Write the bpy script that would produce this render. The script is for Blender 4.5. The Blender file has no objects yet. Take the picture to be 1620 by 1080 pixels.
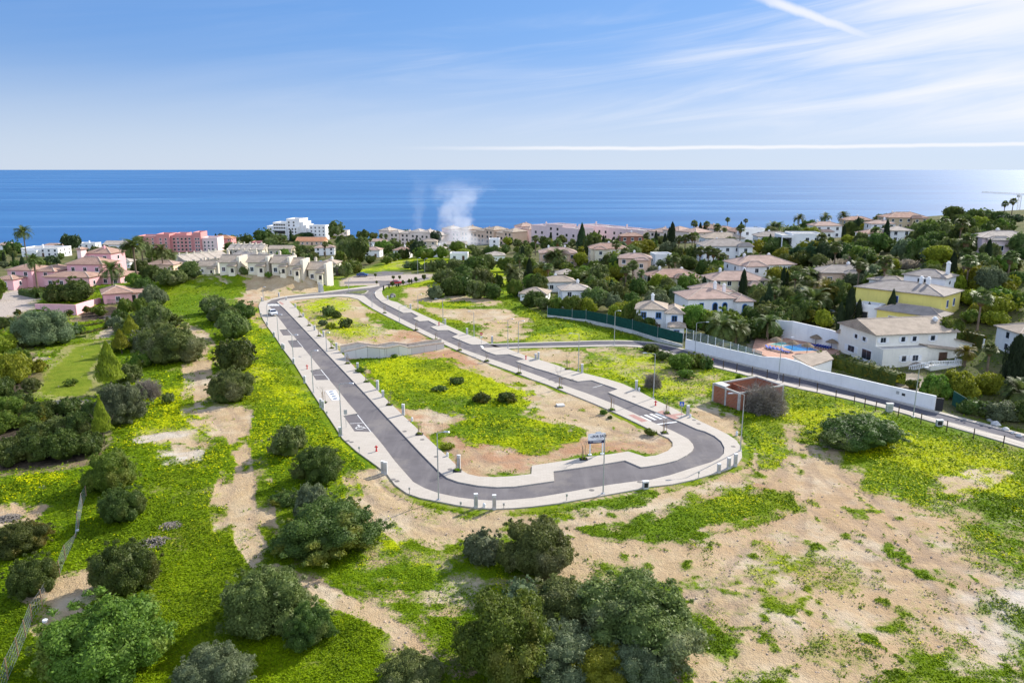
import bpy, math, random
import numpy as np
from mathutils import Vector, Matrix, noise as mnoise
from mathutils.geometry import tessellate_polygon
R = math.radians
random.seed(7)
SC = bpy.context.scene
COL = SC.collection
# ------------------------------------------------------------------ camera, sky, sun, exposure
CAMZ, F, TILT = 38.0, 1170.0, math.atan(272.0 / 1170.0)
cd = bpy.data.cameras.new('camera'); cd.lens = 36.0 * F / 1620.0; cd.sensor_width = 36.0
cd.clip_start = 1.0; cd.clip_end = 200000.0
cam = bpy.data.objects.new('camera', cd); COL.objects.link(cam)
cam.location = (0, 0, CAMZ); cam.rotation_euler = (math.pi / 2 - TILT, 0, 0)
SC.camera = cam
SUN_AZ, SUN_EL = R(46), R(31)          # azimuth clockwise from +Y
SUNV = Vector((math.sin(SUN_AZ) * math.cos(SUN_EL), math.cos(SUN_AZ) * math.cos(SUN_EL), math.sin(SUN_EL)))
sd_ = bpy.data.lights.new('sun', 'SUN'); sd_.energy = 3.7; sd_.angle = R(0.6); sd_.color = (1.0, 0.945, 0.86)
sun = bpy.data.objects.new('sun', sd_); COL.objects.link(sun)
sun.rotation_euler = SUNV.to_track_quat('Z', 'Y').to_euler()
SC.view_settings.view_transform = 'Standard'; SC.view_settings.look = 'None'
SC.view_settings.gamma = 1.0; SC.view_settings.use_curve_mapping = False
SC.view_settings.exposure = 1.1
SC.cycles.max_bounces = 6; SC.cycles.diffuse_bounces = 3; SC.cycles.glossy_bounces = 2
SC.cycles.transmission_bounces = 3; SC.cycles.volume_bounces = 1; SC.cycles.transparent_max_bounces = 6
SC.cycles.caustics_reflective = False; SC.cycles.caustics_refractive = False
SC.cycles.use_denoising = True

# ------------------------------------------------------------------ node helper
class NT:
    def __init__(s, nt): s.nt = nt; s.n = nt.nodes; s.l = nt.links
    def link(s, a, b): s.l.new(a, b)
    def put(s, sock, v):
        if isinstance(v, bpy.types.NodeSocket): s.l.new(v, sock)
        elif v is not None:
            try: sock.default_value = v
            except Exception: sock.default_value = (*v, 1.0)
    def math(s, op, a, b=None, c=None, clamp=False):
        n = s.n.new('ShaderNodeMath'); n.operation = op; n.use_clamp = clamp
        s.put(n.inputs[0], a)
        if b is not None: s.put(n.inputs[1], b)
        if c is not None: s.put(n.inputs[2], c)
        return n.outputs[0]
    def sstep(s, x, a, b, o0=0.0, o1=1.0):
        n = s.n.new('ShaderNodeMapRange'); n.interpolation_type = 'SMOOTHSTEP'
        s.put(n.inputs[0], x); n.inputs[1].default_value = a; n.inputs[2].default_value = b
        n.inputs[3].default_value = o0; n.inputs[4].default_value = o1
        return n.outputs[0]
    def lin(s, x, a, b, o0=0.0, o1=1.0):
        n = s.n.new('ShaderNodeMapRange')
        s.put(n.inputs[0], x); n.inputs[1].default_value = a; n.inputs[2].default_value = b
        n.inputs[3].default_value = o0; n.inputs[4].default_value = o1
        return n.outputs[0]
    def mix(s, f, a, b, bt='MIX'):
        n = s.n.new('ShaderNodeMix'); n.data_type = 'RGBA'; n.blend_type = bt
        s.put(n.inputs[0], f)
        for k, v in ((6, a), (7, b)):
            if isinstance(v, tuple) and len(v) == 3: v = (*v, 1.0)
            s.put(n.inputs[k], v)
        return n.outputs[2]
    def noise(s, vec, scale, detail=3.0, rough=0.55, dist=0.0):
        n = s.n.new('ShaderNodeTexNoise'); s.put(n.inputs['Vector'], vec)
        n.inputs['Scale'].default_value = scale; n.inputs['Detail'].default_value = detail
        n.inputs['Roughness'].default_value = rough; n.inputs['Distortion'].default_value = dist
        return n.outputs[0]
    def attr(s, name):
        n = s.n.new('ShaderNodeAttribute'); n.attribute_name = name
        q = s.n.new('ShaderNodeSeparateColor'); s.l.new(n.outputs['Color'], q.inputs[0])
        return q.outputs[0], q.outputs[1], q.outputs[2], n.outputs['Alpha']
    def obj(s):
        if not hasattr(s, '_tc'): s._tc = s.n.new('ShaderNodeTexCoord')
        return s._tc.outputs['Object']
    def vmul(s, v, m):
        n = s.n.new('ShaderNodeVectorMath'); n.operation = 'MULTIPLY'; s.put(n.inputs[0], v); n.inputs[1].default_value = m
        return n.outputs[0]
    def bump(s, h, strength=0.3, dist=0.1):
        n = s.n.new('ShaderNodeBump'); n.inputs['Strength'].default_value = strength; n.inputs['Distance'].default_value = dist
        s.l.new(h, n.inputs['Height']); return n.outputs[0]

MATS = {}
def newmat(name):
    m = bpy.data.materials.new(name); m.use_nodes = True
    t = NT(m.node_tree); b = t.n['Principled BSDF']
    b.inputs['Specular IOR Level'].default_value = 0.3
    MATS[name] = m
    return m, t, b
def simple(name, col, rough=0.85, var=0.12, scale=1.5, metal=0.0, spec=0.3, bump=0.0):
    m, t, b = newmat(name)
    n = t.noise(t.obj(), scale, 4.0, 0.6)
    lo = tuple(c * (1 - var) for c in col); hi = tuple(min(1, c * (1 + var)) for c in col)
    t.link(t.mix(t.sstep(n, 0.3, 0.7), lo, hi), b.inputs['Base Color'])
    b.inputs['Roughness'].default_value = rough; b.inputs['Metallic'].default_value = metal
    b.inputs['Specular IOR Level'].default_value = spec
    if bump: t.link(t.bump(t.noise(t.obj(), scale * 12, 3.0), bump, 0.05), b.inputs['Normal'])
    return m

# ------------------------------------------------------------------ world
w = bpy.data.worlds.new('World'); SC.world = w; w.use_nodes = True
t = NT(w.node_tree); bg = t.n['Background']
sky = t.n.new('ShaderNodeTexSky'); sky.sky_type = 'NISHITA'; sky.sun_disc = False
sky.sun_elevation = SUN_EL; sky.sun_rotation = SUN_AZ; sky.altitude = 0; sky.air_density = 1.0; sky.dust_density = 0.6; sky.ozone_density = 3.0
tc = t.n.new('ShaderNodeTexCoord'); sp = t.n.new('ShaderNodeSeparateXYZ'); t.link(tc.outputs['Generated'], sp.inputs[0])
X, Y, Z = sp.outputs
az = t.math('ARCTAN2', X, Y); el = t.math('ARCSINE', Z)
def comb(a, b, c=0.0):
    n = t.n.new('ShaderNodeCombineXYZ'); t.put(n.inputs[0], a); t.put(n.inputs[1], b); t.put(n.inputs[2], c); return n.outputs[0]
# cirrus streaks, slightly tilted, thick towards the sun side
ty = t.math('ADD', el, t.math('MULTIPLY', az, -0.12))
n1 = t.noise(comb(t.math('MULTIPLY', az, 2.2), t.math('MULTIPLY', ty, 26.0)), 1.0, 6.0, 0.6, 0.6)
n2 = t.noise(comb(t.math('MULTIPLY', az, 1.0), t.math('MULTIPLY', ty, 5.0), 3.0), 1.3, 3.0, 0.5, 0.3)
side = t.sstep(az, 0.0, 0.72)
cov = t.math('ADD', t.math('MULTIPLY', n1, 0.55), t.math('MULTIPLY', n2, 0.55))
cov = t.math('ADD', cov, t.math('MULTIPLY', side, 0.25))
c1 = t.math('MULTIPLY', t.sstep(cov, 0.53, 0.84, 0.0, 0.9), t.math('MULTIPLY', t.sstep(az, -0.45, 0.42, 0.06, 1.0), t.sstep(el, 0.012, 0.07)))
# long thin band of low cloud above the horizon
wob = t.math('MULTIPLY', t.math('SUBTRACT', t.noise(comb(t.math('MULTIPLY', az, 9.0), 0.0), 1.0, 4.0), 0.5), 0.006)
bd = t.math('ABSOLUTE', t.math('SUBTRACT', t.math('ADD', el, wob), 0.0268))
c2 = t.math('MULTIPLY', t.sstep(bd, 0.0036, 0.0004), t.sstep(az, -0.18, 0.12, 0.0, 0.85))
# vapour trail: line from (az,el)=(0.332,0.232) to (0.475,0.150)
wb2 = t.math('MULTIPLY', t.math('SUBTRACT', t.noise(comb(t.math('MULTIPLY', az, 30.0), 0.0, 5.0), 1.0, 4.0), 0.5), 0.010)
ln = t.math('ABSOLUTE', t.math('ADD', t.math('SUBTRACT', t.math('ADD', el, t.math('MULTIPLY', az, 0.404)), 0.3200), wb2))
c3 = t.math('MULTIPLY', t.sstep(ln, 0.0095, 0.001), t.math('MULTIPLY', t.sstep(az, 0.27, 0.33), t.sstep(az, 0.53, 0.36, 0.0, 0.85)))
cl = t.math('MAXIMUM', t.math('MAXIMUM', c1, c2), c3)
haze = t.math('MULTIPLY', t.sstep(el, 0.15, -0.02), 0.75)
CLOUD = (4.5, 4.55, 4.75)
tint = t.mix(t.sstep(el, 0.20, 0.0), (.44, .76, 1.40), (.74, .92, 1.40))
c0 = t.mix(1.0, sky.outputs[0], tint, 'MULTIPLY')
vm = t.n.new('ShaderNodeVectorMath'); vm.operation = 'MULTIPLY_ADD'; t.link(c0, vm.inputs[0]); vm.inputs[1].default_value = (1 / 3.0, 1 / 4.4, 1 / 7.0); vm.inputs[2].default_value = (1, 1, 1)
vd = t.n.new('ShaderNodeVectorMath'); vd.operation = 'DIVIDE'; t.link(c0, vd.inputs[0]); t.link(vm.outputs[0], vd.inputs[1])
base = t.mix(haze, vd.outputs[0], (3.5, 3.9, 4.5))
# broken bluish cloud, unseen behind the camera, added as fill light for shaded faces
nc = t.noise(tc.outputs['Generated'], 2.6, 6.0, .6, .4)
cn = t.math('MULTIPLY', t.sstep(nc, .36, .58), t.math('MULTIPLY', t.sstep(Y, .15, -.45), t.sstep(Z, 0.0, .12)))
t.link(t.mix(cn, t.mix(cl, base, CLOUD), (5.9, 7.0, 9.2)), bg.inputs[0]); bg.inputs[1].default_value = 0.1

# ------------------------------------------------------------------ terrain
CT, ST = math.cos(TILT), math.sin(TILT)
def ray(px, py):
    v = (540.0 - py); h = px - 810.0
    return Vector((h, F * CT + v * ST, v * CT - F * ST))
def flat(px, py, z=0.08):
    r = ray(px, py); k = (z - CAMZ) / r.z
    return (r.x * k, r.y * k)
def project(x, y, z):
    dy, dz = y, z - CAMZ
    fz = dy * CT - dz * ST; up = dy * ST + dz * CT
    return 810 + x / fz * F, 540 - up / fz * F
_rng = np.random.RandomState(3)
_tab = _rng.rand(256, 256)
def vnoise(x, y, s, o=0):
    x = np.asarray(x) / s + 37.3 * o; y = np.asarray(y) / s + 17.1 * o
    xi = np.floor(x).astype(int); yi = np.floor(y).astype(int); fx = x - xi; fy = y - yi
    fx = fx * fx * (3 - 2 * fx); fy = fy * fy * (3 - 2 * fy)
    g = lambda a, b: _tab[a & 255, b & 255]
    return (g(xi, yi) * (1 - fx) + g(xi + 1, yi) * fx) * (1 - fy) + (g(xi, yi + 1) * (1 - fx) + g(xi + 1, yi + 1) * fx) * fy
def fnoise(x, y, s, o=0, n=3):
    a, t_, k = 0, 0, 1.0
    for i in range(n): a = a + k * vnoise(x, y, s / 2 ** i, o + i); t_ += k; k *= 0.55
    return a / t_
def sstep(a, b, x):
    u = np.clip((np.asarray(x, float) - a) / (b - a), 0, 1); return u * u * (3 - 2 * u)
def sdist(poly, x, y, margin=40.0):
    """signed distance (inside negative), clipped to margin outside the polygon's box"""
    P = np.asarray(poly, float); x = np.asarray(x, float); y = np.asarray(y, float)
    out = np.full(x.shape, margin)
    m = (x > P[:, 0].min() - margin) & (x < P[:, 0].max() + margin) & (y > P[:, 1].min() - margin) & (y < P[:, 1].max() + margin)
    if not m.any(): return out
    X_, Y_ = x[m], y[m]; d = np.full(X_.shape, 1e18); ins = np.zeros(X_.shape, bool)
    n = len(P)
    for i in range(n):
        ax, ay = P[i]; bx, by = P[(i + 1) % n]
        ex, ey = bx - ax, by - ay; L = ex * ex + ey * ey + 1e-12
        u = np.clip(((X_ - ax) * ex + (Y_ - ay) * ey) / L, 0, 1)
        d = np.minimum(d, (X_ - ax - u * ex) ** 2 + (Y_ - ay - u * ey) ** 2)
        if abs(ey) > 1e-12:
            c = ((ay > Y_) != (by > Y_)) & (X_ < ex * (Y_ - ay) / ey + ax); ins ^= c
    d = np.sqrt(d); d[ins] *= -1
    out[m] = np.minimum(d, margin); return out

# traced outlines (pixels of the 1620 px photograph, laid on the flat plateau)
OUT = [(600,450.4),(553,456.6),(510,462),(474,465.8),(440.7,470),(428,473.5),(411.7,478),(409,484),(411.7,495.6),(416,505.4),(424.7,519),(435.8,533.8),(448,552.3),(466.7,577),(485,607),(494.8,622.4),(511,646.9),(527.4,671.3),(541.7,693.7),(564,714),(592.6,734.5),(611,748.7),(625,767),(643.5,780.3),(664,787.4),(694.4,793.5),(721,798.8),(751.5,803.3),(781.5,805),(812,803.8),(842.6,801.3),(883.3,796.2),(924,789),(964.8,782),(1005.6,774.5),(1030,769.7),(1064,766),(1096.7,759),(1133.7,748),(1152,742.4),(1167,734),(1174,723),(1172.6,708),(1165,697),(1152,687.8),(1133.7,678.5),(1111.5,668.3),(1093,659),(1078,652.6),(1059.6,643.3),(1033.7,631.3),(1009.6,618.3),(985.6,607.5),(957.8,599),(926.3,591),(904,586.2),(879,577.2),(852.8,569),(828,561.3),(803.5,551.9)]
ASPO = [(803.5,549.2),(791,549.5),(765,550.4),(761,551.6),(771.4,557),(784.3,561.5),(804.7,560.5),(828.8,568),(816.4,572),(828,575.8),(846.7,582.5),(867,588.2),(894,597.5),(914,603.5),(936,601.5),(977,615.7),(962,621),(979,628.5),(995.7,635),(1009.6,640.8),(1030,649),(1039,652.5),(1061.5,661.5),(1078,668),(1102,678.8),(1115,682.4),(1130,689.6),(1141,698.5),(1146,708),(1145,718),(1138,725),(1124.4,731.5),(1096.7,740),(1059.6,752),(1030,759),(1005.6,761.5),(965,767),(924,774),(883,781.5),(842.6,788),(802,791.4),(775,791.8),(751.5,790.4),(725,787),(694.5,780.6),(672,772.5),(653.7,762.5),(641.5,748.7),(625,730),(607,706),(588.5,683.5),(586.4,683.4),(561,682.8),(543.2,658),(564.2,654.4),(566,655),(552,639),(536,619),(521.3,601.3),(500,601.6),(490.7,586.4),(507.4,583.6),(490,562.5),(479,549.3),(461.7,550),(455,539.3),(469.8,538),(463.5,530.7),(448,531),(442,522),(454.5,521),(446,509.5),(439,501),(430,489),(423,482),(421.6,479.5),(428.4,475),(442,472),(453,469.9),(474,467.6),(510,464.2),(553,458.6),(584,455.6),(600,452.4)]
INN = [(442.6,482.5),(438,477.8),(443,475),(453,472.8),(474,470.2),(496,468.2),(523.5,466.6),(543,465.6),(558,465.9),(575.8,467.9),(579.5,470.6),(585.7,476),(599,485.4),(616.5,495),(634,504),(651,512.6),(676,525.3),(698.5,536.5),(717,545),(734,553),(754,560.2),(774,567),(803.5,577),(828,586),(853,595),(879,605),(904,614),(929,622.7),(948.5,630.2),(978,642.2),(998,651.5),(1009.6,657),(1033.7,668.6),(1048.5,675),(1063,681.2),(1078,688.7),(1089,695),(1096,702.6),(1097.6,708),(1095,713.7),(1085.5,721),(1070.7,728.5),(1048.5,734),(1026,737.8),(1014,739.3),(988.5,728.5),(957.8,733.7),(930,738),(875.6,745.8),(876.8,761),(842.6,765.8),(814,769.8),(785.5,770.7),(757,768.5),(724.4,762.3),(707,755.8),(695,746.4),(680,731.6),(661.7,713),(643,693),(613.6,661.8),(581.5,627.3),(550.6,594.6),(518.5,561),(495,535.7),(479,519),(464,503),(449.4,488)]
PLOT = [(457,477),(467.3,486),(480,500.2),(496,515.8),(513.6,533.4),(537,555.8),(549.4,568),(561.7,582.2),(579,599),(596.3,616.6),(607.4,628),(623.5,643.5),(640,659.5),(664,682),(691.4,707.3),(707.4,721.9),(719.8,734),(729.6,743.5),(740,750),(757,753.8),(781.5,755),(812,753.4),(840.6,750),(841.6,736.7),(893.5,729),(928,722.9),(964.8,718.8),(994,714.3),(1020.4,722.8),(1037.4,720.7),(1056,713.7),(1064,706.3),(1064,699.8),(1057.8,693.3),(1044.8,687.6),(1030,680.4),(1011.5,671.2),(989.3,660.6),(967,650.3),(941,638.9),(916.4,628.9),(891.7,619),(867,609),(842.3,600.2),(828,594.6),(803.5,585.4),(785,578.8),(766.4,572),(741.7,561.8),(723.2,554.2),(708.4,547.5),(688,537.5),(663.5,525.8),(638.8,513.8),(614,501.5),(589.4,488.5),(577,480.5),(566,473.2),(552.3,470),(535.8,468.9),(511,470.8),(486.4,472.6),(466,474.5)]
RO = [(604,459.8),(605,465.7),(609,471.5),(619,476),(629,478.5),(645,487.2),(671,499.2),(677,501.9),(705.4,514),(736.8,528),(754,534.5),(769,541)]
RA = [(613,452),(601.7,455.8),(594.3,460.7),(592.5,465),(595,470.6),(604,478),(613,482.5),(631,491.6),(638,495.3),(651,494.5),(662,500.8),(653.6,504),(663.5,508.6),(677.6,507.4),(691,514.4),(681.5,517.5),(692.5,522.8),(709,522.3),(724.8,529.3),(715,533),(741.7,544),(746.7,545.4)]
AU = [(766.4,545.2),(803.5,544.4),(840.5,543.2),(880,541.9),(904,541.4),(941,540),(978,539.7),(1003,540.4),(1036.7,543),(1071,551),(1114,562),(1142.6,569.8),(1203.7,585),(1264.8,598.8),(1290,604.4),(1351,619.8),(1412,634.8),(1473,650.8),(1534.5,666.6),(1595.6,683),(1640,695),(1740,722)]
ALo = [(791,549.4),(828,548.5),(880,547.4),(904,547),(941,546),(966,545.6),(990,545.6),(1012,546.8),(1050,554.5),(1090,566),(1130,577.2),(1163,585),(1203.7,595.5),(1264.8,610.4),(1290,615),(1351,628.2),(1412,643.3),(1473,660),(1534.5,676),(1595.6,692.6),(1640,705),(1740,733)]
APL = [(828,550.2),(880,549.2),(904,548.8),(941,548),(966,547.6),(990,547.6),(1010,549),(1048,557),(1088,569),(1128,580.4),(1163,589),(1203.7,600),(1264.8,615),(1290,620),(1351,633.4),(1412,648.6),(1473,666.6),(1534.5,683.6),(1595.6,701.5),(1640,714.5),(1740,744)]
AUW = [(775,543.9),(803.5,543),(840.5,541.9),(880,540.6),(904,540.2),(941,538.8),(978,538.4),(1003,539.1),(1037.7,541.5),(1072,549.3),(1115,560.2),(1143.6,567.7),(1204.7,582.9),(1265.8,596.8),(1291,602.3),(1352,617.3),(1413,632.3),(1474,648.3),(1536,664),(1597,680.3),(1641,692),(1741,719)]
W_ = lambda L: [flat(*p) for p in L]
wOUT, wASPO, wINN, wPLOT, wRO, wRA, wAU, wALo, wAPL, wAUW = map(W_, (OUT, ASPO, INN, PLOT, RO, RA, AU, ALo, APL, AUW))
POLY_MAIN = wOUT + wRO[::-1] + [wRA[0]]
POLY_ACC = [wRO[-1]] + wAUW + wAPL[::-1] + [wOUT[-1]]
POLY_BACK = W_([(540,452),(545,443),(560,430.5),(612,427.5),(645,430),(702,430.5),(702,435),(676,442),(640,450.5),(613,453),(600,451)])
RB = [(-40,50,0),(0,50,0),(40,50,0),(-70,100,0),(-30,90,0),(0,90,0),(40,90,0),(80,90,0),(-60,150,0),(-20,150,0),(20,150,0),(70,130,0),(100,100,0),
      (-60,200,0),(-20,200,0),(30,200,0),(-30,250,0),(-100,150,0),(-110,200,0),(-80,60,0),(90,60,1),
      (75,141,0.3),(94,165,6),(136,204,15),(205,390,8),(190,300,13),(168,400,5),(84,280,5),(62,210,-1.5),(24,300,-1),(57,240,0),(94,205,7),(84,250,2),
      (67,520,-9),(-40,560,-16),(-193,640,-20),(-235,520,-18),(-290,480,-14),(-147,240,0),(-160,215,0),(-123,350,-9.5),(-72,310,-8),(-13,265,0),(-60,330,-5),(-75,430,-9),
      (139,560,-9),(195,520,-3),(300,450,14),(250,380,14),(330,600,0),(130,120,5),(150,150,12),(180,220,18),(-200,300,-4),(-260,250,-2),(-330,350,-8),(-160,120,0),(-200,180,0),
      (-500,500,-18),(-500,250,-6),(450,450,12),(420,250,20),(300,150,16),(-450,700,-28),(0,720,-28),(450,700,-10),(0,620,-20),(-300,640,-24)]
RB = np.array(RB, float)
def _phi(r2): return 0.5 * r2 * np.log(r2 + 1e-9)
_S = 200.0
_q = RB[:, :2] / _S; _K = _phi(((_q[:, None] - _q[None]) ** 2).sum(-1)) + np.eye(len(_q)) * 0.004
_P = np.c_[np.ones(len(_q)), _q]; _A = np.block([[_K, _P], [_P.T, np.zeros((3, 3))]])
_w = np.linalg.solve(_A, np.r_[RB[:, 2], 0, 0, 0])
GX0, GX1, GY0, GY1, GS = -760.0, 760.0, 0.0, 860.0, 4.0
_gx = np.arange(GX0, GX1 + GS, GS); _gy = np.arange(GY0, GY1 + GS, GS)
_MX, _MY = np.meshgrid(_gx, _gy)
def _rbf(x, y):
    qx, qy = x / _S, y / _S; o = _w[-3] + _w[-2] * qx + _w[-1] * qy
    for i in range(len(_q)): o = o + _w[i] * _phi((qx - _q[i, 0]) ** 2 + (qy - _q[i, 1]) ** 2)
    return o
_H = np.clip(_rbf(_MX, _MY), -30, 26)
_ang = np.degrees(np.arctan2(_MX, _MY)); _r = np.hypot(_MX, _MY)
_rc = np.interp(_ang, [-60, -35, -20, -6, 2, 8, 14, 25, 36, 60], [640, 640, 690, 640, 650, 735, 660, 650, 640, 640])
_H = _H - sstep(0, 90, _r - _rc + 20 * (vnoise(_MX, _MY, 40, 9) - .5)) * 60
_H = _H + 12 * np.exp(-((_MX - 42) / 42) ** 2 - ((_MY - 650) / 34) ** 2)
_near = np.minimum(np.minimum(sdist(POLY_MAIN, _MX, _MY, 60), sdist(POLY_ACC, _MX, _MY, 60)), sdist(POLY_BACK, _MX, _MY, 60))
_fl = np.where((_MY < 110) & (np.abs(_MX) < 90), 0.15, 1.0)
_H = _H * sstep(3, 45, _near) * _fl
for (cx, cy, a, sx, sy) in ((-84, 243, 5.0, 22, 12), (-112, 240, 3.6, 24, 15), (-66, 238, 2.2, 12, 8)):
    _H = _H + a * np.exp(-((_MX - cx) / sx) ** 2 - ((_MY - cy) / sy) ** 2) * sstep(2, 12, _near)
def hbase(x, y):
    fx = np.clip((np.asarray(x, float) - GX0) / GS, 0, len(_gx) - 1.001); fy = np.clip((np.asarray(y, float) - GY0) / GS, 0, len(_gy) - 1.001)
    i = fx.astype(int); j = fy.astype(int); u = fx - i; v = fy - j
    return (_H[j, i] * (1 - u) + _H[j, i + 1] * u) * (1 - v) + (_H[j + 1, i] * (1 - u) + _H[j + 1, i + 1] * u) * v
def at(px, py):
    r = ray(px, py); r = r / math.hypot(r.x, r.y)
    d = 30.0; pd = d
    while d < 760:
        if CAMZ + r.z * d <= float(hbase(r.x * d, r.y * d)): break
        pd = d; d += max(1.0, d * 0.01)
    lo, hi = pd, d
    for _ in range(18):
        m = (lo + hi) / 2
        if CAMZ + r.z * m <= float(hbase(r.x * m, r.y * m)): hi = m
        else: lo = m
    return Vector((r.x * hi, r.y * hi, float(hbase(r.x * hi, r.y * hi))))
def topz(p, px, py):
    """height of the pixel (px,py) above a foot point p, at p's forward distance"""
    r = ray(px, py); return CAMZ + r.z / r.y * p.y
def mpp(p):  # metres per photo pixel at a point
    return (p.y * CT - (p.z - CAMZ) * ST) / F

# ------------------------------------------------------------------ object helpers
def link(o, parent=None):
    COL.objects.link(o)
    if parent is not None: o.parent = parent
    return o
def tag(o, label=None, cat=None, group=None, kind=None):
    if label: o['label'] = label
    if cat: o['category'] = cat
    if group: o['group'] = group
    if kind: o['kind'] = kind
    return o
def empty(name, loc, rz=0.0, label=None, cat=None, group=None):
    o = bpy.data.objects.new(name, None); o.location = loc; o.rotation_euler = (0, 0, rz); o.empty_display_size = 0.3
    link(o); return tag(o, label, cat, group)
class MB:
    def __init__(s): s.v = []; s.f = []; s.mi = []; s.mats = []
    def m(s, mat):
        if isinstance(mat, str): mat = MATS[mat]
        if mat not in s.mats: s.mats.append(mat)
        return s.mats.index(mat)
    def add(s, verts, faces, mat):
        k = len(s.v); i = s.m(mat); s.v += [tuple(v) for v in verts]
        for f in faces: s.f.append([k + a for a in f]); s.mi.append(i)
        return s
    def box(s, c, d, mat, rz=0.0, M=None, taper=1.0):
        cx, cy, cz = c; dx, dy, dz = d[0] / 2, d[1] / 2, d[2] / 2; vs = []
        ca, sa = math.cos(rz), math.sin(rz)
        for z in (-1, 1):
            k = taper if z > 0 else 1.0
            for x, y in ((-1, -1), (1, -1), (1, 1), (-1, 1)):
                X_, Y_ = x * dx * k, y * dy * k; p = Vector((cx + X_ * ca - Y_ * sa, cy + X_ * sa + Y_ * ca, cz + z * dz))
                vs.append(M @ p if M else p)
        return s.add(vs, [(3, 2, 1, 0), (4, 5, 6, 7), (0, 1, 5, 4), (1, 2, 6, 5), (2, 3, 7, 6), (3, 0, 4, 7)], mat)
    def bb(s, x0, x1, y0, y1, z0, z1, mat): return s.box(((x0 + x1) / 2, (y0 + y1) / 2, (z0 + z1) / 2), (x1 - x0, y1 - y0, z1 - z0), mat)
    def tube(s, pts, rad, mat, n=6, cap=True):
        pts = [Vector(p) for p in pts]; rings = []
        for i, p in enumerate(pts):
            d = (pts[min(i + 1, len(pts) - 1)] - pts[max(i - 1, 0)]).normalized()
            a = d.orthogonal().normalized() if i == 0 else (pa - d * pa.dot(d)).normalized()
            pa = a; b = d.cross(a); r = rad[i] if isinstance(rad, (list, tuple)) else rad
            rings.append([p + (a * math.cos(2 * math.pi * k / n) + b * math.sin(2 * math.pi * k / n)) * r for k in range(n)])
        vs = [q for r_ in rings for q in r_]; fs = []
        for i in range(len(pts) - 1):
            for k in range(n): fs.append((i * n + k, i * n + (k + 1) % n, (i + 1) * n + (k + 1) % n, (i + 1) * n + k))
        if cap: fs += [tuple(range(n))[::-1], tuple((len(pts) - 1) * n + k for k in range(n))]
        return s.add(vs, fs, mat)
    def lathe(s, prof, mat, n=12, c=(0, 0, 0)):
        vs = []; fs = []
        for r, z in prof:
            for k in range(n): vs.append((c[0] + r * math.cos(2 * math.pi * k / n), c[1] + r * math.sin(2 * math.pi * k / n), c[2] + z))
        for i in range(len(prof) - 1):
            for k in range(n): fs.append((i * n + k, i * n + (k + 1) % n, (i + 1) * n + (k + 1) % n, (i + 1) * n + k))
        fs += [tuple(range(n))[::-1], tuple((len(prof) - 1) * n + k for k in range(n))]
        return s.add(vs, fs, mat)
    def prism(s, poly, z0, z1, mat, side=None, holes=(), dz=None):
        loops = [list(poly)] + [list(h) for h in holes]
        tri = tessellate_polygon([[Vector((p[0], p[1], 0)) for p in L] for L in loops])
        flatp = [p for L in loops for p in L]; zz = dz or (lambda x, y: 0.0)
        up = []
        for a, b, c in tri:
            A, B, C = flatp[a], flatp[b], flatp[c]
            ar = (B[0] - A[0]) * (C[1] - A[1]) - (B[1] - A[1]) * (C[0] - A[0])
            up.append((a, b, c) if ar > 0 else (a, c, b))
        s.add([(p[0], p[1], z1 + zz(*p)) for p in flatp], up, mat)
        if z0 is not None:
            for L in loops:
                n = len(L); k = [(p[0], p[1], z0 + zz(*p)) for p in L] + [(p[0], p[1], z1 + zz(*p)) for p in L]
                ar = sum(L[i][0] * L[(i + 1) % n][1] - L[(i + 1) % n][0] * L[i][1] for i in range(n))
                fs = [(i, (i + 1) % n, n + (i + 1) % n, n + i) for i in range(n)]
                hole = L is not loops[0]
                if (ar < 0) != hole: fs = [f[::-1] for f in fs]
                s.add(k, fs, side or mat)
        return s
    def build(s, name, parent=None, loc=None, rz=0.0, smooth=False):
        me = bpy.data.meshes.new(name); me.from_pydata(s.v, [], s.f)
        for m_ in s.mats: me.materials.append(m_)
        me.polygons.foreach_set('material_index', s.mi)
        if smooth: me.polygons.foreach_set('use_smooth', [True] * len(s.f))
        me.update()
        o = bpy.data.objects.new(name, me); link(o, parent)
        if loc is not None: o.location = loc
        o.rotation_euler = (0, 0, rz); return o
def quads(name, V, mat=None, tris=None):
    """mesh from an (n,4,3) array of free quads"""
    V = np.asarray(V, np.float32); n = len(V); me = bpy.data.meshes.new(name)
    me.vertices.add(n * 4); me.vertices.foreach_set('co', V.reshape(-1))
    me.loops.add(n * 4); me.loops.foreach_set('vertex_index', np.arange(n * 4, dtype=np.int32))
    me.polygons.add(n); me.polygons.foreach_set('loop_start', np.arange(0, n * 4, 4, dtype=np.int32))
    me.update(calc_edges=True)
    if mat is not None: me.materials.append(mat)
    return me
def copy_tree(o, parent=None):
    c = o.copy(); link(c, parent)
    for ch in o.children: copy_tree(ch, c)
    return c
LM = {}       # landmark name -> (px, py, forward distance, half width px)
AUTO = []     # things whose label is written at the end from the nearest landmark
def landmark(nm, p, halfpx, h=3.0):
    u, v = project(p[0], p[1], p[2] + h); LM[nm] = (u, v, p[1], halfpx)
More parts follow.
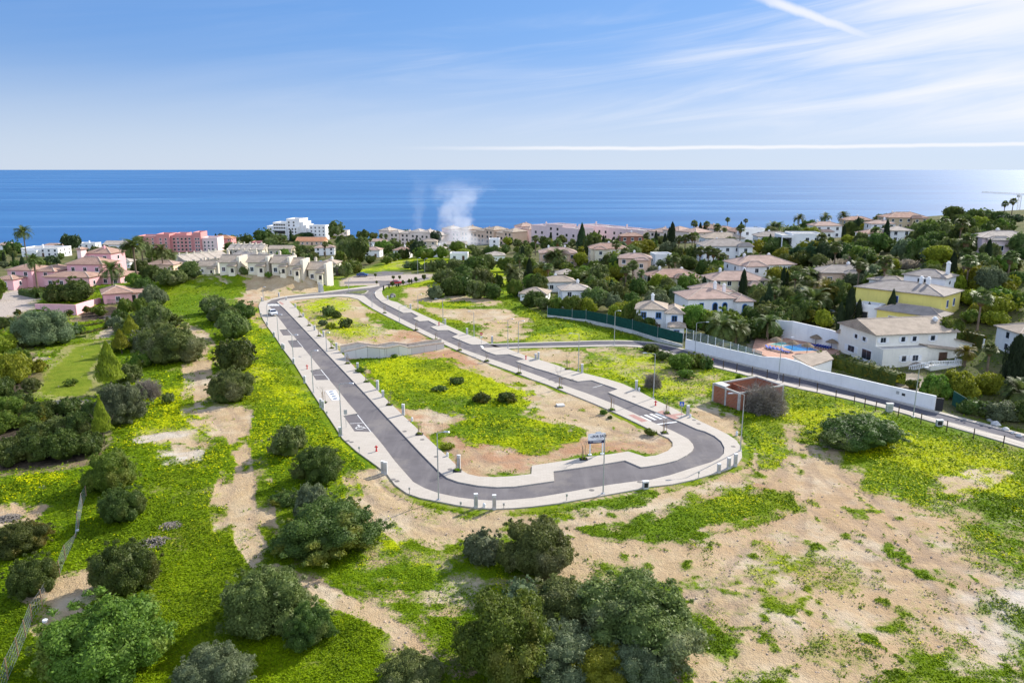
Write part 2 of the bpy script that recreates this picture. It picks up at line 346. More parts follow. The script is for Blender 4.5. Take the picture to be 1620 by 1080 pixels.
# ------------------------------------------------------------------ ground masks (what grows or lies where on the plateau)
def AT(L): return [tuple(at(*p)[:2]) for p in L]
DIRT = [  # polygon, softness in m
 ([(905,835),(1000,806),(1100,795),(1180,765),(1225,715),(1205,680),(1240,672),(1300,690),(1330,745),(1400,770),(1500,800),(1560,850),(1620,880),(1640,1090),(1110,1090),(1115,1010),(1050,940),(965,905),(905,925),(880,945),(900,885),(880,845)], 3.0),
 ([(550,735),(600,752),(630,775),(660,792),(760,810),(850,808),(1000,785),(1090,765),(1178,735),(1182,690),(1150,680),(1100,655),(1130,650),(1200,690),(1215,735),(1190,780),(1090,806),(1010,850),(905,868),(880,862),(800,850),(745,858),(700,885),(650,868),(610,830),(565,800)], 1.1),
 ([(300,505),(332,540),(345,590),(335,640),(412,645),(405,700),(418,760),(422,830),(455,885),(515,910),(570,938),(660,985),(735,1062),(690,1072),(600,1012),(515,972),(460,930),(390,915),(355,865),(345,800),(362,735),(345,692),(294,655),(300,600),(294,560),(284,515)], .7),
 ([(560,925),(700,925),(770,900),(790,930),(720,965),(600,965)], 1.5),
 (PLOT, 0.5),
 ([(330,436),(420,432),(505,447),(512,463),(470,467),(425,475),(408,482),(408,500),(420,520),(395,500),(385,478),(372,462),(345,448)], 1.0),
 ([(640,455),(680,452),(700,470),(740,468),(790,478),(800,495),(835,505),(850,525),(800,540),(770,538),(700,508),(650,485),(640,470)], 1.5),
 ([(800,556),(850,552),(965,549),(975,556),(940,560),(925,575),(905,583),(850,568)], 1.0),
 ([(250,690),(300,684),(325,700),(318,738),(275,738)], 1.2),
 ([(1100,655),(1060,642),(1075,640),(1130,648),(1180,670),(1175,690)], 1.2),
 ([(1480,770),(1560,745),(1590,748),(1520,785),(1480,800)], 1.0),
 ([(60,945),(160,905),(165,930),(120,960),(70,1000)], 1.5),
 ([(0,790),(40,790),(60,805),(30,835),(0,840)], 1.0),
]
GREEN = [  # vegetation again on top of the dirt (polygon, softness, yellow amount)
 ([(572,580),(600,566),(640,562),(700,568),(760,590),(830,612),(850,635),(838,655),(780,662),(730,660),(690,645),(640,640),(610,632),(590,610)], 1.2, .55),
 ([(715,668),(760,656),(850,660),(910,678),(905,700),(850,716),(790,714),(745,702)], 1.0, .7),
 ([(468,484),(500,472),(560,475),(562,490),(540,497),(575,510),(605,520),(590,537),(545,535),(510,525),(488,505)], 1.6, .7),
 ([(580,492),(640,505),(655,522),(620,520),(590,505)], 1.0, .15),
 ([(560,570),(640,566),(560,574)], .5, 0),
 ([(665,478),(730,476),(760,482),(720,492),(680,488)], .8, .6),
 ([(675,500),(730,505),(770,520),(760,527),(720,520),(690,510)], .8, .2),
 ([(700,486),(790,484),(790,488),(710,490)], .5, .1),
 ([(925,560),(990,545),(1040,560),(1100,580),(1160,600),(1110,640),(1040,628),(985,606),(930,585)], 1.5, .5),
 ([(1060,805),(1150,772),(1240,782),(1250,808),(1180,828),(1100,846),(1010,848),(930,838),(1010,826)], 1.3, .3),
 ([(820,812),(900,803),(1000,788),(1030,780),(1010,797),(900,815),(840,820)], .6, .3),
 ([(690,690),(712,680),(705,706),(693,712)], .6, .5),
 ([(1180,660),(1230,690),(1235,720),(1215,740),(1195,715),(1185,690)], .8, .6),
 ([(1150,905),(1230,850),(1290,880),(1330,920),(1230,940),(1190,930)], 3.0, .4),
 ([(1440,795),(1500,795),(1490,815),(1450,812)], 1.5, .2),
 ([(1260,980),(1330,985),(1400,1020),(1360,1035),(1290,1010)], 3.0, .3),
 ([(1480,860),(1540,840),(1600,830),(1640,900),(1580,905)], 2.0, .3),
 ([(350,446),(385,450),(380,470),(352,468),(340,458)], .8, .5),
 ([(330,438),(380,434),(400,440),(370,447)], .6, .2),
 ([(700,930),(790,905),(880,940),(860,990),(730,960)], 1.5, .1),
 ([(560,880),(640,870),(720,880),(740,905),(640,920),(560,915)], 1.5, .3),
]
YEL = [([(420,480),(405,520),(415,560),(440,600),(480,625),(500,660),(540,720),(600,760),(560,760),(500,720),(470,660),(415,620),(395,560),(390,500)], .8),
 ([(560,740),(610,800),(650,850),(610,865),(580,820),(540,770)], .9), ([(295,445),(400,520),(350,500),(300,470)], .5),
 ([(1200,640),(1330,640),(1450,680),(1620,740),(1620,800),(1500,780),(1420,740),(1330,720),(1250,680)], .75),
 ([(240,620),(290,600),(300,650),(330,690),(260,690),(220,670)], .75), ([(560,430),(620,408),(720,410),(700,425),(620,428)], .7),
 ([(760,430),(800,420),(810,450),(780,450)], .7), ([(830,530),(900,515),(960,530),(930,540),(800,542)], .7),
 ([(280,740),(350,780),(350,850),(270,850)], .4), ([(200,700),(300,690),(280,730),(220,740)], .5), ([(0,740),(120,720),(140,760),(60,790),(0,780)], .35)]
LAWN = [([(50,622),(62,592),(95,565),(110,548),(168,540),(168,558),(150,588),(156,612),(140,628),(90,630),(60,627)], .5),
        ([(34,486),(48,481),(58,485),(50,489)], .4)]
PAVE = [([(-40,505),(-40,472),(0,466),(20,459),(45,457),(60,464),(60,474),(50,480),(60,486),(30,497),(0,503)], .6),
        ([(38,641),(70,638),(105,633),(136,636),(136,640),(100,641),(40,647)], .4), ([(172,500),(182,500),(180,520),(165,535),(158,536),(172,518)], .3),
        ([(35,568),(70,567),(70,570),(35,571)], .3),
        ([(1189,556),(1195,535),(1240,530),(1330,538),(1335,556),(1300,580),(1240,574)], .3), ([(1420,600),(1440,592),(1480,612),(1478,640),(1440,620)], .5),
        ([(540,452),(545,441),(562,437),(612,434),(640,434),(690,434),(676,442),(640,450.5),(613,453),(600,451)], .4)]
MULCH = [([(-30,660),(0,652),(60,646),(140,640),(160,655),(165,700),(140,730),(60,745),(-30,755)], 1.5), ([(122,496),(180,482),(205,490),(190,500),(165,505),(120,510)], .6),
         ([(0,500),(60,500),(60,520),(0,520)], 1.0), ([(0,570),(45,560),(60,600),(40,625),(0,640)], 1.5)]
REDD = [([(1140,785),(1200,770),(1230,800),(1180,815)], 1.0), ([(640,520),(720,545),(690,552),(630,545)], 1.5), ([(650,555),(720,552),(770,575),(690,590)], 1.5), ([(560,575),(620,575),(640,610),(600,600)], 2.),
        ([(660,670),(700,660),(740,720),(760,750),(720,735),(690,705)], 2.0), ([(640,660),(1050,700),(900,730),(760,745)], 4.0), ([(380,460),(420,470),(405,500),(388,490)], 1.5)]
ROCK = [([(1540,950),(1620,930),(1640,1000),(1560,1010)], 3.0), ([(225,692),(300,682),(302,687),(225,697)], .4), ([(262,722),(312,716),(306,730),(268,732)], .8)]
_cv = lambda L: [(AT(p), *r) for p, *r in L]
DIRT, GREEN, YEL, LAWN, PAVE, MULCH, REDD, ROCK = map(_cv, (DIRT, GREEN, YEL, LAWN, PAVE, MULCH, REDD, ROCK))
VILL = AT([(806,436),(822,474),(866,503),(927,511),(1000,529),(1080,551),(1143,567),(1265,596),(1400,629),(1478,649),(1560,668),(1640,690),(1740,700),(1740,345),(1500,340),(1250,380),(900,400),(800,412)])
MEAD = [AT(P) for P in ([(545,436),(575,425),(620,408),(700,407),(800,412),(815,440),(700,432),(640,428)], [(140,402),(205,397),(212,414),(190,428),(150,420)], [(280,445),(420,430),(470,440),(420,470),(300,480)], [(900,500),(950,497),(975,512),(930,509)])]
def onroad(x, y):
    d = np.minimum(sdist(POLY_MAIN, x, y, 6), sdist(POLY_ACC, x, y, 6)); p = sdist(wPLOT, x, y, 6)
    return np.maximum(d, -p)          # negative on asphalt and pavements
def masks(x, y):
    nz = fnoise(x, y, 7.0, 1) - .5; nf = fnoise(x, y, 2.2, 4) - .5; nb = fnoise(x, y, 30.0, 6) - .5
    dist = np.hypot(x, y); spk = .62 * sstep(.60, .78, fnoise(x, y, 2.0, 21)) * sstep(.42, .58, fnoise(x, y, 17.0, 23)) + .5 * sstep(.74, .84, fnoise(x, y, 1.3, 27))
    veg = np.clip(0.86 + nz * 0.8 + nb * .5, 0.36, 1)
    for P, s in DIRT:
        d = sdist(P, x, y, 10) + (nz * 3.2 + nf * 2) * s * .7
        veg = veg * (1 - sstep(s, -s, d)) + sstep(s, -s, d) * np.clip(0.13 + nz * .5 + nf * .3 + spk, 0, .8)
    yel = np.clip(0.22 + nb * 1.3 + nz * .7, 0, 1) * sstep(60, 110, dist)
    yel = np.maximum(yel * .8, np.clip(-.05 + nz * .6, 0, 1))
    for P, s, a in GREEN:
        d = sdist(P, x, y, 10) + (nz * 5 + nf * 4) * s * .8; m = sstep(s, -s, d)
        veg = veg * (1 - m) + m * np.clip((.93 if s < 1.4 else .58) + nf * .5 + nz * .3, 0, 1); yel = yel * (1 - m) + m * np.clip(a + nz * 1.3, 0, 1)
    for P, a in YEL:
        m = sstep(3, -3, sdist(P, x, y, 12) + nz * 9); yel = np.maximum(yel, m * np.clip(a + nf * .9 + nz * .6, 0, 1))
    def acc(L, w=1.0):
        o = np.zeros_like(x)
        for P, s in L: o = np.maximum(o, sstep(s, -s, sdist(P, x, y, 10) + nf * 1.2 * s * w))
        return o
    lawn, pave, mulch, red, rock = acc(LAWN, .6), acc(PAVE, .1), acc(MULCH), acc(REDD, 3), acc(ROCK, 2)
    k = (1 - pave) * (1 - mulch * .9) * (1 - lawn)
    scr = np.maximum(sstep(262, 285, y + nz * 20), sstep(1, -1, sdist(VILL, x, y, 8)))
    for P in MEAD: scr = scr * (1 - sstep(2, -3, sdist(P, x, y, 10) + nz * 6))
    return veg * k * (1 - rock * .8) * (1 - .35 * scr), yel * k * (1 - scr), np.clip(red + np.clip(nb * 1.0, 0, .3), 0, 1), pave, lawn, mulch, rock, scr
def zg(x, y, veg, rd):
    x = np.asarray(x, float); y = np.asarray(y, float)
    h = hbase(x, y); n = fnoise(x, y, 1.7, 2) ; n2 = fnoise(x, y, 9.0, 5) - .5
    rough = sstep(0.0, 3.0, rd)
    h = h + rough * (veg * (n * .34 - .04) + n2 * .5 + (1 - veg) * (n - .5) * .12)
    return np.where(rd < 0, hbase(x, y) - .14, h)
# the ground sheet: a fan of rows that gets coarser with distance
NR, NC = 640, 620
rr = 26.0 * (830.0 / 26.0) ** (np.arange(NR) / (NR - 1.0)); aa = np.radians(np.linspace(-63, 63, NC))
GR, GA = np.meshgrid(rr, aa, indexing='ij'); gx = (GR * np.sin(GA)).ravel(); gy = (GR * np.cos(GA)).ravel()
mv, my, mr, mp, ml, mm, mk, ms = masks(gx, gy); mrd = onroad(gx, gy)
gz = zg(gx, gy, mv * (1 - mp), mrd)
gz = np.where(mp > .5, hbase(gx, gy) + .02, gz)
TRK = [AT(L) for L in ([(880,845),(960,838),(1060,818),(1130,800),(1200,760),(1235,715),(1225,675)], [(1290,700),(1310,750),(1360,790),(1420,850),(1500,930),(1580,1010)], [(1250,690),(1260,760),(1240,840),(1180,900),(1130,980),(1140,1080)], [(1620,930),(1480,900),(1380,860),(1290,800)], [(400,905),(372,840),(388,760),(382,700),(340,640),(325,590),(330,550),(305,515)], [(430,910),(520,945),(610,985),(700,1060)], [(700,835),(640,812),(600,785),(570,750)], [(900,845),(820,832),(740,826),(660,812)], [(1080,960),(1200,930),(1330,900),(1450,905),(1560,880)], [(700,660),(735,720),(760,745),(860,730),(980,690),(1030,700)], [(820,640),(900,650),(990,680)], [(700,470),(760,500),(840,520)])]
def tracks(x, y):
    o = np.zeros_like(x)
    for L in TRK:
        d = sdist(L + L[::-1], x, y, 6); d = np.abs(d) + (fnoise(x, y, 6.0, 41) - .5) * .5; o = np.maximum(o, np.exp(-((d - .85) / .22) ** 2))
    return o
mt_ = tracks(gx, gy); gz = gz - .05 * mt_
me = bpy.data.meshes.new('ground')
me.vertices.add(NR * NC); me.vertices.foreach_set('co', np.c_[gx, gy, gz].astype(np.float32).ravel())
ii = np.arange((NR - 1) * (NC - 1)); r0 = ii // (NC - 1); c0 = ii % (NC - 1); b0 = r0 * NC + c0
idx = np.c_[b0, b0 + NC, b0 + NC + 1, b0 + 1].astype(np.int32)[:, ::-1]
idx = np.c_[b0, b0 + 1, b0 + NC + 1, b0 + NC].astype(np.int32)
idx = idx[:, ::-1]
me.loops.add(idx.size); me.loops.foreach_set('vertex_index', idx.ravel())
me.polygons.add(len(idx)); me.polygons.foreach_set('loop_start', np.arange(0, idx.size, 4, dtype=np.int32))
me.update(calc_edges=True)
me.polygons.foreach_set('use_smooth', np.ones(len(idx), bool))
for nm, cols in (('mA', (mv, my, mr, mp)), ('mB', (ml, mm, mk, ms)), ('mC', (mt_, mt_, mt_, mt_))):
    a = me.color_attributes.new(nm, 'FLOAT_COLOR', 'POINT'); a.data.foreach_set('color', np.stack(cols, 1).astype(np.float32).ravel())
m, t, b = newmat('ground')
A = t.attr('mA'); B = t.attr('mB'); o = t.obj()
n1 = t.noise(o, .35, 6, .65); n2 = t.noise(o, 1.6, 5, .65); n3 = t.noise(o, .05, 3, .5); n4 = t.noise(o, 7, 3, .6)
v = t.math('ADD', A[0], t.math('MULTIPLY', t.math('SUBTRACT', t.math('ADD', t.math('MULTIPLY', n1, .5), t.math('MULTIPLY', n2, .5)), .5), 1.9))
veg = t.sstep(v, .22, .74)
yv = t.math('ADD', A[1], t.math('MULTIPLY', t.math('SUBTRACT', n2, .5), 1.6)); yel = t.math('MULTIPLY', t.sstep(yv, .35, .75), .75)
dirt = t.mix(t.sstep(n1, .3, .7), (.385, .278, .155), (.465, .36, .222))
dirt = t.mix(t.math('MULTIPLY', A[2], .85), dirt, (.36, .19, .11))
dirt = t.mix(t.math('MULTIPLY', t.sstep(t.noise(o, 2.6, 6, .75), .48, .72), .8), dirt, (.31, .215, .135))
dirt = t.mix(t.math('MULTIPLY', t.sstep(t.noise(o, .11, 5, .6), .48, .66), .75), dirt, (.50, .425, .31))
# faint tyre tracks over the bare earth
C3 = t.attr('mC'); dirt = t.mix(t.math('MULTIPLY', C3[0], t.sstep(n2, .25, .6, .25, .7)), dirt, (.29, .21, .145))
grass = t.mix(t.sstep(n2, .3, .7), (.058, .122, .003), (.135, .215, .004))
grass = t.mix(t.math('MULTIPLY', t.sstep(n3, .4, .7), .8), grass, (.185, .22, .005))
grass = t.mix(yel, grass, (.36, .42, .002))
c = t.mix(veg, dirt, grass)
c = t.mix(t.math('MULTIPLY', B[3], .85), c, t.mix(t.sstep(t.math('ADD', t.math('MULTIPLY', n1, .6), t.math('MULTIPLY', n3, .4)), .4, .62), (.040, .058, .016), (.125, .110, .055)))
c = t.mix(B[0], c, t.mix(t.sstep(n1, .35, .65), (.120, .172, .010), (.175, .210, .018)))
c = t.mix(B[1], c, t.mix(t.sstep(n2, .4, .6), (.030, .024, .017), (.075, .058, .040)))
c = t.mix(B[2], c, t.mix(n2, (.44, .40, .34), (.55, .50, .43)))
c = t.mix(A[3], c, t.mix(n1, (.36, .30, .25), (.44, .38, .33)))
t.link(c, b.inputs['Base Color']); b.inputs['Roughness'].default_value = 1.0; b.inputs['Specular IOR Level'].default_value = .1
t.link(t.bump(t.math('ADD', n4, t.math('MULTIPLY', n2, 1.5)), .8, .16), b.inputs['Normal'])
me.materials.append(m)
link(tag(bpy.data.objects.new('ground', me), kind='structure'))

# sea: one sheet out to the horizon
m, t, b = newmat('sea_water'); o = t.obj()
s1 = t.noise(t.vmul(o, (.0010, .0085, 1)), 1.0, 5, .6, .8); s2 = t.noise(t.vmul(o, (.0006, .0045, 1)), 1.0, 4, .55, 1.2)
st = t.sstep(t.math('ADD', t.math('MULTIPLY', s1, .45), t.math('MULTIPLY', s2, .65)), .58, .70)
t.link(t.mix(t.math('MULTIPLY', st, .40), t.mix(t.sstep(s2, .35, .6), (.013, .094, .255), (.026, .134, .31)), (.085, .235, .45)), b.inputs['Base Color'])
t.link(t.lin(st, 0, 1, .32, .22), b.inputs['Roughness']); b.inputs['IOR'].default_value = 1.33; b.inputs['Specular IOR Level'].default_value = .38
wn = t.noise(t.vmul(o, (.10, .16, .1)), 1.0, 4, .6)
t.link(t.bump(wn, .35, .8), b.inputs['Normal'])
SEAZ = -46.0
mb = MB(); S = 120000.0
xs = [-S, -3000, 0, 3000, S]; ys = [-3000, 1500, 6000, S]
mb.add([(x, y, SEAZ) for y in ys for x in xs], [(j * 5 + i, j * 5 + i + 1, (j + 1) * 5 + i + 1, (j + 1) * 5 + i) for j in range(3) for i in range(4)], m)
tag(mb.build('sea'), kind='structure')

# ------------------------------------------------------------------ roads and pavements
m, t, b = newmat('asphalt'); o = t.obj(); n1 = t.noise(o, .25, 5, .65); n2 = t.noise(o, 9, 2, .6); n3 = t.noise(t.vmul(o, (.6, .08, 1)), 1, 4, .6)
c = t.mix(t.sstep(n1, .3, .7), (.106, .096, .100), (.142, .130, .134)); c = t.mix(t.math('MULTIPLY', t.sstep(n3, .45, .75), .6), c, (.19, .175, .172)); c = t.mix(t.math('MULTIPLY', t.sstep(t.noise(o, .09, 5, .7), .52, .62), .4), c, (.23, .205, .18))
c = t.mix(t.math('MULTIPLY', t.sstep(n2, .35, .75), .3), c, (.075, .068, .072))
t.link(c, b.inputs['Base Color']); b.inputs['Roughness'].default_value = .9
m, t, b = newmat('dark_asphalt'); o = t.obj(); n1 = t.noise(o, .3, 5, .65)
t.link(t.mix(t.sstep(n1, .3, .7), (.072, .068, .082), (.108, .103, .118)), b.inputs['Base Color']); b.inputs['Roughness'].default_value = .9
m, t, b = newmat('paving'); o = t.obj(); n1 = t.noise(o, .3, 6, .65); n2 = t.noise(o, 4, 3, .6)
br = t.n.new('ShaderNodeTexBrick'); t.link(o, br.inputs[0]); br.inputs['Scale'].default_value = 1.0; br.inputs['Brick Width'].default_value = .8; br.inputs['Row Height'].default_value = .4
br.inputs['Mortar Size'].default_value = .018; br.inputs['Color1'].default_value = (.415, .372, .315, 1); br.inputs['Color2'].default_value = (.455, .41, .35, 1); br.inputs['Mortar'].default_value = (.36, .32, .27, 1)
c = t.mix(t.math('MULTIPLY', t.sstep(n1, .45, .8), .35), br.outputs[0], (.36, .31, .25)); c = t.mix(t.math('MULTIPLY', t.sstep(n2, .55, .8), .2), c, (.34, .30, .25))
t.link(c, b.inputs['Base Color']); b.inputs['Roughness'].default_value = .9
simple('kerb_stone', (.40, .37, .33), .9, .1, 2.0)
simple('road_paint', (.66, .66, .64), .7, .12, 3.0)
simple('tactile_paving', (.36, .20, .17), .9, .15, 3.0)
simple('iron', (.16, .145, .13), .7, .2, 3.0)
KH = .15
mb = MB(); mb.prism(POLY_MAIN, None, 0.0, 'asphalt', holes=[wPLOT]); tag(mb.build('loop_road'), kind='structure')
mb = MB(); mb.prism(POLY_ACC, None, 0.004, 'dark_asphalt'); tag(mb.build('access_road'), kind='structure')
mb = MB(); mb.prism(wOUT + wASPO, -.4, KH, 'paving', 'kerb_stone'); tag(mb.build('outer_pavement'), kind='structure')
mb = MB(); mb.prism(wINN, -.4, KH, 'paving', 'kerb_stone', holes=[wPLOT]); tag(mb.build('inner_pavement'), kind='structure')
mb = MB(); mb.prism(wRA + wAU + wAUW[::-1] + wRO[::-1], -.4, KH, 'paving', 'kerb_stone'); tag(mb.build('far_pavement'), kind='structure')
mb = MB(); mb.prism([flat(803.5, 549.25)] + wALo[1:] + wAPL[::-1] + [flat(804.2, 551.6)], -.4, KH, 'paving', 'kerb_stone'); tag(mb.build('access_road_pavement'), kind='structure')
mb = MB(); tri_ = W_([(545,463.4),(560,461.2),(580,459.2),(583,460.2),(578,464.3),(572,465.6),(558,464.4)])
mb.prism(tri_, -.3, .16, 'kerb_stone'); cx = sum(p[0] for p in tri_) / 7; cy = sum(p[1] for p in tri_) / 7
simple('island_turf', (.10, .115, .035), 1, .4, 1.2)
mb.prism([(cx + (p[0] - cx) * .9, cy + (p[1] - cy) * .9) for p in tri_], .1, .24, 'island_turf'); tag(mb.build('traffic_island'), kind='structure')
mb = MB()
mb.prism(W_([(562,431),(612,428.5),(640,430.6),(702,431.2),(702,434),(640,433.6),(600,436.8),(562,436.4)]), -.2, .04, 'asphalt')
mb.prism(W_([(545,445.6),(600,443.8),(640,444.6),(676,438),(681,440.6),(640,448.8),(613.5,451.4),(601,451.6),(600,447.6),(545,449)]), -.2, .04, 'asphalt'); tag(mb.build('junction_road'), kind='structure')
# markings
def strip(mb, p, q, wd, mat='road_paint', z=.009):
    a, b_ = Vector(flat(*p, 0)), Vector(flat(*q, 0)); d = (b_ - a).normalized(); n = Vector((-d.y, d.x)) * wd / 2
    mb.add([(a - n).to_3d() + Vector((0, 0, z)), (b_ - n).to_3d() + Vector((0, 0, z)), (b_ + n).to_3d() + Vector((0, 0, z)), (a + n).to_3d() + Vector((0, 0, z))], [(0, 1, 2, 3)], mat)
mb = MB()
for a, b_ in (((1012,658),(1029,666)),((1020.5,656),(1037.5,664)),((1029,654.5),(1046.5,662.5)),((1037.5,653.5),(1055,661))): strip(mb, a, b_, .55)
strip(mb, (1040,671), (1070.5,667), .45)
for x in (425, 430, 435, 440): strip(mb, (x, 481), (x + 2.4, 483.6), .8)
strip(mb, (565.5,656), (587,683.2), .13); strip(mb, (553.5,669.8), (575.5,668.6), .13); strip(mb, (507.6,584.5), (521,600.8), .13); strip(mb, (496.5,593.2), (513,592.4), .13)
strip(mb, (938,613), (954,608.6), .13); strip(mb, (761.5,546.6), (764.5,550.6), .5); strip(mb, (470.5,539), (479,549), .1); strip(mb, (455,521.8), (463,530.4), .1)
tag(mb.build('road_markings'), kind='structure')
# wheelchair symbol painted in the bay
mb = MB(); P0 = Vector(flat(569, 675.6, 0)); ux = (Vector(flat(577, 675, 0)) - P0).normalized(); uy = Vector((-ux.y, ux.x))
def loc2(x, y): q = P0 + ux * x + uy * y; return (q.x, q.y, .006)
def seg(x0, y0, x1, y1, wd):
    d = Vector((x1 - x0, y1 - y0)).normalized(); n = Vector((-d.y, d.x)) * wd / 2
    mb.add([loc2(x0 - n.x, y0 - n.y), loc2(x1 - n.x, y1 - n.y), loc2(x1 + n.x, y1 + n.y), loc2(x0 + n.x, y0 + n.y)], [(0, 1, 2, 3)], 'road_paint')
for k in range(14):
    a0, a1 = R(100 + k * 16), R(100 + (k + 1) * 16); seg(.05 + .62 * math.cos(a0), -.25 + .62 * math.sin(a0), .05 + .62 * math.cos(a1), -.25 + .62 * math.sin(a1), .16)
mb.add([loc2(-.15 + .19 * math.cos(k), 1.05 + .19 * math.sin(k)) for k in [i * math.pi / 5 for i in range(10)]], [tuple(range(10))], 'road_paint')
seg(-.12, .8, -.05, -.05, .17); seg(-.05, .02, .5, .02, .16); seg(.5, .1, .78, -.6, .16); seg(.78, -.6, .98, -.52, .15); seg(-.1, .45, .35, .45, .13)
tag(mb.build('wheelchair_marking'), kind='structure')
mb = MB()
for q in ([(1039.6,651.6),(1047.5,649),(1075,660.4),(1067.6,663.2)], [(1063,655.2),(1078,653.2),(1082.5,655.2),(1068.5,657.6)], [(993.5,656.2),(1002.3,655.2),(1024.5,665.6),(1015.2,667.4)], [(443,476.8),(449,480.6),(446.5,482.2),(441,478)]):
    mb.prism([flat(*p, KH) for p in q], None, KH + .005, 'tactile_paving')
tag(mb.build('tactile_paving'), kind='structure')
mb = MB()
for p in ((622,758),(628,760.7),(1098,664),(1105,670),(550,697),(556,699),(1012,762),(661,688),(668,695),(640,682),(1160,706),(890,597),(905,600),(990,622),(1003,627),(690,722),(870,601),(879,605),(712,742),(936,775)):
    q = flat(*p, KH); mb.lathe([(.34, KH - .02), (.34, KH + .006)], 'iron', 10, (q[0], q[1], 0))
tag(mb.build('manhole_covers'), kind='structure')
# ------------------------------------------------------------------ building materials
def wallmat(name, col, var=.08):
    m, t, b = newmat(name); o = t.obj(); n = t.noise(o, .5, 5, .6); n2 = t.noise(t.vmul(o, (2.5, 2.5, .25)), 1.0, 4, .6)
    c = t.mix(t.sstep(n, .3, .7), tuple(x * (1 - var) for x in col), col)
    c = t.mix(t.math('MULTIPLY', t.sstep(n2, .5, .78), .3), c, tuple(x * .66 for x in col)); t.link(c, b.inputs['Base Color'])
    b.inputs['Roughness'].default_value = .9; t.link(t.bump(t.noise(o, 9, 3), .15, .03), b.inputs['Normal'])
def roofmat(name, col):
    m, t, b = newmat(name); o = t.obj(); n = t.noise(o, .6, 6, .65); n2 = t.noise(o, 5, 3, .7)
    c = t.mix(t.sstep(n, .3, .7), tuple(x * .78 for x in col), tuple(min(1, x * 1.1) for x in col))
    c = t.mix(t.math('MULTIPLY', t.sstep(n2, .45, .75), .5), c, tuple(x * .55 for x in col)); t.link(c, b.inputs['Base Color'])
    wv = t.n.new('ShaderNodeTexWave'); wv.inputs['Scale'].default_value = .9; wv.bands_direction = 'DIAGONAL'; t.link(o, wv.inputs[0])
    b.inputs['Roughness'].default_value = .95; t.link(t.bump(t.math('ADD', wv.outputs[1], n2), .5, .12), b.inputs['Normal'])
for nm, c in dict(white=(.84,.83,.81), cream=(.76,.69,.53), beige=(.60,.51,.38), ivory=(.82,.78,.68), pink=(.76,.42,.45), palepink=(.78,.60,.58), peach=(.74,.53,.38), ochre=(.56,.36,.18), rose=(.60,.26,.25), yellow=(.82,.70,.20), paleyellow=(.80,.72,.48), tan=(.55,.43,.27), brickred=(.34,.14,.09), blush=(.78,.64,.55), sandstone=(.62,.565,.47)).items(): wallmat('wall_' + nm, c)
for nm, c in dict(terracotta=(.39,.245,.185), rosy=(.42,.295,.24), sandy=(.40,.325,.25), greyish=(.32,.28,.245), brown=(.27,.19,.145), pale=(.44,.38,.32), orange=(.45,.22,.12), flatgrey=(.42,.40,.37)).items(): roofmat('roof_' + nm, c)
simple('ridge_tile', (.46, .38, .31), .95, .15, 2.0)
simple('trim_white', (.76, .76, .75), .7, .05)
simple('trim_cream', (.62, .56, .46), .8, .06)
m, t, b = newmat('window_glass'); b.inputs['Base Color'].default_value = (.018, .026, .04, 1); b.inputs['Roughness'].default_value = .12; b.inputs['Specular IOR Level'].default_value = .6
simple('frame_blue', (.10, .26, .55), .6, .1); simple('shutter_blue', (.03, .07, .22), .6, .1); simple('door_wood', (.10, .055, .035), .6, .25, 4); simple('dark_recess', (.03, .03, .03), .9)
simple('concrete', (.42, .40, .37), .9, .16, 1.2, bump=.2); simple('light_concrete', (.50, .49, .46), .9, .12, 1.2)
simple('metal_grey', (.42, .44, .46), .45, .08, 2, metal=.55, spec=.5); simple('pillar_grey', (.46, .46, .45), .8, .08, 2); simple('pillar_cap', (.66, .66, .66), .7, .05)
simple('wood_post', (.075, .052, .036), .9, .3, 4); simple('stake_wood', (.30, .20, .12), .9, .2, 4); simple('white_paint', (.72, .72, .72), .5, .04); simple('black_plastic', (.02, .02, .022), .5)
simple('red_paint', (.55, .03, .03), .45, .1); simple('blue_paint', (.02, .09, .42), .4, .08); simple('navy', (.022, .026, .065), .5, .05); simple('green_net', (.004, .055, .042), .85, .2, 1.5); simple('thatch', (.20, .15, .10), 1, .3, 4)
simple('tile_terrace', (.42, .24, .17), .85, .15, 2); simple('lounger_blue', (.015, .06, .36), .7, .1)
m, t, b = newmat('pool_water'); b.inputs['Base Color'].default_value = (.01, .20, .48, 1); b.inputs['Roughness'].default_value = .08
t.link(t.bump(t.noise(t.obj(), 2.0, 3), .15, .1), b.inputs['Normal'])
m, t, b = newmat('shallow_water'); b.inputs['Base Color'].default_value = (.22, .48, .46, 1); b.inputs['Roughness'].default_value = .1

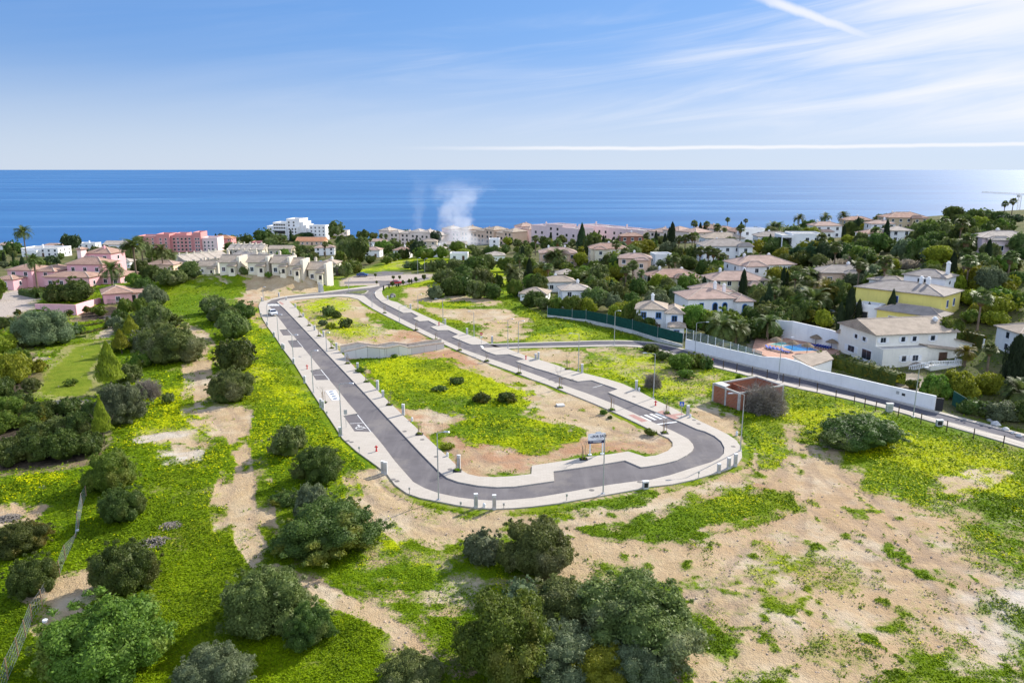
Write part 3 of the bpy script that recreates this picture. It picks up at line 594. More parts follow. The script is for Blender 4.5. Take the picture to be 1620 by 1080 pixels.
# windows and doors share meshes
_WC = {}; HB = []
def window(parent, loc, rz, w=1.1, h=1.2, style='plain', name='window'):
    k = (round(w, 1), round(h, 1), style)
    if k not in _WC:
        fr, gl = {'plain': ('trim_white', 'window_glass'), 'blue': ('frame_blue', 'window_glass'), 'bluesh': ('trim_white', 'shutter_blue'), 'door': ('trim_cream', 'door_wood'), 'dark': ('trim_cream', 'dark_recess'), 'shut': ('trim_white', 'window_glass'), 'arch': ('frame_blue', 'window_glass'), 'garage': ('trim_white', 'dark_recess'), 'round': ('trim_white', 'window_glass')}[style]
        a = MB(); g = MB()
        if style in ('arch', 'round'):
            def ring(wd, hh, y0, y1, mat, mbx):
                n = 10; r = wd / 2
                if style == 'arch': pts = [(-r, 0), (r, 0)] + [(r * math.cos(math.pi * i / n), hh - r + r * math.sin(math.pi * i / n)) for i in range(n + 1)]
                else: pts = [(r * math.cos(2 * math.pi * i / 14), hh / 2 + r * math.sin(2 * math.pi * i / 14)) for i in range(14)]
                N = len(pts); vs = [(x, y0, z) for x, z in pts] + [(x, y1, z) for x, z in pts]
                mbx.add(vs, [tuple(range(N))] + [((i + 1) % N, i, N + i, N + (i + 1) % N) for i in range(N)], mat)
            ring(w + .4, h + .2, -.05, .1, fr, a); ring(w, h, -.075, .1, gl, g)
        else:
            a.bb(-w / 2 - .12, w / 2 + .12, -.055, .1, -.12, h + .12, fr)
            if style not in ('door', 'garage', 'dark'): a.bb(-w / 2 - .2, w / 2 + .2, -.14, .1, -.22, -.121, fr)
            if style == 'shut':
                for s_ in (-1, 1): a.bb(s_ * (w / 2 + .14) - (w / 2 if s_ < 0 else 0), s_ * (w / 2 + .14) + (w / 2 if s_ > 0 else 0), -.1, .09, 0, h, fr)
            if style in ('plain', 'shut', 'bluesh', 'blue') and w > .9:
                for x0, x1 in ((-w / 2, -.03), (.03, w / 2)): g.bb(x0, x1, -.075, .1, 0, h, gl)
            else: g.bb(-w / 2, w / 2, -.075, .1, 0, h, gl)
        def mk(mb_, nm):
            o = mb_.build(nm); me_ = o.data; bpy.data.objects.remove(o); return me_
        _WC[k] = (mk(a, 'window_frame'), mk(g, 'pane'))
    o = bpy.data.objects.new(name, _WC[k][0]); link(o, parent); o.location = loc; o.rotation_euler = (0, 0, rz)
    p = bpy.data.objects.new('pane' if name == 'window' else 'door_leaf', _WC[k][1]); link(p, o); return o
def roof(mb, x0, x1, y0, y1, z, kind, rh, rm, oh=.45, caps=True):
    X0, X1, Y0, Y1 = x0 - oh, x1 + oh, y0 - oh, y1 + oh; th = .16; W, D = X1 - X0, Y1 - Y0
    B = [(X0, Y0, z), (X1, Y0, z), (X1, Y1, z), (X0, Y1, z)]; T = [(x, y, z + th) for x, y, _ in B]; zr = z + th + rh
    base = [(3, 2, 1, 0), (0, 1, 5, 4), (1, 2, 6, 5), (2, 3, 7, 6), (3, 0, 4, 7)]
    if kind == 'hip':
        if W >= D: r0, r1 = (X0 + D / 2, (Y0 + Y1) / 2, zr), (X1 - D / 2 + .01, (Y0 + Y1) / 2, zr); f = [(4, 5, 9, 8), (5, 6, 9), (6, 7, 8, 9), (7, 4, 8)]; hips = [(T[0], r0), (T[3], r0), (T[1], r1), (T[2], r1), (r0, r1)]
        else: r0, r1 = ((X0 + X1) / 2, Y0 + W / 2, zr), ((X0 + X1) / 2, Y1 - W / 2 + .01, zr); f = [(4, 5, 8), (5, 6, 9, 8), (6, 7, 9), (7, 4, 8, 9)]; hips = [(T[0], r0), (T[1], r0), (T[2], r1), (T[3], r1), (r0, r1)]
        mb.add(B + T + [r0, r1], base + f, rm)
    elif kind == 'gx':   # ridge along x
        r0, r1 = (X0, (Y0 + Y1) / 2, zr), (X1, (Y0 + Y1) / 2, zr); mb.add(B + T + [r0, r1], base + [(4, 5, 9, 8), (5, 6, 9), (6, 7, 8, 9), (7, 4, 8)], rm); hips = [(r0, r1)]
    elif kind == 'gy':
        r0, r1 = ((X0 + X1) / 2, Y0, zr), ((X0 + X1) / 2, Y1, zr); mb.add(B + T + [r0, r1], base + [(4, 5, 8), (5, 6, 9, 8), (6, 7, 9), (7, 4, 8, 9)], rm); hips = [(r0, r1)]
    elif kind == 'shedr': # falls towards +x
        mb.add([(X0, Y0, z + rh), (X1, Y0, z), (X1, Y1, z), (X0, Y1, z + rh), (X0, Y0, z + rh + th), (X1, Y0, z + th), (X1, Y1, z + th), (X0, Y1, z + rh + th)], base + [(4, 5, 6, 7)], rm); hips = []
    elif kind == 'shed': # rises to the back
        mb.add(B + T[:2] + [(X1, Y1, zr), (X0, Y1, zr)], base + [(4, 5, 6, 7)], rm); hips = []
    elif kind == 'shedf':
        mb.add(B + [(X0, Y0, zr), (X1, Y0, zr)] + T[2:], base + [(4, 5, 6, 7)], rm); hips = []
    elif kind == 'pyr':
        mb.add(B + T + [((X0 + X1) / 2, (Y0 + Y1) / 2, zr)], base + [(4, 5, 8), (5, 6, 8), (6, 7, 8), (7, 4, 8)], rm); hips = [(q, ((X0 + X1) / 2, (Y0 + Y1) / 2, zr)) for q in T]
    if caps:
        for a, b_ in hips:
            if (Vector(a) - Vector(b_)).length > .3: mb.tube([a, b_], .13, 'ridge_tile', 4)
def building(name, label, cat, lm, loc, rz, boxes, wall, rm, wins='auto', chim=(), style='plain', group=None, detail=1, base=2.5, h=3):
    """boxes: (x0,x1,y0,y1,z0,z1,roof,rh[,wallmat]); front face looks to -y"""
    e = empty(name, loc, rz, label, cat, group); W = MB(); Rf = MB(); wl = []
    for i, bx in enumerate(boxes):
        x0, x1, y0, y1, z0, z1, rk, rh = bx[:8]; wm = bx[8] if len(bx) > 8 else wall
        zb = z0 - base if z0 < .5 else z0
        W.bb(x0, x1, y0, y1, zb, z1, wm)
        if rk in ('gx', 'gy'):
            zt = z1 + .16 + rh * .93
            if rk == 'gx':
                for x in (x0, x1): W.add([(x + (0.004 if x == x0 else -.004), y0, z1), (x, y1, z1), (x, (y0 + y1) / 2, zt)], [(0, 1, 2)], wm)
            else:
                for y in (y0, y1): W.add([(x0, y + (0.004 if y == y0 else -.004), z1), (x1, y, z1), ((x0 + x1) / 2, y, zt)], [(0, 1, 2)], wm)
        if rk == 'shedr': W.add([(x, y, z) for y in (y0, y1) for x, z in ((x0, z1), (x1, z1), (x0, z1 + rh))], [(0, 1, 2), (5, 4, 3), (0, 2, 5, 3)], wm)
        if rk == 'flat':
            pt = .22; ph = rh
            W.bb(x0 - .06, x1 + .06, y0 - .06, y0 + pt, z1 + .002, z1 + ph, wm); W.bb(x0 - .06, x1 + .06, y1 - pt, y1 + .06, z1 + .002, z1 + ph, wm)
            W.bb(x0 - .06, x0 + pt, y0 + pt, y1 - pt, z1 + .002, z1 + ph, wm); W.bb(x1 - pt, x1 + .06, y0 + pt, y1 - pt, z1 + .002, z1 + ph, wm)
            Rf.bb(x0 + pt, x1 - pt, y0 + pt, y1 - pt, z1 - .1, z1 + .06, 'roof_flatgrey')
        elif rk != 'none': roof(Rf, x0, x1, y0, y1, z1 + .003, rk, rh, rm)
        if wins == 'auto' and z1 - z0 > 2.0:
            fl = max(1, int(round((z1 - z0) / 2.9))); fh = (z1 - z0) / fl
            for k in range(fl):
                zz = z0 + k * fh + fh * .32
                n = max(1, int((x1 - x0) / 3.4)); 
                for j in range(n):
                    if k == 0 and j == n // 2 and n > 1 and i == 0: wl.append(('f', x0 + (j + .5) * (x1 - x0) / n, y0, z0 + .05, 1.1, 2.1, 'door'))
                    elif n > 1 or (x1 - x0) > 2: wl.append(('f', x0 + (j + .5) * (x1 - x0) / n, y0, zz, 1.1, 1.25, style))
                n = int((y1 - y0) / 4.2)
                for j in range(n):
                    wl.append(('l', x0, y0 + (j + .5) * (y1 - y0) / n, zz, .9, 1.2, style)); wl.append(('r', x1, y0 + (j + .5) * (y1 - y0) / n, zz, .9, 1.2, style))
    if wins != 'auto': wl = list(wins)
    ox, oy = loc[0], loc[1]; 
    for fc, u, y, z, ww, hh, stl in wl[:90]:
        P = {'f': ((u, y, z), 0.0), 'l': ((u, y, z), -math.pi / 2), 'r': ((u, y, z), math.pi / 2)}[fc]
        # only faces one can see from the drone's side of the house
        nrm = {'f': Vector((0, -1, 0)), 'l': Vector((-1, 0, 0)), 'r': Vector((1, 0, 0))}[fc]; nrm.rotate(Matrix.Rotation(rz, 3, 'Z'))
        if nrm.x * -ox + nrm.y * -oy < -0.15 * math.hypot(ox, oy): continue
        pt = Vector(P[0])
        if any(b_[0] + .05 < pt.x + nrm0.x * .3 < b_[1] - .05 and b_[2] + .05 < pt.y + nrm0.y * .3 < b_[3] - .05 and b_[4] < pt.z + .5 < b_[5] for b_ in boxes for nrm0 in ({'f': Vector((0, -1, 0)), 'l': Vector((-1, 0, 0)), 'r': Vector((1, 0, 0))}[fc],)): continue
        window(e, P[0], P[1], ww, hh, stl, 'door' if stl in ('door', 'garage') else 'window')
    W.build('wall', e)
    r_ = Rf.build('roof', e) if Rf.v else None
    for c in chim:
        cx, cy, cz, ch = c[:4]; cm = c[4] if len(c) > 4 else 'trim_white'; q = MB()
        q.bb(cx - .35, cx + .35, cy - .35, cy + .35, cz - 1.2, cz + ch, cm); q.bb(cx - .45, cx + .45, cy - .45, cy + .45, cz + ch + .001, cz + ch + .15, cm)
        q.bb(cx - .25, cx + .25, cy - .25, cy + .25, cz + ch + .151, cz + ch + .5, cm); q.build('chimney', r_ or e)
    HB.append((loc[0] - math.sin(rz) * 5, loc[1] + math.cos(rz) * 5, max(max(abs(b_[1]), abs(b_[0])) for b_ in boxes)))
    if lm: landmark(lm, (loc[0], loc[1], loc[2]), max(6, max(b_[1] - b_[0] for b_ in boxes) / 2 / mpp(Vector(loc))), h)
    return e
_hr = random.Random(11)
def H(lm, label, px, py, wpx, st, kind, wall, rm, rot=0, dep=None, cat='house', name='house', wing=None, style='plain', chim=1, fh=2.9, rh=None, group=None):
    p = at(px, py); s = mpp(p); W = wpx * s / max(.5, math.cos(R(rot))); D = dep or max(7.0, W * .62); hh = st * fh; x = W / 2
    rk = {'hip': 'hip', 'gable': 'gx', 'gabley': 'gy', 'flat': 'flat', 'shed': 'shed', 'pyr': 'pyr'}[kind]
    rh = rh if rh is not None else (.7 if rk == 'flat' else min(W, D) * .2)
    B = [(-x, x, 0, D, 0, hh, rk, rh, 'wall_' + wall)]
    if wing: # (x fraction 0..1 start, end, forward m, height fraction)
        a, b_, fw, hf = wing; B.append((-x + a * W, -x + b_ * W, -fw, .02 if hf < 1 else .5, 0, hh * hf, rk if rk != 'gx' else 'gy', rh * .6, 'wall_' + wall))
    C = [( -x + W * f_, D * .6, hh + rh * .6, .9 + .5 * _hr.random()) for f_ in ([.25, .7] if chim == 2 else [.3 + .4 * _hr.random()])[:chim]]
    return building(name, label, cat, lm, p, R(rot), B, 'wall_' + wall, 'roof_' + rm, chim=C, style=style, group=group, h=hh * .6)

# ------------------------------------------------------------------ hero buildings
# white gabled house at the right, set behind its garden wall
a = at(1391, 583); b_ = at(1477, 571.5); rz = math.atan2(b_.y - a.y, b_.x - a.x)
L = (b_ - a).length * 1.5; D = 12.0; p = a.copy(); p.z = 0
building('villa', 'white gabled two storey house with shuttered windows above the hedge by the access road', 'house', 'white gabled house', p, rz,
   [(0, L, 1.8, 1.8 + D, 0, 6.3, 'gx', 2.0, 'wall_ivory'), (-.01, L * .56, -.6, 1.79, 0, 4.0, 'flat', .12, 'wall_ivory'), (L * .56, L * 1.08, -.62, 1.795, 0, 2.7, 'shedr', 1.5, 'wall_ivory'), (L + .003, L * 1.4, 1.8, 9.5, 0, 2.7, 'shedr', 2.2, 'wall_ivory'), (.02, 4, 1.8 + D + .01, 14, 0, 4.2, 'shedf', .8, 'wall_ivory')],
   'wall_ivory', 'roof_sandy', wins=[('f', 1.5, 1.8, 4.85, 1.1, .95, 'shut'), ('f', L * .33, 1.8, 4.85, .8, .95, 'shut'), ('f', L * .47, 1.8, 4.85, .8, .95, 'shut'), ('f', L * .70, 1.8, 4.85, .9, .95, 'shut'), ('f', L * .26, -.6, 1.5, .9, 1.1, 'shut'), ('f', L * .40, -.6, 1.5, 1.2, 1.1, 'shut'),
         ('f', L * .74, -.62, .75, 1.8, 2.2, 'door'), ('f', L * 1.2, 1.8, 1.2, .8, 1.0, 'plain'), ('l', 0, 5.4, 4.4, .9, .8, 'shut'), ('l', 0, 8.0, 4.4, .8, .8, 'shut'), ('l', 0, 4.2, .9, 2.8, 1.9, 'plain'), ('l', 0, 9.2, 1.3, 2.0, 1.2, 'shut')],
   chim=[(L * .9, 6.0, 7.4, .8)], h=4)
# its entrance stair with balustrade
e = empty('entrance_stair', (0, 0, 0), 0, 'flight of steps with a white balustrade beside the white gabled house', 'stairs')
e.location = p; e.rotation_euler = (0, 0, rz)
q = MB(); 
for k in range(9): q.bb(L * .26 + k * .32, L * .26 + (k + 1) * .32 - .001, -2.4, -.62, -.3, .15 + k * .15, 'roof_pale')
q.build('steps', e); q = MB(); q.bb(L * .26 + 2.88, L * .8, -4.6, -2.81, -.5, 1.35, 'wall_ivory'); q.bb(L * .26 + 2.88, L * .495, -2.8, -.62, -.5, 1.35, 'wall_ivory'); q.build('landing', e)
def balustrade(parent, pts, hgt=.9):
    q = MB()
    for (x0, y0, z0), (x1, y1, z1) in zip(pts, pts[1:]):
        n = max(2, int(math.dist((x0, y0), (x1, y1)) / .35))
        for i in range(n + 1):
            u = i / n; q.box((x0 + (x1 - x0) * u, y0 + (y1 - y0) * u, z0 + (z1 - z0) * u + hgt / 2), (.13, .13, hgt), 'trim_white')
        q.tube([(x0, y0, z0 + hgt), (x1, y1, z1 + hgt)], .11, 'trim_white', 5); q.tube([(x0, y0, z0 + .06), (x1, y1, z1 + .06)], .09, 'trim_white', 5)
    return q.build('balustrade', parent)
balustrade(e, [(L * .26, -2.45, .1), (L * .26 + 2.9, -4.5, 1.36), (L * .62, -4.5, 1.36), (L * .79, -4.5, 1.36), (L * .79, -2.9, 1.36)])

# yellow villa behind it
c = at(1484, 529); k = mpp(c)
def PX(dx): return dx * k
building('villa', 'yellow two storey villa with a brown tiled roof between cypresses and palms', 'villa', 'yellow villa', c, R(-48),
   [(-13, 0, 0, 6.2, 0, 3.6, 'hip', 1.3), (-20, -1.5, 4.5, 16, 0, 7.4, 'hip', 1.6), (-18, -13.01, .5, 4.49, 0, 3.5, 'flat', .9, 'wall_white'), (-14, -5, 16.01, 23, 0, 9.8, 'hip', 1.3, 'wall_white'), (-22, -14.01, 16.2, 22, 0, 7.8, 'hip', .9, 'wall_white')],
   'wall_yellow', 'roof_greyish', wins=[('f', -9.5, 0, 1.2, 1.8, 1.3, 'plain'), ('f', -3.2, 0, 1.1, 1.5, 1.4, 'bluesh'), ('r', 0, 2.0, 1.0, 1.1, 1.6, 'arch'), ('r', 0, 4.6, 1.0, 1.1, 1.6, 'arch'), ('f', -11, 4.5, 4.4, 1.0, 2.0, 'bluesh'), ('r', -1.5, 8.0, 4.7, 1.0, 1.5, 'bluesh'), ('r', -1.5, 12.0, 4.7, 1.0, 1.5, 'bluesh'), ('r', -5, 19, 8.2, .9, .9, 'round'), ('f', -10, 16.01, 7.6, 1.8, 1.7, 'garage'), ('f', -16, .5, 1.0, 1.6, 1.6, 'dark')],
   chim=[(-8, 10, 9.0, 1.2), (-6.5, 10, 9.0, 1.2), (-6, 20, 11.2, 1.7), (-12, 5.6, 4.6, 1.3)], h=4)
# white villa with blue framed windows
c = at(1140, 511); k = mpp(c)
building('villa', 'white villa with tall blue arched windows and pinkish hipped roofs behind dark conifers', 'villa', 'blue arched villa', c, R(6),
   [(PX(-52), PX(28), 1.2, 12, 0, 6.0, 'hip', 1.9), (PX(24), PX(52), 0, 8, 0, 5.4, 'hip', 1.3), (PX(-10), PX(48), 12.01, 20, 0, 6.0, 'hip', 1.8)], 'wall_white', 'roof_rosy', style='blue',
   wins=[('f', PX(-30), 1.2, 3.6, .9, 1.4, 'blue'), ('f', PX(-8), 1.2, 1.6, 1.1, 3.4, 'arch'), ('f', PX(8), 1.2, 1.6, 1.1, 3.4, 'arch'), ('f', PX(38), 0, 1.5, 1.1, 3.2, 'arch'), ('f', PX(-42), 1.2, .8, 1, 1.3, 'blue')], chim=[(PX(4), 7, 7.5, 1.7), (PX(26), 9.5, 7, 1.2)], h=4)
c = at(1044, 527); k = mpp(c)
building('villa', 'white and pale blue villa with sandy roof behind the green screened fence', 'villa', 'pale blue villa', c, R(-12),
   [(PX(-38), PX(8), 0, 8, 0, 5.6, 'hip', 1.4), (PX(8.2), PX(34), -2, 6, 0, 5.2, 'hip', 1.2), (PX(14), PX(36), -6, -2.01, 0, 2.8, 'hip', .7)], 'wall_white', 'roof_sandy', style='blue', chim=[(PX(-14), 4, 6.8, 1.6)], h=4)
# pink villa on the left
c = at(100, 456); k = mpp(c)
building('villa', 'large pink villa with stepped brown roofs at the turning circle', 'villa', 'large pink villa', c, R(-6),
   [(PX(-30), PX(46), 0, 9, 0, 3.6, 'hip', 1.2), (PX(-22), PX(40), 9.01, 17, 0, 6.6, 'hip', 2.0), (PX(-14), PX(30), 17.01, 25, 0, 9.4, 'hip', 1.8), (PX(-104), PX(-62), 3, 12, 0, 5.2, 'hip', 1.6), (PX(-62), PX(-30), 5, 15, 0, 4.6, 'hip', 1.5), (PX(-100), PX(-72), -3, 2.99, 0, 3.0, 'hip', 1.0), (PX(44), PX(78), 6, 16, 0, 3.2, 'hip', 1.2), (PX(-19), PX(-12), 14, 16.9, 0, 11.0, 'hip', .5, 'wall_palepink')],
   'wall_pink', 'roof_terracotta', chim=[(PX(10), 20, 10.4, 1.0, 'wall_pink')], h=4)
c = at(181, 481); q = at(227, 474); rz = math.atan2(q.y - c.y, q.x - c.x) * .6; k = mpp(c)
building('gatehouse', 'small pink gatehouse with a hipped terracotta roof above the formal garden', 'house', 'pink gatehouse', c, rz,
   [(PX(-14), PX(26), 0, 10, 0, 3.0, 'hip', 1.5), (PX(26), PX(46), 1.0, 8, 0, 2.6, 'shed', .5)], 'wall_pink', 'roof_terracotta', wins=[('f', PX(38), 1.0, .9, .9, 1.2, 'plain'), ('f', PX(29), 1.0, .1, 1.0, 2.0, 'garage'), ('f', PX(6), 0, .9, 1.0, 1.2, 'plain')])
# pink hotel by the sea
c = at(283, 399); k = mpp(c); bx = [(PX(-65), PX(-34), 4, 18, 0, 9.8, 'flat', 1.0), (PX(-34), PX(-14), 2, 16, 0, 10.8, 'flat', 1.4), (PX(-14), PX(22), 4, 18, 0, 10.1, 'flat', 1.0), (PX(22), PX(34), 2.5, 16, 0, 11.6, 'flat', 1.6), (PX(34), PX(58), 4, 18, 0, 8.4, 'flat', 1.0, 'wall_palepink'), (PX(-10), PX(8), 8, 18, 10.15, 11.4, 'flat', .8)]
wl = []
for f_ in range(4):
    for u in (-58, -50, -42, -28, -20, -9, -3, 3, 9, 15, 26, 30, 38, 44, 50):
        y = 2 if u in (-28, -20) else 2.5 if u in (26, 30) else 4
        if f_ == 3 and u > 34: continue
        wl.append(('f', PX(u), y, 0.8 + f_ * 2.4, 1.3 if u % 2 else 1.0, 1.3, 'dark' if u in (-58, -50, -9, 3, 9) else 'plain'))
building('hotel', 'dusky pink four storey hotel with white trim near the sea', 'hotel', 'pink hotel', c, R(4), bx, 'wall_rose', 'roof_terracotta', wins=wl, h=8)
# stepped white apartment block
c = at(456, 380); k = mpp(c); bx = [(PX(-36), PX(-24), 2, 16, 0, 10.5, 'flat', 1), (PX(-24), PX(-2), 0, 16, 0, 13.5, 'flat', 1), (PX(-2), PX(20), 1, 18, 0, 16.5, 'flat', 1), (PX(20), PX(25), 2, 18, 0, 14, 'flat', 1), (PX(25), PX(29), 3, 18, 0, 11.5, 'flat', 1), (PX(29), PX(33), 4, 18, 0, 8, 'flat', 1), (PX(2), PX(18), -2, .99, 0, 10.5, 'flat', .8)]
wl = [('f', PX(u), 0, 1.6 + f_ * 2.6, 1.5, 1.1, 'dark') for f_ in (0, 3, 4) for u in (-21, -17, -13, -9, -5)] + [('f', PX(-13), 0, 5.2, PX(18), 2.6, 'dark')] + [('f', PX(u), -2, 1.4 + f_ * 2.4, 1.1, 1.3, 'dark') for f_ in range(4) for u in (5, 10, 15)] + [('f', PX(u), 1, 11.4 + f_ * 2.5, 1.2, 1.3, 'dark') for f_ in range(2) for u in (2, 10)] + [('f', PX(-30), 2, 1.4 + f_ * 2.3, 1.2, 1.3, 'dark') for f_ in range(4)] + [('r', PX(33), 8 + j * 4, 1.2 + f_ * 2.3, 1.8, 1.5, 'dark') for f_ in range(3) for j in range(2)]
building('apartment_block', 'tall stepped white apartment block standing against the sea', 'apartments', 'stepped white block', c, R(-8), bx, 'wall_white', 'roof_terracotta', wins=wl, h=10)
# modern white house
c = at(1268, 397); k = mpp(c)
building('villa', 'modern white flat roofed house with a covered terrace above the dark hedge', 'villa', 'modern white house', c, R(-4), [(PX(-14), PX(34), 2, 12, 0, 6.0, 'flat', .5), (PX(-32), PX(-14.1), 0, 10, 5.0, 5.7, 'flat', .3), (PX(-32), PX(-14.1), 6, 10, 0, 4.99, 'none', 0), (PX(-31.5), PX(-30.5), .2, .9, 0, 5, 'none', 0), (PX(-34), PX(-14.1), -1, 5.9, 0, 1.0, 'none', 0)], 'wall_white', 'roof_pale', wins=[('f', PX(-22), 6, 1.2, 4, 2.6, 'dark'), ('f', PX(10), 2, 3.4, 1.2, 1.4, 'plain'), ('f', PX(24), 2, 3.4, 1.2, 1.4, 'plain')], h=4)

# ------------------------------------------------------------------ the other houses of the village
HT = [
 ('peach villa','two storey peach villa with round windows behind a date palm',883,423,58,2,'hip','peach','rosy',0,(.55,.8,1.2,.95),'villa',2),
 ('hipped garage','low hipped garage with an open front below the peach villa',899,446,30,.9,'hip','blush','pale',6,None,'garage',0),
 ('orange peach house','large peach house with gable end and stacked roofs among fan palms',1003,443,50,2.6,'hip','peach','rosy',-8,(.5,.9,2.5,.95),'villa',1),
 ('stacked roof house','pale house with broad terracotta roofs behind the large peach house',963,416,58,2,'hip','cream','terracotta',0,(.1,.4,3,1),'house',1),
 ('red brown house','red brown two storey house with flat tiled roof on the skyline',1000,393,36,2,'hip','brickred','terracotta',0,None,'house',1),
 ('cream bungalow','cream bungalow with a wide brown hipped roof and arched window',1070,455,80,1.15,'hip','cream','terracotta',4,(.45,.7,1.6,1),'bungalow',2),
 ('low white house','low white house with sandy hipped roof behind the corner hedge',885,462,50,1.1,'hip','white','sandy',4,None,'house',1),
 ('white cottage','white cottage with a pyramid roof and small dark windows',912,487,46,1.7,'hip','white','pale',6,None,'house',1),
 ('white shed','white walled outbuilding with low sandy roofs at the field corner',843,477,40,.75,'hip','white','sandy',-14,None,'outbuilding',0),
 ('pinkish bungalow','cream house with a long pinkish roof in front of the big white villa',1170,466,88,1.5,'hip','paleyellow','rosy',4,(.62,.85,3,.7),'house',2),
 ('big white villa','big white villa with several rosy roofs in the village centre',1212,446,92,1.9,'hip','white','rosy',8,(.05,.4,3.5,1),'villa',2),
 ('square white villa','square white two storey villa with brown roof uphill of the palms',1150,413,76,1.9,'hip','white','greyish',0,(.7,.98,2,1),'villa',1),
 ('upper white house','white house with a sandy roof just behind the square white villa',1146,391,62,1.3,'hip','white','sandy',0,None,'house',1),
 ('blank white house','white flat roofed house with a blank wall beside two cypresses',1190,387,36,2.2,'flat','white','pale',0,None,'house',0),
 ('long white house','white house with grey hipped roof beyond the village centre',1226,389,54,1.3,'hip','white','greyish',-4,None,'house',1),
 ('two tier house','white two tier house with pinkish roofs on the ridge',1309,377,44,1.9,'hip','white','rosy',3,(0,.6,2.5,.55),'house',2),
 ('peach bungalow','peach bungalow with a round window between two tall fan palms',1338,452,76,1.2,'hip','peach','greyish',-5,(.45,.8,2,1),'bungalow',1),
 ('small tan house','tan house with orange roof on the skyline left of the ridge villa',1359,364,42,1.8,'hip','tan','terracotta',0,None,'house',1),
 ('ridge villa','wide tan two storey villa on the ridge with several chimneys',1436,362,62,1.9,'hip','tan','terracotta',0,(.55,.8,1.5,.95),'villa',2),
 ('brown roof house','white house with a brown roof half hidden by cypresses',1388,386,40,1.3,'hip','white','terracotta',5,None,'house',0),
 ('back ridge house','small white house with a pinkish roof behind the brown roofed house',1396,372,38,1.7,'hip','white','rosy',0,None,'house',1),
 ('cypress ridge house','white house with pale roof just right of the ridge cypresses',1424,384,34,1.5,'hip','white','pale',0,None,'house',0),
 ('low white ridge house','low white flat house left of the dark pine belt',1378,383,26,.8,'flat','white','pale',0,None,'house',0),
 ('pale pink villa','pale pink villa with veranda columns on the right hilltop',1592,402,74,1.5,'hip','palepink','pale',-10,(.1,.5,2.5,.9),'villa',1),
 ('white roadside house','white house with blue shadowed wall at the far right edge',1634,566,50,1.6,'hip','white','sandy',0,None,'house',0),
 ('white garden wall house','white flat house with long garden wall beside the peach house',1050,420,28,1.3,'flat','white','pale',6,None,'house',0),
 ('left villa row house','white villa with a sandy roof left of the smoke',635,409,25,1.4,'hip','white','terracotta',-6,None,'house',1),
 ('hedge villa','white villa behind the big round tree at the meadow edge',688,407,28,1.4,'hip','white','pale',-8,None,'house',1),
 ('long white bungalow','long white bungalow at the foot of the smoke',722,395,30,1.0,'gable','white','pale',0,None,'bungalow',0),
 ('flat white bungalow','flat white bungalow under clipped hedge below the smoke',726,412,28,.9,'flat','white','pale',0,None,'bungalow',0),
 ('pale roof house','house with a broad pale roof behind the dark grove',785,416,28,1.1,'hip','white','pale',5,None,'house',0),
 ('white cube house','white cube house right of the smoke base',782,392,16,1.5,'flat','white','pale',0,None,'house',0),
 ('sandy house','sandy roofed house between pines left of the smoke',679,394,24,1.5,'hip','beige','sandy',0,None,'house',0),
 ('meadow white house','white house with terracotta roof left of the yellow meadow',588,408,26,1.4,'hip','white','rosy',-5,None,'house',1),
 ('palm white house','white house behind the pair of palms near the long beige apartments',596,390,28,1.2,'hip','white','rosy',0,None,'house',0),
 ('poolside house','white house with shallow roof behind the small blue pool',514,404,30,1.5,'hip','white','rosy',8,None,'house',1),
 ('hip house','cream hipped house behind the front row of terraced houses',518,436,27,1.5,'hip','cream','sandy',-5,None,'house',1),
 ('red house','small house with red walls behind the terraces',409,396,20,1.8,'flat','rose','terracotta',0,None,'house',0),
 ('long orange roof','long low building with an orange tiled roof below the white block',490,388,44,1.0,'gable','peach','orange',0,None,'building',0),
 ('beige hall','beige roofed building behind the upper terrace',443,404,36,1.3,'gable','beige','sandy',0,None,'building',0),
 ('coast villa','white coastal villa with a brown roof left of the stepped block',393,379,30,1.7,'hip','white','terracotta',0,None,'house',1),
 ('round white block','white apartment block right of the stepped block',503,380,26,4,'flat','white','pale',-6,None,'apartments',0),
 ('pale shore house','pale shore house behind the tall loose tree',535,378,30,2.2,'flat','blush','pale',0,None,'house',0),
 ('hotel annexe','pink annexe with an orange roof at the right end of the hotel',350,394,34,2.6,'hip','rose','orange',0,None,'annexe',0),
 ('orange villa','villa with a faded orange roof behind the row of palms',254,432,44,1.3,'hip','peach','rosy',-4,None,'house',0),
 ('shore house one','white shore house with flat roof behind the twin tall palms',64,406,58,1.5,'flat','white','pale',0,(.1,.5,3,.8),'house',1),
 ('shore house two','white stepped shore house right of the round pine',138,399,28,1.8,'flat','white','pale',0,None,'house',1),
 ('shore house three','long whitewashed shore house with a greyish roof',183,395,40,1.2,'gable','white','pale',-3,None,'house',1),
 ('shore house four','small white shore house at the left picture edge',8,400,30,1.6,'hip','white','rosy',0,None,'house',0),
 ('lawn bungalow','white bungalow with a pale roof beside the green slope',190,424,32,1.0,'hip','white','pale',0,None,'bungalow',0),
 ('shed roof house','low pinkish house under the palms left of the green slope',80,398,34,1.1,'hip','blush','rosy',0,None,'house',0),
]
def fixcat(l, c): return c
for lm, lab, px, py, wp, st, kd, wl_, rf, rot, wing, ct, ch in HT:
    H(lm, lab, px, py, wp, st, kd, wl_, rf, rot, None, 'apartments' if ct == 'apartments' else ct, {'apartments': 'apartment_block'}.get(ct, ct), wing, chim=ch)
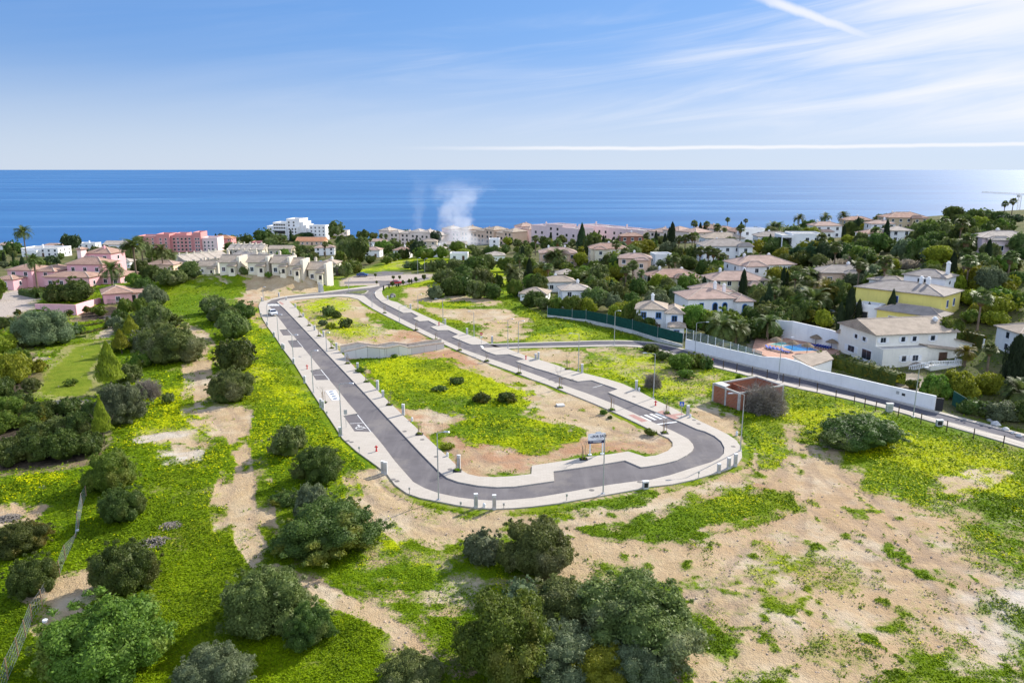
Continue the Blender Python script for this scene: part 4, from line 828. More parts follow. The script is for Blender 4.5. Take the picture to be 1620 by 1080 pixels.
# long apartment rows by the sea
def rowblock(lm, lab, px0, px1, py, floors, wall, rm, pitch=9.0, dep=12, roofk='hip', seed=0):
    a, b_ = at(px0, py), at(px1, py); c = (a + b_) / 2; z = min(a.z, b_.z); W = (b_ - a).length; rz = math.atan2(b_.y - a.y, b_.x - a.x); rg = random.Random(seed)
    n = max(2, int(W / pitch)); u = W / n; bx = []; wl = []
    for i in range(n):
        x0 = -W / 2 + i * u; y0 = 1.6 * rg.random(); hh = floors * 2.9 + rg.choice([0, 0, 1.4, -1.4]) * (floors > 2)
        bx.append((x0 + .004, x0 + u - .004, y0, dep, 0, hh, roofk, .8 if roofk == 'flat' else 1.9))
        for f_ in range(int(hh / 2.9)):
            for q_ in ((.3, .7) if n < 16 else (.5,)): wl.append(('f', x0 + u * q_, y0, 1 + f_ * 2.9, 1.6, 1.5, 'dark'))
    rg.shuffle(wl)
    return building('apartment_block', lab, 'apartments', lm, (c.x, c.y, z), rz, bx, 'wall_' + wall, 'roof_' + rm, wins=wl, chim=[(b2[0] + u * .5, dep * .6, b2[5] + 1.3, .9, 'wall_' + wall) for b2 in bx[::2]], h=6)
rowblock('long beige apartments', 'long beige apartment row with pale roofs left of the smoke', 600, 697, 387, 3.6, 'blush', 'pale', seed=1)
rowblock('white seafront block', 'white block just showing above the long beige apartments', 606, 634, 372, 4, 'white', 'pale', 11, 12, 'flat', 2)
rowblock('pale mid block', 'pale grey pink block straight behind the smoke', 699, 727, 386, 3.8, 'palepink', 'pale', seed=3)
rowblock('ochre apartments', 'peach apartment row with brown shadowed balconies right of the smoke', 728, 810, 387, 3.7, 'peach', 'sandy', seed=4)
rowblock('pale rose block', 'pale rose block between peach and pink apartment rows', 812, 834, 385, 3.4, 'palepink', 'rosy', seed=5)
rowblock('pink apartments', 'long pink flat roofed apartment row below the green headland', 838, 915, 386, 3.8, 'palepink', 'rosy', 12, 12, 'flat', 6)
rowblock('second pink apartments', 'second pink flat roofed row right of the tall tiered conifer', 917, 1016, 382, 3.4, 'palepink', 'rosy', 13, 12, 'flat', 7)
rowblock('pink roof terrace', 'row of houses with rosy roofs behind the dark cypress group', 1024, 1100, 384, 2.6, 'blush', 'rosy', 11, 12, 'hip', 8)
rowblock('far ridge roofs', 'row of orange roofs peeping over the trees near the shoreline', 1105, 1165, 374, 2, 'blush', 'terracotta', 12, 10, 'hip', 9)
# terraces of white stepped houses behind the bank
def terrace(lm, lab, px0, py0, px1, py1, n, seed, st=2):
    a, b_ = at(px0, py0), at(px1, py1); c = (a + b_) / 2; W = (b_ - a).length; rz = math.atan2(b_.y - a.y, b_.x - a.x); u = W / n; bx = []; ch = []
    for i in range(n):
        x0 = -W / 2 + i * u; bx.append((x0 + .15, x0 + u - .15, 0, 6.0, 0, 2.7, 'shed', 2.7)); bx.append((x0, x0 + u * .62, 6.6, 10, 0, 5.1 + .25 * (i % 2), 'flat', .6)); bx.append((x0 + u * .63, x0 + u - .02, 7.4, 10, 0, 4.6, 'shedf', .9)); ch.append((x0 + u * .3, 7.0, 5.2, 1.4, 'wall_sandstone'))
        bx.append((x0 - .12, x0 + .14, -.6, 5.2, 0, 3.6, 'none', 0))
    return building('terraced_houses', lab, 'terrace', lm, (c.x, c.y, min(a.z, b_.z)), rz, bx, 'wall_sandstone', 'roof_pale', wins=[('f', b2[0] + (b2[1] - b2[0]) / 2, b2[2], .1 if b2[2] < 1 else 3.4, 1.6, 2.0 if b2[2] < 1 else 1.2, 'dark') for b2 in bx if b2[6] != 'none'], chim=ch, h=4)
terrace('upper left terrace', 'left terrace of whitewashed stepped houses below the pink hotel', 296, 420, 364, 414, 6, 1)
terrace('middle terrace', 'long middle terrace of whitewashed houses with sloping beige roofs', 362, 414, 442, 424, 8, 2)
terrace('rear terrace', 'rear terrace of whitewashed houses nearest the pink annexe', 360, 402, 415, 401, 6, 3)
FR = [(330, 437, 32, 'leftmost'), (364, 437, 32, 'second from left'), (409, 437, 33, 'third from left'), (445, 438, 29, 'third from right'), (467, 442, 27, 'second from right'), (503, 448, 29, 'rightmost')]
for px, py, wp, od in FR:
    p = at(px, py - 2); s = mpp(p); W = wp * s; x = W / 2; hh = 4.6
    building('house', od + ' of the six beige roofed houses in a row behind the earth bank', 'house', ('%s bank house' % od), p, R(-4), [(-x, x - 1, 0, 7, 0, hh - .6, 'gx', 2.1), (x - .9, x, .3, 7.0, 0, hh + 1.3, 'none', 0, 'wall_sandstone'), (x * .05, x - 1.02, -1.3, -.01, 0, hh - 1.6, 'shed', .5)], 'wall_cream', 'roof_sandy', wins=[('f', x * .45, -1.3, 1.0, .9, 1.3, 'dark'), ('f', -x * .6, 0, 1.2, 1.0, 1.3, 'plain')], chim=[(-x + 1, 5, hh + 1, 1.4, 'wall_sandstone')], group='beige roofed houses behind the bank', h=3)

# roofless brick hut
A_, B_, C_ = at(1128, 634.5), at(1168, 650.5), at(1236, 637); A_.z = B_.z = C_.z = 0
e = empty('brick_hut', B_, 0, 'roofless red brick hut with concrete corner posts and dead brush against it', 'hut'); landmark('brick hut', B_, 52, 1.5)
Dq = A_ + (C_ - B_); hz = topz(B_, 1168, 621); pts = [A_ - B_, Vector((0, 0, 0)), C_ - B_, Dq - B_]; q = MB()
m, t, b = newmat('hollow_brick'); o_ = t.obj(); br = t.n.new('ShaderNodeTexBrick'); br.inputs['Scale'].default_value = 1; br.inputs['Brick Width'].default_value = .4; br.inputs['Row Height'].default_value = .22; br.inputs['Mortar Size'].default_value = .012
br.inputs['Color1'].default_value = (.36, .115, .055, 1); br.inputs['Color2'].default_value = (.27, .085, .045, 1); br.inputs['Mortar'].default_value = (.30, .23, .18, 1)
mp_ = t.n.new('ShaderNodeMapping'); mp_.inputs['Rotation'].default_value = (R(90), 0, R(20)); t.link(o_, mp_.inputs[0]); t.link(mp_.outputs[0], br.inputs[0]); n1 = t.noise(o_, .8, 5)
t.link(t.mix(t.math('MULTIPLY', t.sstep(n1, .5, .75), .6), br.outputs[0], (.30, .20, .10)), b.inputs['Base Color']); b.inputs['Roughness'].default_value = .95
def wallseg(q, a, b_, z0, z1a, z1b, th, mat):
    d = (b_ - a); d.z = 0; n = Vector((-d.y, d.x, 0)).normalized() * th / 2
    vs = [a - n, b_ - n, b_ + n, a + n]; V = [(v.x, v.y, z0) for v in vs] + [(vs[0].x, vs[0].y, z1a), (vs[1].x, vs[1].y, z1b), (vs[2].x, vs[2].y, z1b), (vs[3].x, vs[3].y, z1a)]
    q.add(V, [(3, 2, 1, 0), (4, 5, 6, 7), (0, 1, 5, 4), (1, 2, 6, 5), (2, 3, 7, 6), (3, 0, 4, 7)], mat)
for i in range(4):
    a, b2 = pts[i], pts[(i + 1) % 4]; wallseg(q, a, b2, -.5, hz - .25, hz - .25, .22, 'hollow_brick')
mid = pts[2] * .42 + pts[0] * .0; wallseg(q, mid, mid + (pts[0]), -.2, hz - .5, hz - .5, .18, 'hollow_brick'); q.build('brick_wall', e)
q = MB()
for i in range(4): wallseg(q, pts[i], pts[(i + 1) % 4], hz - .248, hz, hz, .28, 'concrete')
for v in pts + [(pts[0] + pts[1]) / 2 , pts[2] * .5]: q.box((v.x, v.y, hz / 2 - .1), (.34, .34, hz + .24), 'concrete', math.atan2(pts[2].y, pts[2].x))
q.build('concrete_frame', e); q = MB(); u = (pts[0] - pts[1]) * .45; v = pts[2] * .16
q.add([(w_.x, w_.y, z) for z in (hz + .005, hz + .12) for w_ in (pts[0], pts[0] - u, pts[0] - u * .8 + v, pts[0] + v)], [(3, 2, 1, 0), (4, 5, 6, 7), (0, 1, 5, 4), (1, 2, 6, 5), (2, 3, 7, 6), (3, 0, 4, 7)], 'light_concrete'); q.build('roof_slab', e)

# ------------------------------------------------------------------ walls and fences
def polywall(name, lab, cat, px, hts, th, mat, lm=None, cap=None, z0=-1.0):
    """px: foot pixels; hts: top pixel rows (or metres if < 12)"""
    P = [at(*p) for p in px]; o0 = P[0].copy(); e = empty(name, o0, 0, lab, cat); q = MB(); T = [p.z + h if h < 12 else topz(p, x[0], h) for p, h, x in zip(P, hts, px)]
    for i in range(len(P) - 1):
        a, b_ = P[i] - o0, P[i + 1] - o0
        wallseg(q, a, b_, min(a.z, b_.z) + z0, T[i] - o0.z, T[i + 1] - o0.z, th, mat)
    q.build('wall', e)
    if cap:
        q = MB()
        for i in range(len(P) - 1):
            a, b_ = P[i] - o0, P[i + 1] - o0; q.tube([(a.x, a.y, T[i] - o0.z + .04), (b_.x, b_.y, T[i + 1] - o0.z + .04)], th * .72, cap, 4)
        q.build('coping', e)
    if lm: landmark(lm, (P[0] + P[-1]) / 2, abs(px[0][0] - px[-1][0]) / 2, 1)
    return e, [p - o0 for p in P], [t_ - o0.z for t_ in T]
WP = [(1084.5,552.6),(1142.6,567.2),(1203.7,582.2),(1240,590.8),(1264.8,596.2),(1290,602),(1330,612),(1400,629),(1478,649)]
e, P_, T_ = polywall('boundary_wall', 'long white boundary wall with pale blue shade along the access road', 'wall', WP, [536, 550, 563.5, 566, 573, 584.5, 592.5, 609, 626], .3, 'wall_white', 'white boundary wall')
# glazed screen on its left half
q = MB(); g = MB()
m, t, b = newmat('screen_panel'); b.inputs['Base Color'].default_value = (.16, .24, .24, 1); b.inputs['Roughness'].default_value = .35; 
for i in range(2):
    for k in range(5):
        u = k / 5; a = P_[i].lerp(P_[i + 1], u); za = T_[i] * (1 - u) + T_[i + 1] * u; hh = 2.3 - 1.3 * ((i * 5 + k) / 10); q.box((a.x, a.y, za + hh / 2), (.12, .12, hh), 'trim_white')
        b2 = P_[i].lerp(P_[i + 1], u + .2); zb = T_[i] * (.8 - u) + T_[i + 1] * (u + .2); h2 = 2.3 - 1.3 * ((i * 5 + k + 1) / 10)
        for j in range(8): g.tube([(a.x, a.y, za + .12 + (hh - .2) * j / 7), (b2.x, b2.y, zb + .12 + (h2 - .2) * j / 7)], .045, 'screen_panel', 4)
q.build('screen_post', e); g.build('screen_slat', e)
q = MB(); c = P_[-1].lerp(P_[-2], .62); n_ = (P_[-1] - P_[-2]).normalized(); 
ga = math.atan2(n_.y, n_.x); q.box((c.x + math.sin(ga) * .17, c.y - math.cos(ga) * .17, 1.4), (.55, .06, .4), 'black_plastic', ga); q.box((c.x - n_.x + math.sin(ga) * .17, c.y - n_.y - math.cos(ga) * .17, 1.5), (.5, .06, .5), 'metal_grey', ga); q.build('letter_box', e)
polywall('pool_wall', 'tall white wall behind the swimming pool with stepped top', 'wall', [(1226,531),(1252,537),(1276,540.5),(1310,548),(1336,556)], [506, 508, 513.5, 521, 529.5], .35, 'wall_white', 'pool wall')
polywall('garden_wall', 'white garden wall topped by a clipped hedge right of the yellow villa', 'wall', [(1494,541),(1530,546),(1556,552)], [524, 530, 536], .3, 'wall_white')
polywall('garden_wall', 'pink boundary wall between the driveway and the formal garden', 'wall', [(57,489),(90,495),(121,499.5),(140,489),(159,478.5)], [480.5, 481, 482, 476, 471], .3, 'wall_pink', 'pink boundary wall')
polywall('garden_wall', 'grey stone wall climbing the field edge to the white outbuilding', 'wall', [(809,444),(813,458),(821,471)], [1.6, 2.0, 2.2], .35, 'light_concrete')
polywall('garden_wall', 'white wall running left from the white gabled house above the planting bed', 'wall', [(1226,520),(1275,532),(1322,545)], [1.2, 1.2, 1.4], .25, 'wall_white')
e, P_, T_ = polywall('screened_fence', 'dark green screened fence on a stone footing along the field edge', 'fence', [(866,501),(905,506),(927,509),(960,517),(1000,527),(1040,540),(1080,549)], [498, 503, 505, 512, 521.5, 534, 545], .3, 'light_concrete', 'green screened fence')
q = MB(); q2 = MB()
for i in range(len(P_) - 1): wallseg(q, P_[i], P_[i + 1], T_[i] + .01, T_[i] + 1.9 + .25 * i ** .5, T_[i + 1] + 1.9 + .25 * (i + 1) ** .5, .05, 'green_net')
for i in range(len(P_)): q2.box((P_[i].x, P_[i].y, T_[i] + 1.2), (.09, .09, 2.4 + .25 * i ** .5), 'metal_grey')
q.build('green_screen', e); q2.build('fence_post', e)
# concrete retaining walls that split the plots
m, t, b = newmat('panel_concrete'); o_ = t.obj(); wv = t.n.new('ShaderNodeTexBrick'); t.link(o_, wv.inputs[0]); wv.inputs['Scale'].default_value = .45; wv.inputs['Row Height'].default_value = 40; wv.inputs['Brick Width'].default_value = 1.1; wv.inputs['Mortar Size'].default_value = .015
wv.inputs['Color1'].default_value = (.62, .60, .57, 1); wv.inputs['Color2'].default_value = (.44, .435, .43, 1); wv.inputs['Mortar'].default_value = (.25, .25, .25, 1); n1 = t.noise(o_, 1.2, 5)
t.link(t.mix(t.math('MULTIPLY', n1, .3), wv.outputs[0], (.52, .48, .40)), b.inputs['Base Color']); b.inputs['Roughness'].default_value = .9
polywall('retaining_wall', 'front concrete retaining wall with a stepped sloping top between the plots', 'wall', [(545.5,566.3),(582,567.4),(609,566.4),(632,563),(645,561.4),(675,556.5),(702,551.5)], [556.8, 548.6, 551.2, 546.8, 550.2, 546, 542.5], .35, 'panel_concrete', 'front retaining wall', cap='ridge_tile')
polywall('retaining_wall', 'rear concrete retaining wall showing above the front one', 'wall', [(539,557.5),(567,555),(596,556),(622,553.5),(645,553),(670,549),(698,544.5)], [548, 542.2, 546.4, 541.8, 545, 540.8, 537], .35, 'light_concrete', cap='ridge_tile')
q = MB(); p = at(509, 463); q.box((0, 0, 1.0), (1.2, 1.0, 3.4), 'light_concrete', .6, taper=.6); q.box((-.75, .35, 1.5), (.7, .7, 3.6), 'light_concrete', .6, taper=.7); tag(q.build('wall_stub', None, p), 'pale concrete wall end wedged into the right tip of the earth bank', 'wall')
def postfence(name, lab, feet, tops, wires, th, mat, wmat, lm=None, group=None, rails=()):
    P = [at(*f) for f in feet]; o0 = P[0].copy(); e = empty(name, o0, 0, lab, 'fence', group); H_ = [topz(p, f[0], tp) - p.z if tp > 12 else tp for p, f, tp in zip(P, feet, tops)]
    for p, h in zip(P, H_):
        q = MB(); v = p - o0; q.tube([(v.x, v.y, v.z - .4), (v.x + random.uniform(-.06, .06), v.y + random.uniform(-.06, .06), v.z + h)], th, mat, 6); q.build('fence_post', e)
    q = MB()
    for i in range(len(P) - 1):
        for k in wires:
            a, b_ = P[i] - o0, P[i + 1] - o0; q.tube([(a.x, a.y, a.z + H_[i] * k), (b_.x, b_.y, b_.z + H_[i + 1] * k)], .018, wmat, 3, False)
    q.build('wire', e)
    if lm: landmark(lm, (P[0] + P[-1]) / 2, abs(feet[0][0] - feet[-1][0]) / 2, .8)
    return e, [p - o0 for p in P], H_
FT = [(1144,584),(1165,589),(1189.5,594.5),(1213.5,599),(1238.5,606),(1264.5,612),(1292.5,621),(1322,632.5),(1351,640.5),(1367.5,645),(1384.5,650),(1420.5,658.5),(1456.5,670.5),(1497.5,682.5),(1540,695),(1586.5,706),(1630,720)]
postfence('post_and_wire_fence', 'dark wooden post and wire fence along the access road verge', FT, [f[1] - 14 - i * .25 for i, f in enumerate(FT)], (.35, .65, .92), .075, 'wood_post', 'iron', 'wooden post fence')
LF = [(4,1105),(14,1080),(30,1042),(42,1012),(51,985),(68,963),(78,935),(95,912),(104,888),(120,852),(125,838),(131,802),(137,788)]
e, P_, H_ = postfence('mesh_fence', 'rusty wire mesh fence leaning through the left field', LF, [1068, 1040, 1008, 980, 955, 932, 912, 886, 862, 844, 812, 780, 768], (.0,), .05, 'stake_wood', 'metal_grey', 'mesh fence')
q = MB()
for i in range(len(P_) - 1):
    a, b_ = P_[i], P_[i + 1]; n = max(3, int((b_ - a).length / .35))
    for k in range(n + 1):
        c = a.lerp(b_, k / n); h = H_[i] * (1 - k / n) + H_[i + 1] * k / n; q.tube([(c.x, c.y, c.z + .02), (c.x, c.y, c.z + h * .97)], .010, 'metal_grey', 3, False)
    for k in range(1, 6): q.tube([(a.x, a.y, a.z + H_[i] * k / 5.2), (b_.x, b_.y, b_.z + H_[i + 1] * k / 5.2)], .010, 'metal_grey', 3, False)
q.build('wire_mesh', e)

# ------------------------------------------------------------------ pool terrace
def sheet(name, px, mat, dz, thick=.1, kind=None, lab=None, cat=None, dr=None):
    P = [at(*p) for p in px]; z = max(p.z for p in P) + dz; q = MB(); q.prism([(p.x, p.y) for p in P], z - thick, z, mat); o = q.build(name); return tag(o, lab, cat, None, kind), z
_, pz = sheet('pool_terrace', [(1189,558.5),(1196,536),(1226,531),(1252,537),(1276,541),(1310,549),(1330,556),(1318,578),(1268,582),(1240,579)], 'tile_terrace', .06, .6, 'structure')
def pool(px, mat, lab, name='swimming_pool'):
    P = [at(*p) for p in px]; c = sum(P, Vector()) / len(P); c.z = pz; e = empty(name, c, 0, lab, 'pool'); pl = [(p.x - c.x, p.y - c.y) for p in P]
    q = MB(); q.prism([(x * 1.09, y * 1.09) for x, y in pl], -.4, .06, 'trim_cream', holes=[pl]); q.build('coping', e); q = MB(); q.prism(pl, -.3, .02, mat); q.build('water', e); return e
pool([(1236,551.5),(1268,547),(1293.5,557.5),(1255,559.8)], 'pool_water', 'deep blue swimming pool on the terracotta terrace'); landmark('blue swimming pool', at(1262, 553), 26, .2)
pool([(1216,548.5),(1236,544),(1251.5,546),(1235,551)], 'shallow_water', 'pale green paddling pool joined to the deep blue pool', 'paddling_pool')
for px, L_, lab in (([(1276,494),(1298,489),(1322,493),(1300,500)], 'pool_water', 'blue pool under the big yellow green date palm'), ([(1264,459),(1278,456),(1282,460),(1270,463)], 'shallow_water', 'turquoise pool behind the fan palms right of the big white villa'), ([(1099,471),(1107,469),(1108,472.5),(1101,473.5)], 'shallow_water', 'small turquoise pool beside the conical bushes'), ([(498,417),(508,414),(514,416.5),(504,420)], 'pool_water', 'small blue pool between date palms behind the bank')):
    pz0 = pz; P = [at(*p) for p in px]; pz = max(p.z for p in P) + .1; pool(px, L_, lab); pz = pz0
def parasol(px, py, top, lab):
    p = at(px, py); p.z = max(p.z, pz if 1180 < px < 1340 else p.z); h = max(2.2, topz(p, px, top) - p.z); e = empty('thatched_parasol', p, 0, lab, 'parasol', 'thatched parasols round the pool')
    q = MB(); q.tube([(0, 0, 0), (0, 0, h - .3)], .05, 'wood_post', 6); q.build('pole', e); q = MB(); q.lathe([(1.35, h - .75), (1.3, h - .68), (.7, h - .3), (.06, h)], 'thatch', 14); q.build('canopy', e)
parasol(1227, 552, 541, 'thatched parasol at the paddling pool corner'); parasol(1252.5, 558, 547, 'thatched parasol rising from the near edge of the deep blue pool')
parasol(1290, 545, 533, 'thatched parasol over the row of blue loungers'); parasol(1315, 553, 539.5, 'thatched parasol standing against the white gabled house'); parasol(1276, 562, 554, 'thatched parasol nearest the boundary wall')
q0 = None
def lounger(px, py, rz, lab, gp):
    global q0
    if q0 is None:
        q0 = empty('sun_lounger', (0, 0, 0), 0); q = MB(); q.box((0, .1, .33), (.62, 1.5, .09), 'lounger_blue'); q.build('seat', q0)
        q = MB(); q.add([(-.31, .85, .37), (.31, .85, .37), (.31, 1.4, .85), (-.31, 1.4, .85), (-.31, .9, .29), (.31, .9, .29), (.31, 1.45, .77), (-.31, 1.45, .77)], [(0, 1, 2, 3), (7, 6, 5, 4), (0, 4, 5, 1), (1, 5, 6, 2), (2, 6, 7, 3), (3, 7, 4, 0)], 'lounger_blue'); q.build('backrest', q0)
        for x in (-.27, .27):
            for y in (-.55, .75): q = MB(); q.box((x, y, .14), (.06, .06, .28), 'trim_white'); q.build('leg', q0)
        o = q0
    else: o = copy_tree(q0)
    p = at(px, py); o.location = (p.x, p.y, pz + .001); o.rotation_euler = (0, 0, rz); tag(o, lab, 'lounger', gp)
for i in range(6): lounger(1286 + i * 4.0, 549.5 + i * .75, R(200), 'blue sun lounger in the tight row against the white wall, %s' % ['leftmost', 'second from left', 'third from left', 'third from right', 'second from right', 'rightmost'][i], 'blue sun loungers at the pool')
for i in range(5): lounger(1220 + i * 6, 557.5 + i * 1.3, R(40), 'blue lounger between the pool and boundary wall, %s' % ['leftmost', 'second from left', 'middle one', 'second from right', 'rightmost'][i], 'blue sun loungers at the pool')
# tiled lean-to roof beside the pool
ZR = (2.1, 2.7, 2.7, 2.1); P = [Vector((*flat(px, py, z), z)) for (px, py), z in zip(((1253,563.5),(1307,555.5),(1319,569),(1283,581)), ZR)]; o0 = Vector((P[0].x, P[0].y, 0)); cx = sum((v.x for v in P)) / 4; cy = sum((v.y for v in P)) / 4
e = empty('pool_house', o0, 0, 'low pool house with a sandy tiled roof between wall and hedge', 'outbuilding'); q = MB(); V = [((v.x - cx) * .92 + cx - o0.x, (v.y - cy) * .92 + cy - o0.y, v.z) for v in P]
q.add([(x, y, -.3) for x, y, z in V] + V, [(3, 2, 1, 0), (4, 5, 6, 7), (0, 1, 5, 4), (1, 2, 6, 5), (2, 3, 7, 6), (3, 0, 4, 7)], 'wall_white'); q.build('wall', e)
q = MB(); q.add([(v.x - o0.x, v.y - o0.y, v.z + .02) for v in P] + [(v.x - o0.x, v.y - o0.y, v.z + .2) for v in P], [(3, 2, 1, 0), (4, 5, 6, 7), (0, 1, 5, 4), (1, 2, 6, 5), (2, 3, 7, 6), (3, 0, 4, 7)], 'roof_sandy'); q.build('roof', e)
# ------------------------------------------------------------------ foliage materials
def leafmat(name, lo, hi, trans=.36, tip=None):
    m = bpy.data.materials.new(name); m.use_nodes = True; MATS[name] = m; t = NT(m.node_tree); b = t.n['Principled BSDF']
    ge = t.n.new('ShaderNodeNewGeometry'); oi = t.n.new('ShaderNodeObjectInfo')
    n = t.noise(t.obj(), 2.2, 3, .6)
    f = t.math('ADD', t.math('MULTIPLY', ge.outputs['Random Per Island'], .55), t.math('MULTIPLY', t.sstep(n, .3, .7), .45))
    c = t.mix(f, lo, hi)
    if tip: c = t.mix(t.math('MULTIPLY', t.sstep(t.noise(t.obj(), 1.3, 2, .5), .5, .68), .8), c, tip)
    hs = t.n.new('ShaderNodeHueSaturation'); t.link(c, hs.inputs['Color']); t.link(t.lin(oi.outputs['Random'], 0, 1, .475, .52), hs.inputs['Hue']); t.link(t.lin(oi.outputs['Random'], 0, 1, .78, 1.22), hs.inputs['Value'])
    t.link(hs.outputs[0], b.inputs['Base Color']); b.inputs['Roughness'].default_value = .6; b.inputs['Specular IOR Level'].default_value = .05 if name in ('grass_blade', 'flower_yellow', 'weed_dark') else .25
    tr = t.n.new('ShaderNodeBsdfTranslucent'); t.link(hs.outputs[0], tr.inputs['Color']); mx = t.n.new('ShaderNodeMixShader'); mx.inputs[0].default_value = trans
    t.link(b.outputs[0], mx.inputs[1]); t.link(tr.outputs[0], mx.inputs[2]); t.link(mx.outputs[0], t.n['Material Output'].inputs[0]); return m
leafmat('leaf_olive', (.062, .096, .022), (.190, .235, .058), tip=(.215, .225, .105)); leafmat('leaf_grey', (.085, .120, .052), (.200, .245, .120)); leafmat('leaf_dark', (.034, .066, .013), (.115, .170, .028), tip=(.14, .16, .04))
leafmat('leaf_green', (.055, .110, .012), (.170, .255, .028), tip=(.20, .22, .035)); leafmat('leaf_yellowgreen', (.120, .160, .010), (.320, .340, .024)); leafmat('leaf_mixed', (.036, .062, .012), (.115, .155, .026), tip=(.200, .170, .014))
leafmat('leaf_cypress', (.014, .032, .012), (.042, .070, .022)); leafmat('leaf_palm', (.050, .085, .018), (.170, .215, .055), .3); leafmat('leaf_palm_yellow', (.10, .12, .012), (.30, .26, .02), .35); leafmat('leaf_pine', (.024, .052, .022), (.065, .110, .036))
leafmat('leaf_bare', (.14, .115, .09), (.27, .235, .19), .1); leafmat('leaf_plume', (.22, .19, .14), (.42, .37, .29)); leafmat('leaf_hedge', (.036, .062, .010), (.105, .135, .018), tip=(.17, .15, .012))
leafmat('grass_blade', (.100, .195, .002), (.255, .375, .004), .35); leafmat('flower_yellow', (.42, .52, .002), (.66, .68, .003), .3); leafmat('weed_dark', (.055, .130, .004), (.140, .245, .008), .3)
simple('bark', (.11, .085, .062), .95, .3, 6); simple('palm_trunk', (.17, .125, .085), .95, .25, 5); simple('palm_skirt', (.16, .10, .05), .95, .3, 5); simple('dead_wood', (.23, .20, .17), .95, .2, 5)
RG = np.random.RandomState(21)
def randdir(n):
    v = RG.normal(size=(n, 3)); return v / np.linalg.norm(v, axis=1, keepdims=True)
def leafquads(P, N, size, jit=.75, asp=1.5):
    n = len(P); D = N + RG.normal(size=(n, 3)) * jit; D /= np.linalg.norm(D, axis=1, keepdims=True)
    U = np.cross(D, RG.normal(size=(n, 3))); U /= np.linalg.norm(U, axis=1, keepdims=True); V = np.cross(D, U)
    s = (size * (.6 + .8 * RG.rand(n)))[:, None] * .5
    return np.stack([P - U * s * asp - V * s * .35, P - V * s * .0 + U * s * .1 - V * s * .8, P + U * s * asp, P + V * s * .8 + U * s * .1], 1)
def lumps(n, base, up=.35):
    """lobes over a unit dome: centre (n,3), radius (n,)"""
    d = randdir(n * 3); d = d[d[:, 2] > -up][:n]
    C = d * base * (.66 + .42 * RG.rand(len(d)))[:, None]; C[:, 2] = C[:, 2] * .8
    return C, (.17 + .34 * RG.rand(len(d)) ** 1.6) * (26.0 / max(26, n)) ** .33
def cloud(C, r, n, size, inner=.0):
    w_ = r ** 2; k = RG.choice(len(C), n, p=w_ / w_.sum()); d = randdir(n); d[:, 2] = np.where(d[:, 2] < -.3, -d[:, 2] * .6, d[:, 2])
    rr_ = r[k] * (1.0 - inner * RG.rand(n) + .22 * RG.rand(n) ** 5); P = C[k] + d * rr_[:, None]
    return leafquads(P, d, np.full(n, size))
def coremesh(C, r, k=.86, zmin=-.75):
    V = []
    oct_ = np.array([(1, 0, 0), (0, 1, 0), (-1, 0, 0), (0, -1, 0), (0, 0, 1), (0, 0, -1)], float)
    a = math.sqrt(.5); ring = [(math.cos(i * math.pi / 4), math.sin(i * math.pi / 4)) for i in range(8)]
    zs = [(-.92, .4), (-.5, .86), (0, 1), (.5, .86), (.92, .4)]
    for c, q in zip(C, r):
        for (z0, r0), (z1, r1) in zip(zs, zs[1:]):
            for i in range(8):
                x0, y0 = ring[i]; x1, y1 = ring[(i + 1) % 8]
                V.append([c + q * k * np.array(v) for v in ((x0 * r0, y0 * r0, z0), (x1 * r0, y1 * r0, z0), (x1 * r1, y1 * r1, z1), (x0 * r1, y0 * r1, z1))])
        V.append([c + q * k * np.array((ring[i][0] * .4, ring[i][1] * .4, .92)) for i in (0, 2, 4, 6)])
    return np.array(V)
PROTO = {}
def crown(nm, nl, n, size, base=.72, squash=1.0, seed=0, center=.72, up=.35):
    RG.seed(seed); C, r = lumps(nl, base, up); C = np.r_[C, [[0, 0, 0]]]; r = np.r_[r, [center]]
    C[:, 2] *= squash; d2 = randdir(60); d2 = d2[d2[:, 2] > -.25]; C2 = d2 * (base + .24 + .16 * RG.rand(len(d2)))[:, None]; C2[:, 2] *= .8 * squash
    V = np.r_[cloud(C[:-1], r[:-1], n, size, .25), cloud(C2, .05 + .07 * RG.rand(len(d2)), int(n * .07), size, .9), coremesh(C, r, .80)]
    z0 = V[:, :, 2].min(); V[:, :, 2] -= z0; V[:, :, 2] /= np.percentile(V[:, :, 2], 99.6); m_ = np.percentile(np.abs(V[:, :, :2]), 99.5); V[:, :, :2] /= m_
    PROTO[nm] = quads('crown', V, MATS['leaf_olive'])
for i in range(4): crown('bushhi%d' % i, 80, 42000, .036, .76, .9, 40 + i)
for i in range(4): crown('bushmd%d' % i, 46, 9000, .075, .74, .9, 50 + i)
for i in range(4): crown('bushlo%d' % i, 20, 1700, .19, .70, .95, 60 + i)
for i in range(3): crown('loose%d' % i, 26, 4200, .12, .85, 1.1, 70 + i, .35, .6)
for i in range(2): crown('dome%d' % i, 26, 2600, .16, .78, .5, 80 + i, .6, .05)
RG.seed(77); d_ = randdir(7000); d_[:, 2] = np.abs(d_[:, 2]); rr_ = RG.rand(7000) ** .45 * (.8 + .2 * np.sin(d_[:, 0] * 7) * np.cos(d_[:, 1] * 6)); P_ = d_ * rr_[:, None]
u_ = d_ + RG.normal(size=d_.shape) * .55; u_ /= np.linalg.norm(u_, axis=1, keepdims=True); s_ = np.cross(u_, RG.normal(size=d_.shape)); s_ /= np.linalg.norm(s_, axis=1, keepdims=True)
PROTO['twigs'] = quads('twigs', np.stack([P_ - u_ * .09 - s_ * .007, P_ - u_ * .09 + s_ * .007, P_ + u_ * .09 + s_ * .005, P_ + u_ * .09 - s_ * .005], 1), MATS['leaf_bare'])
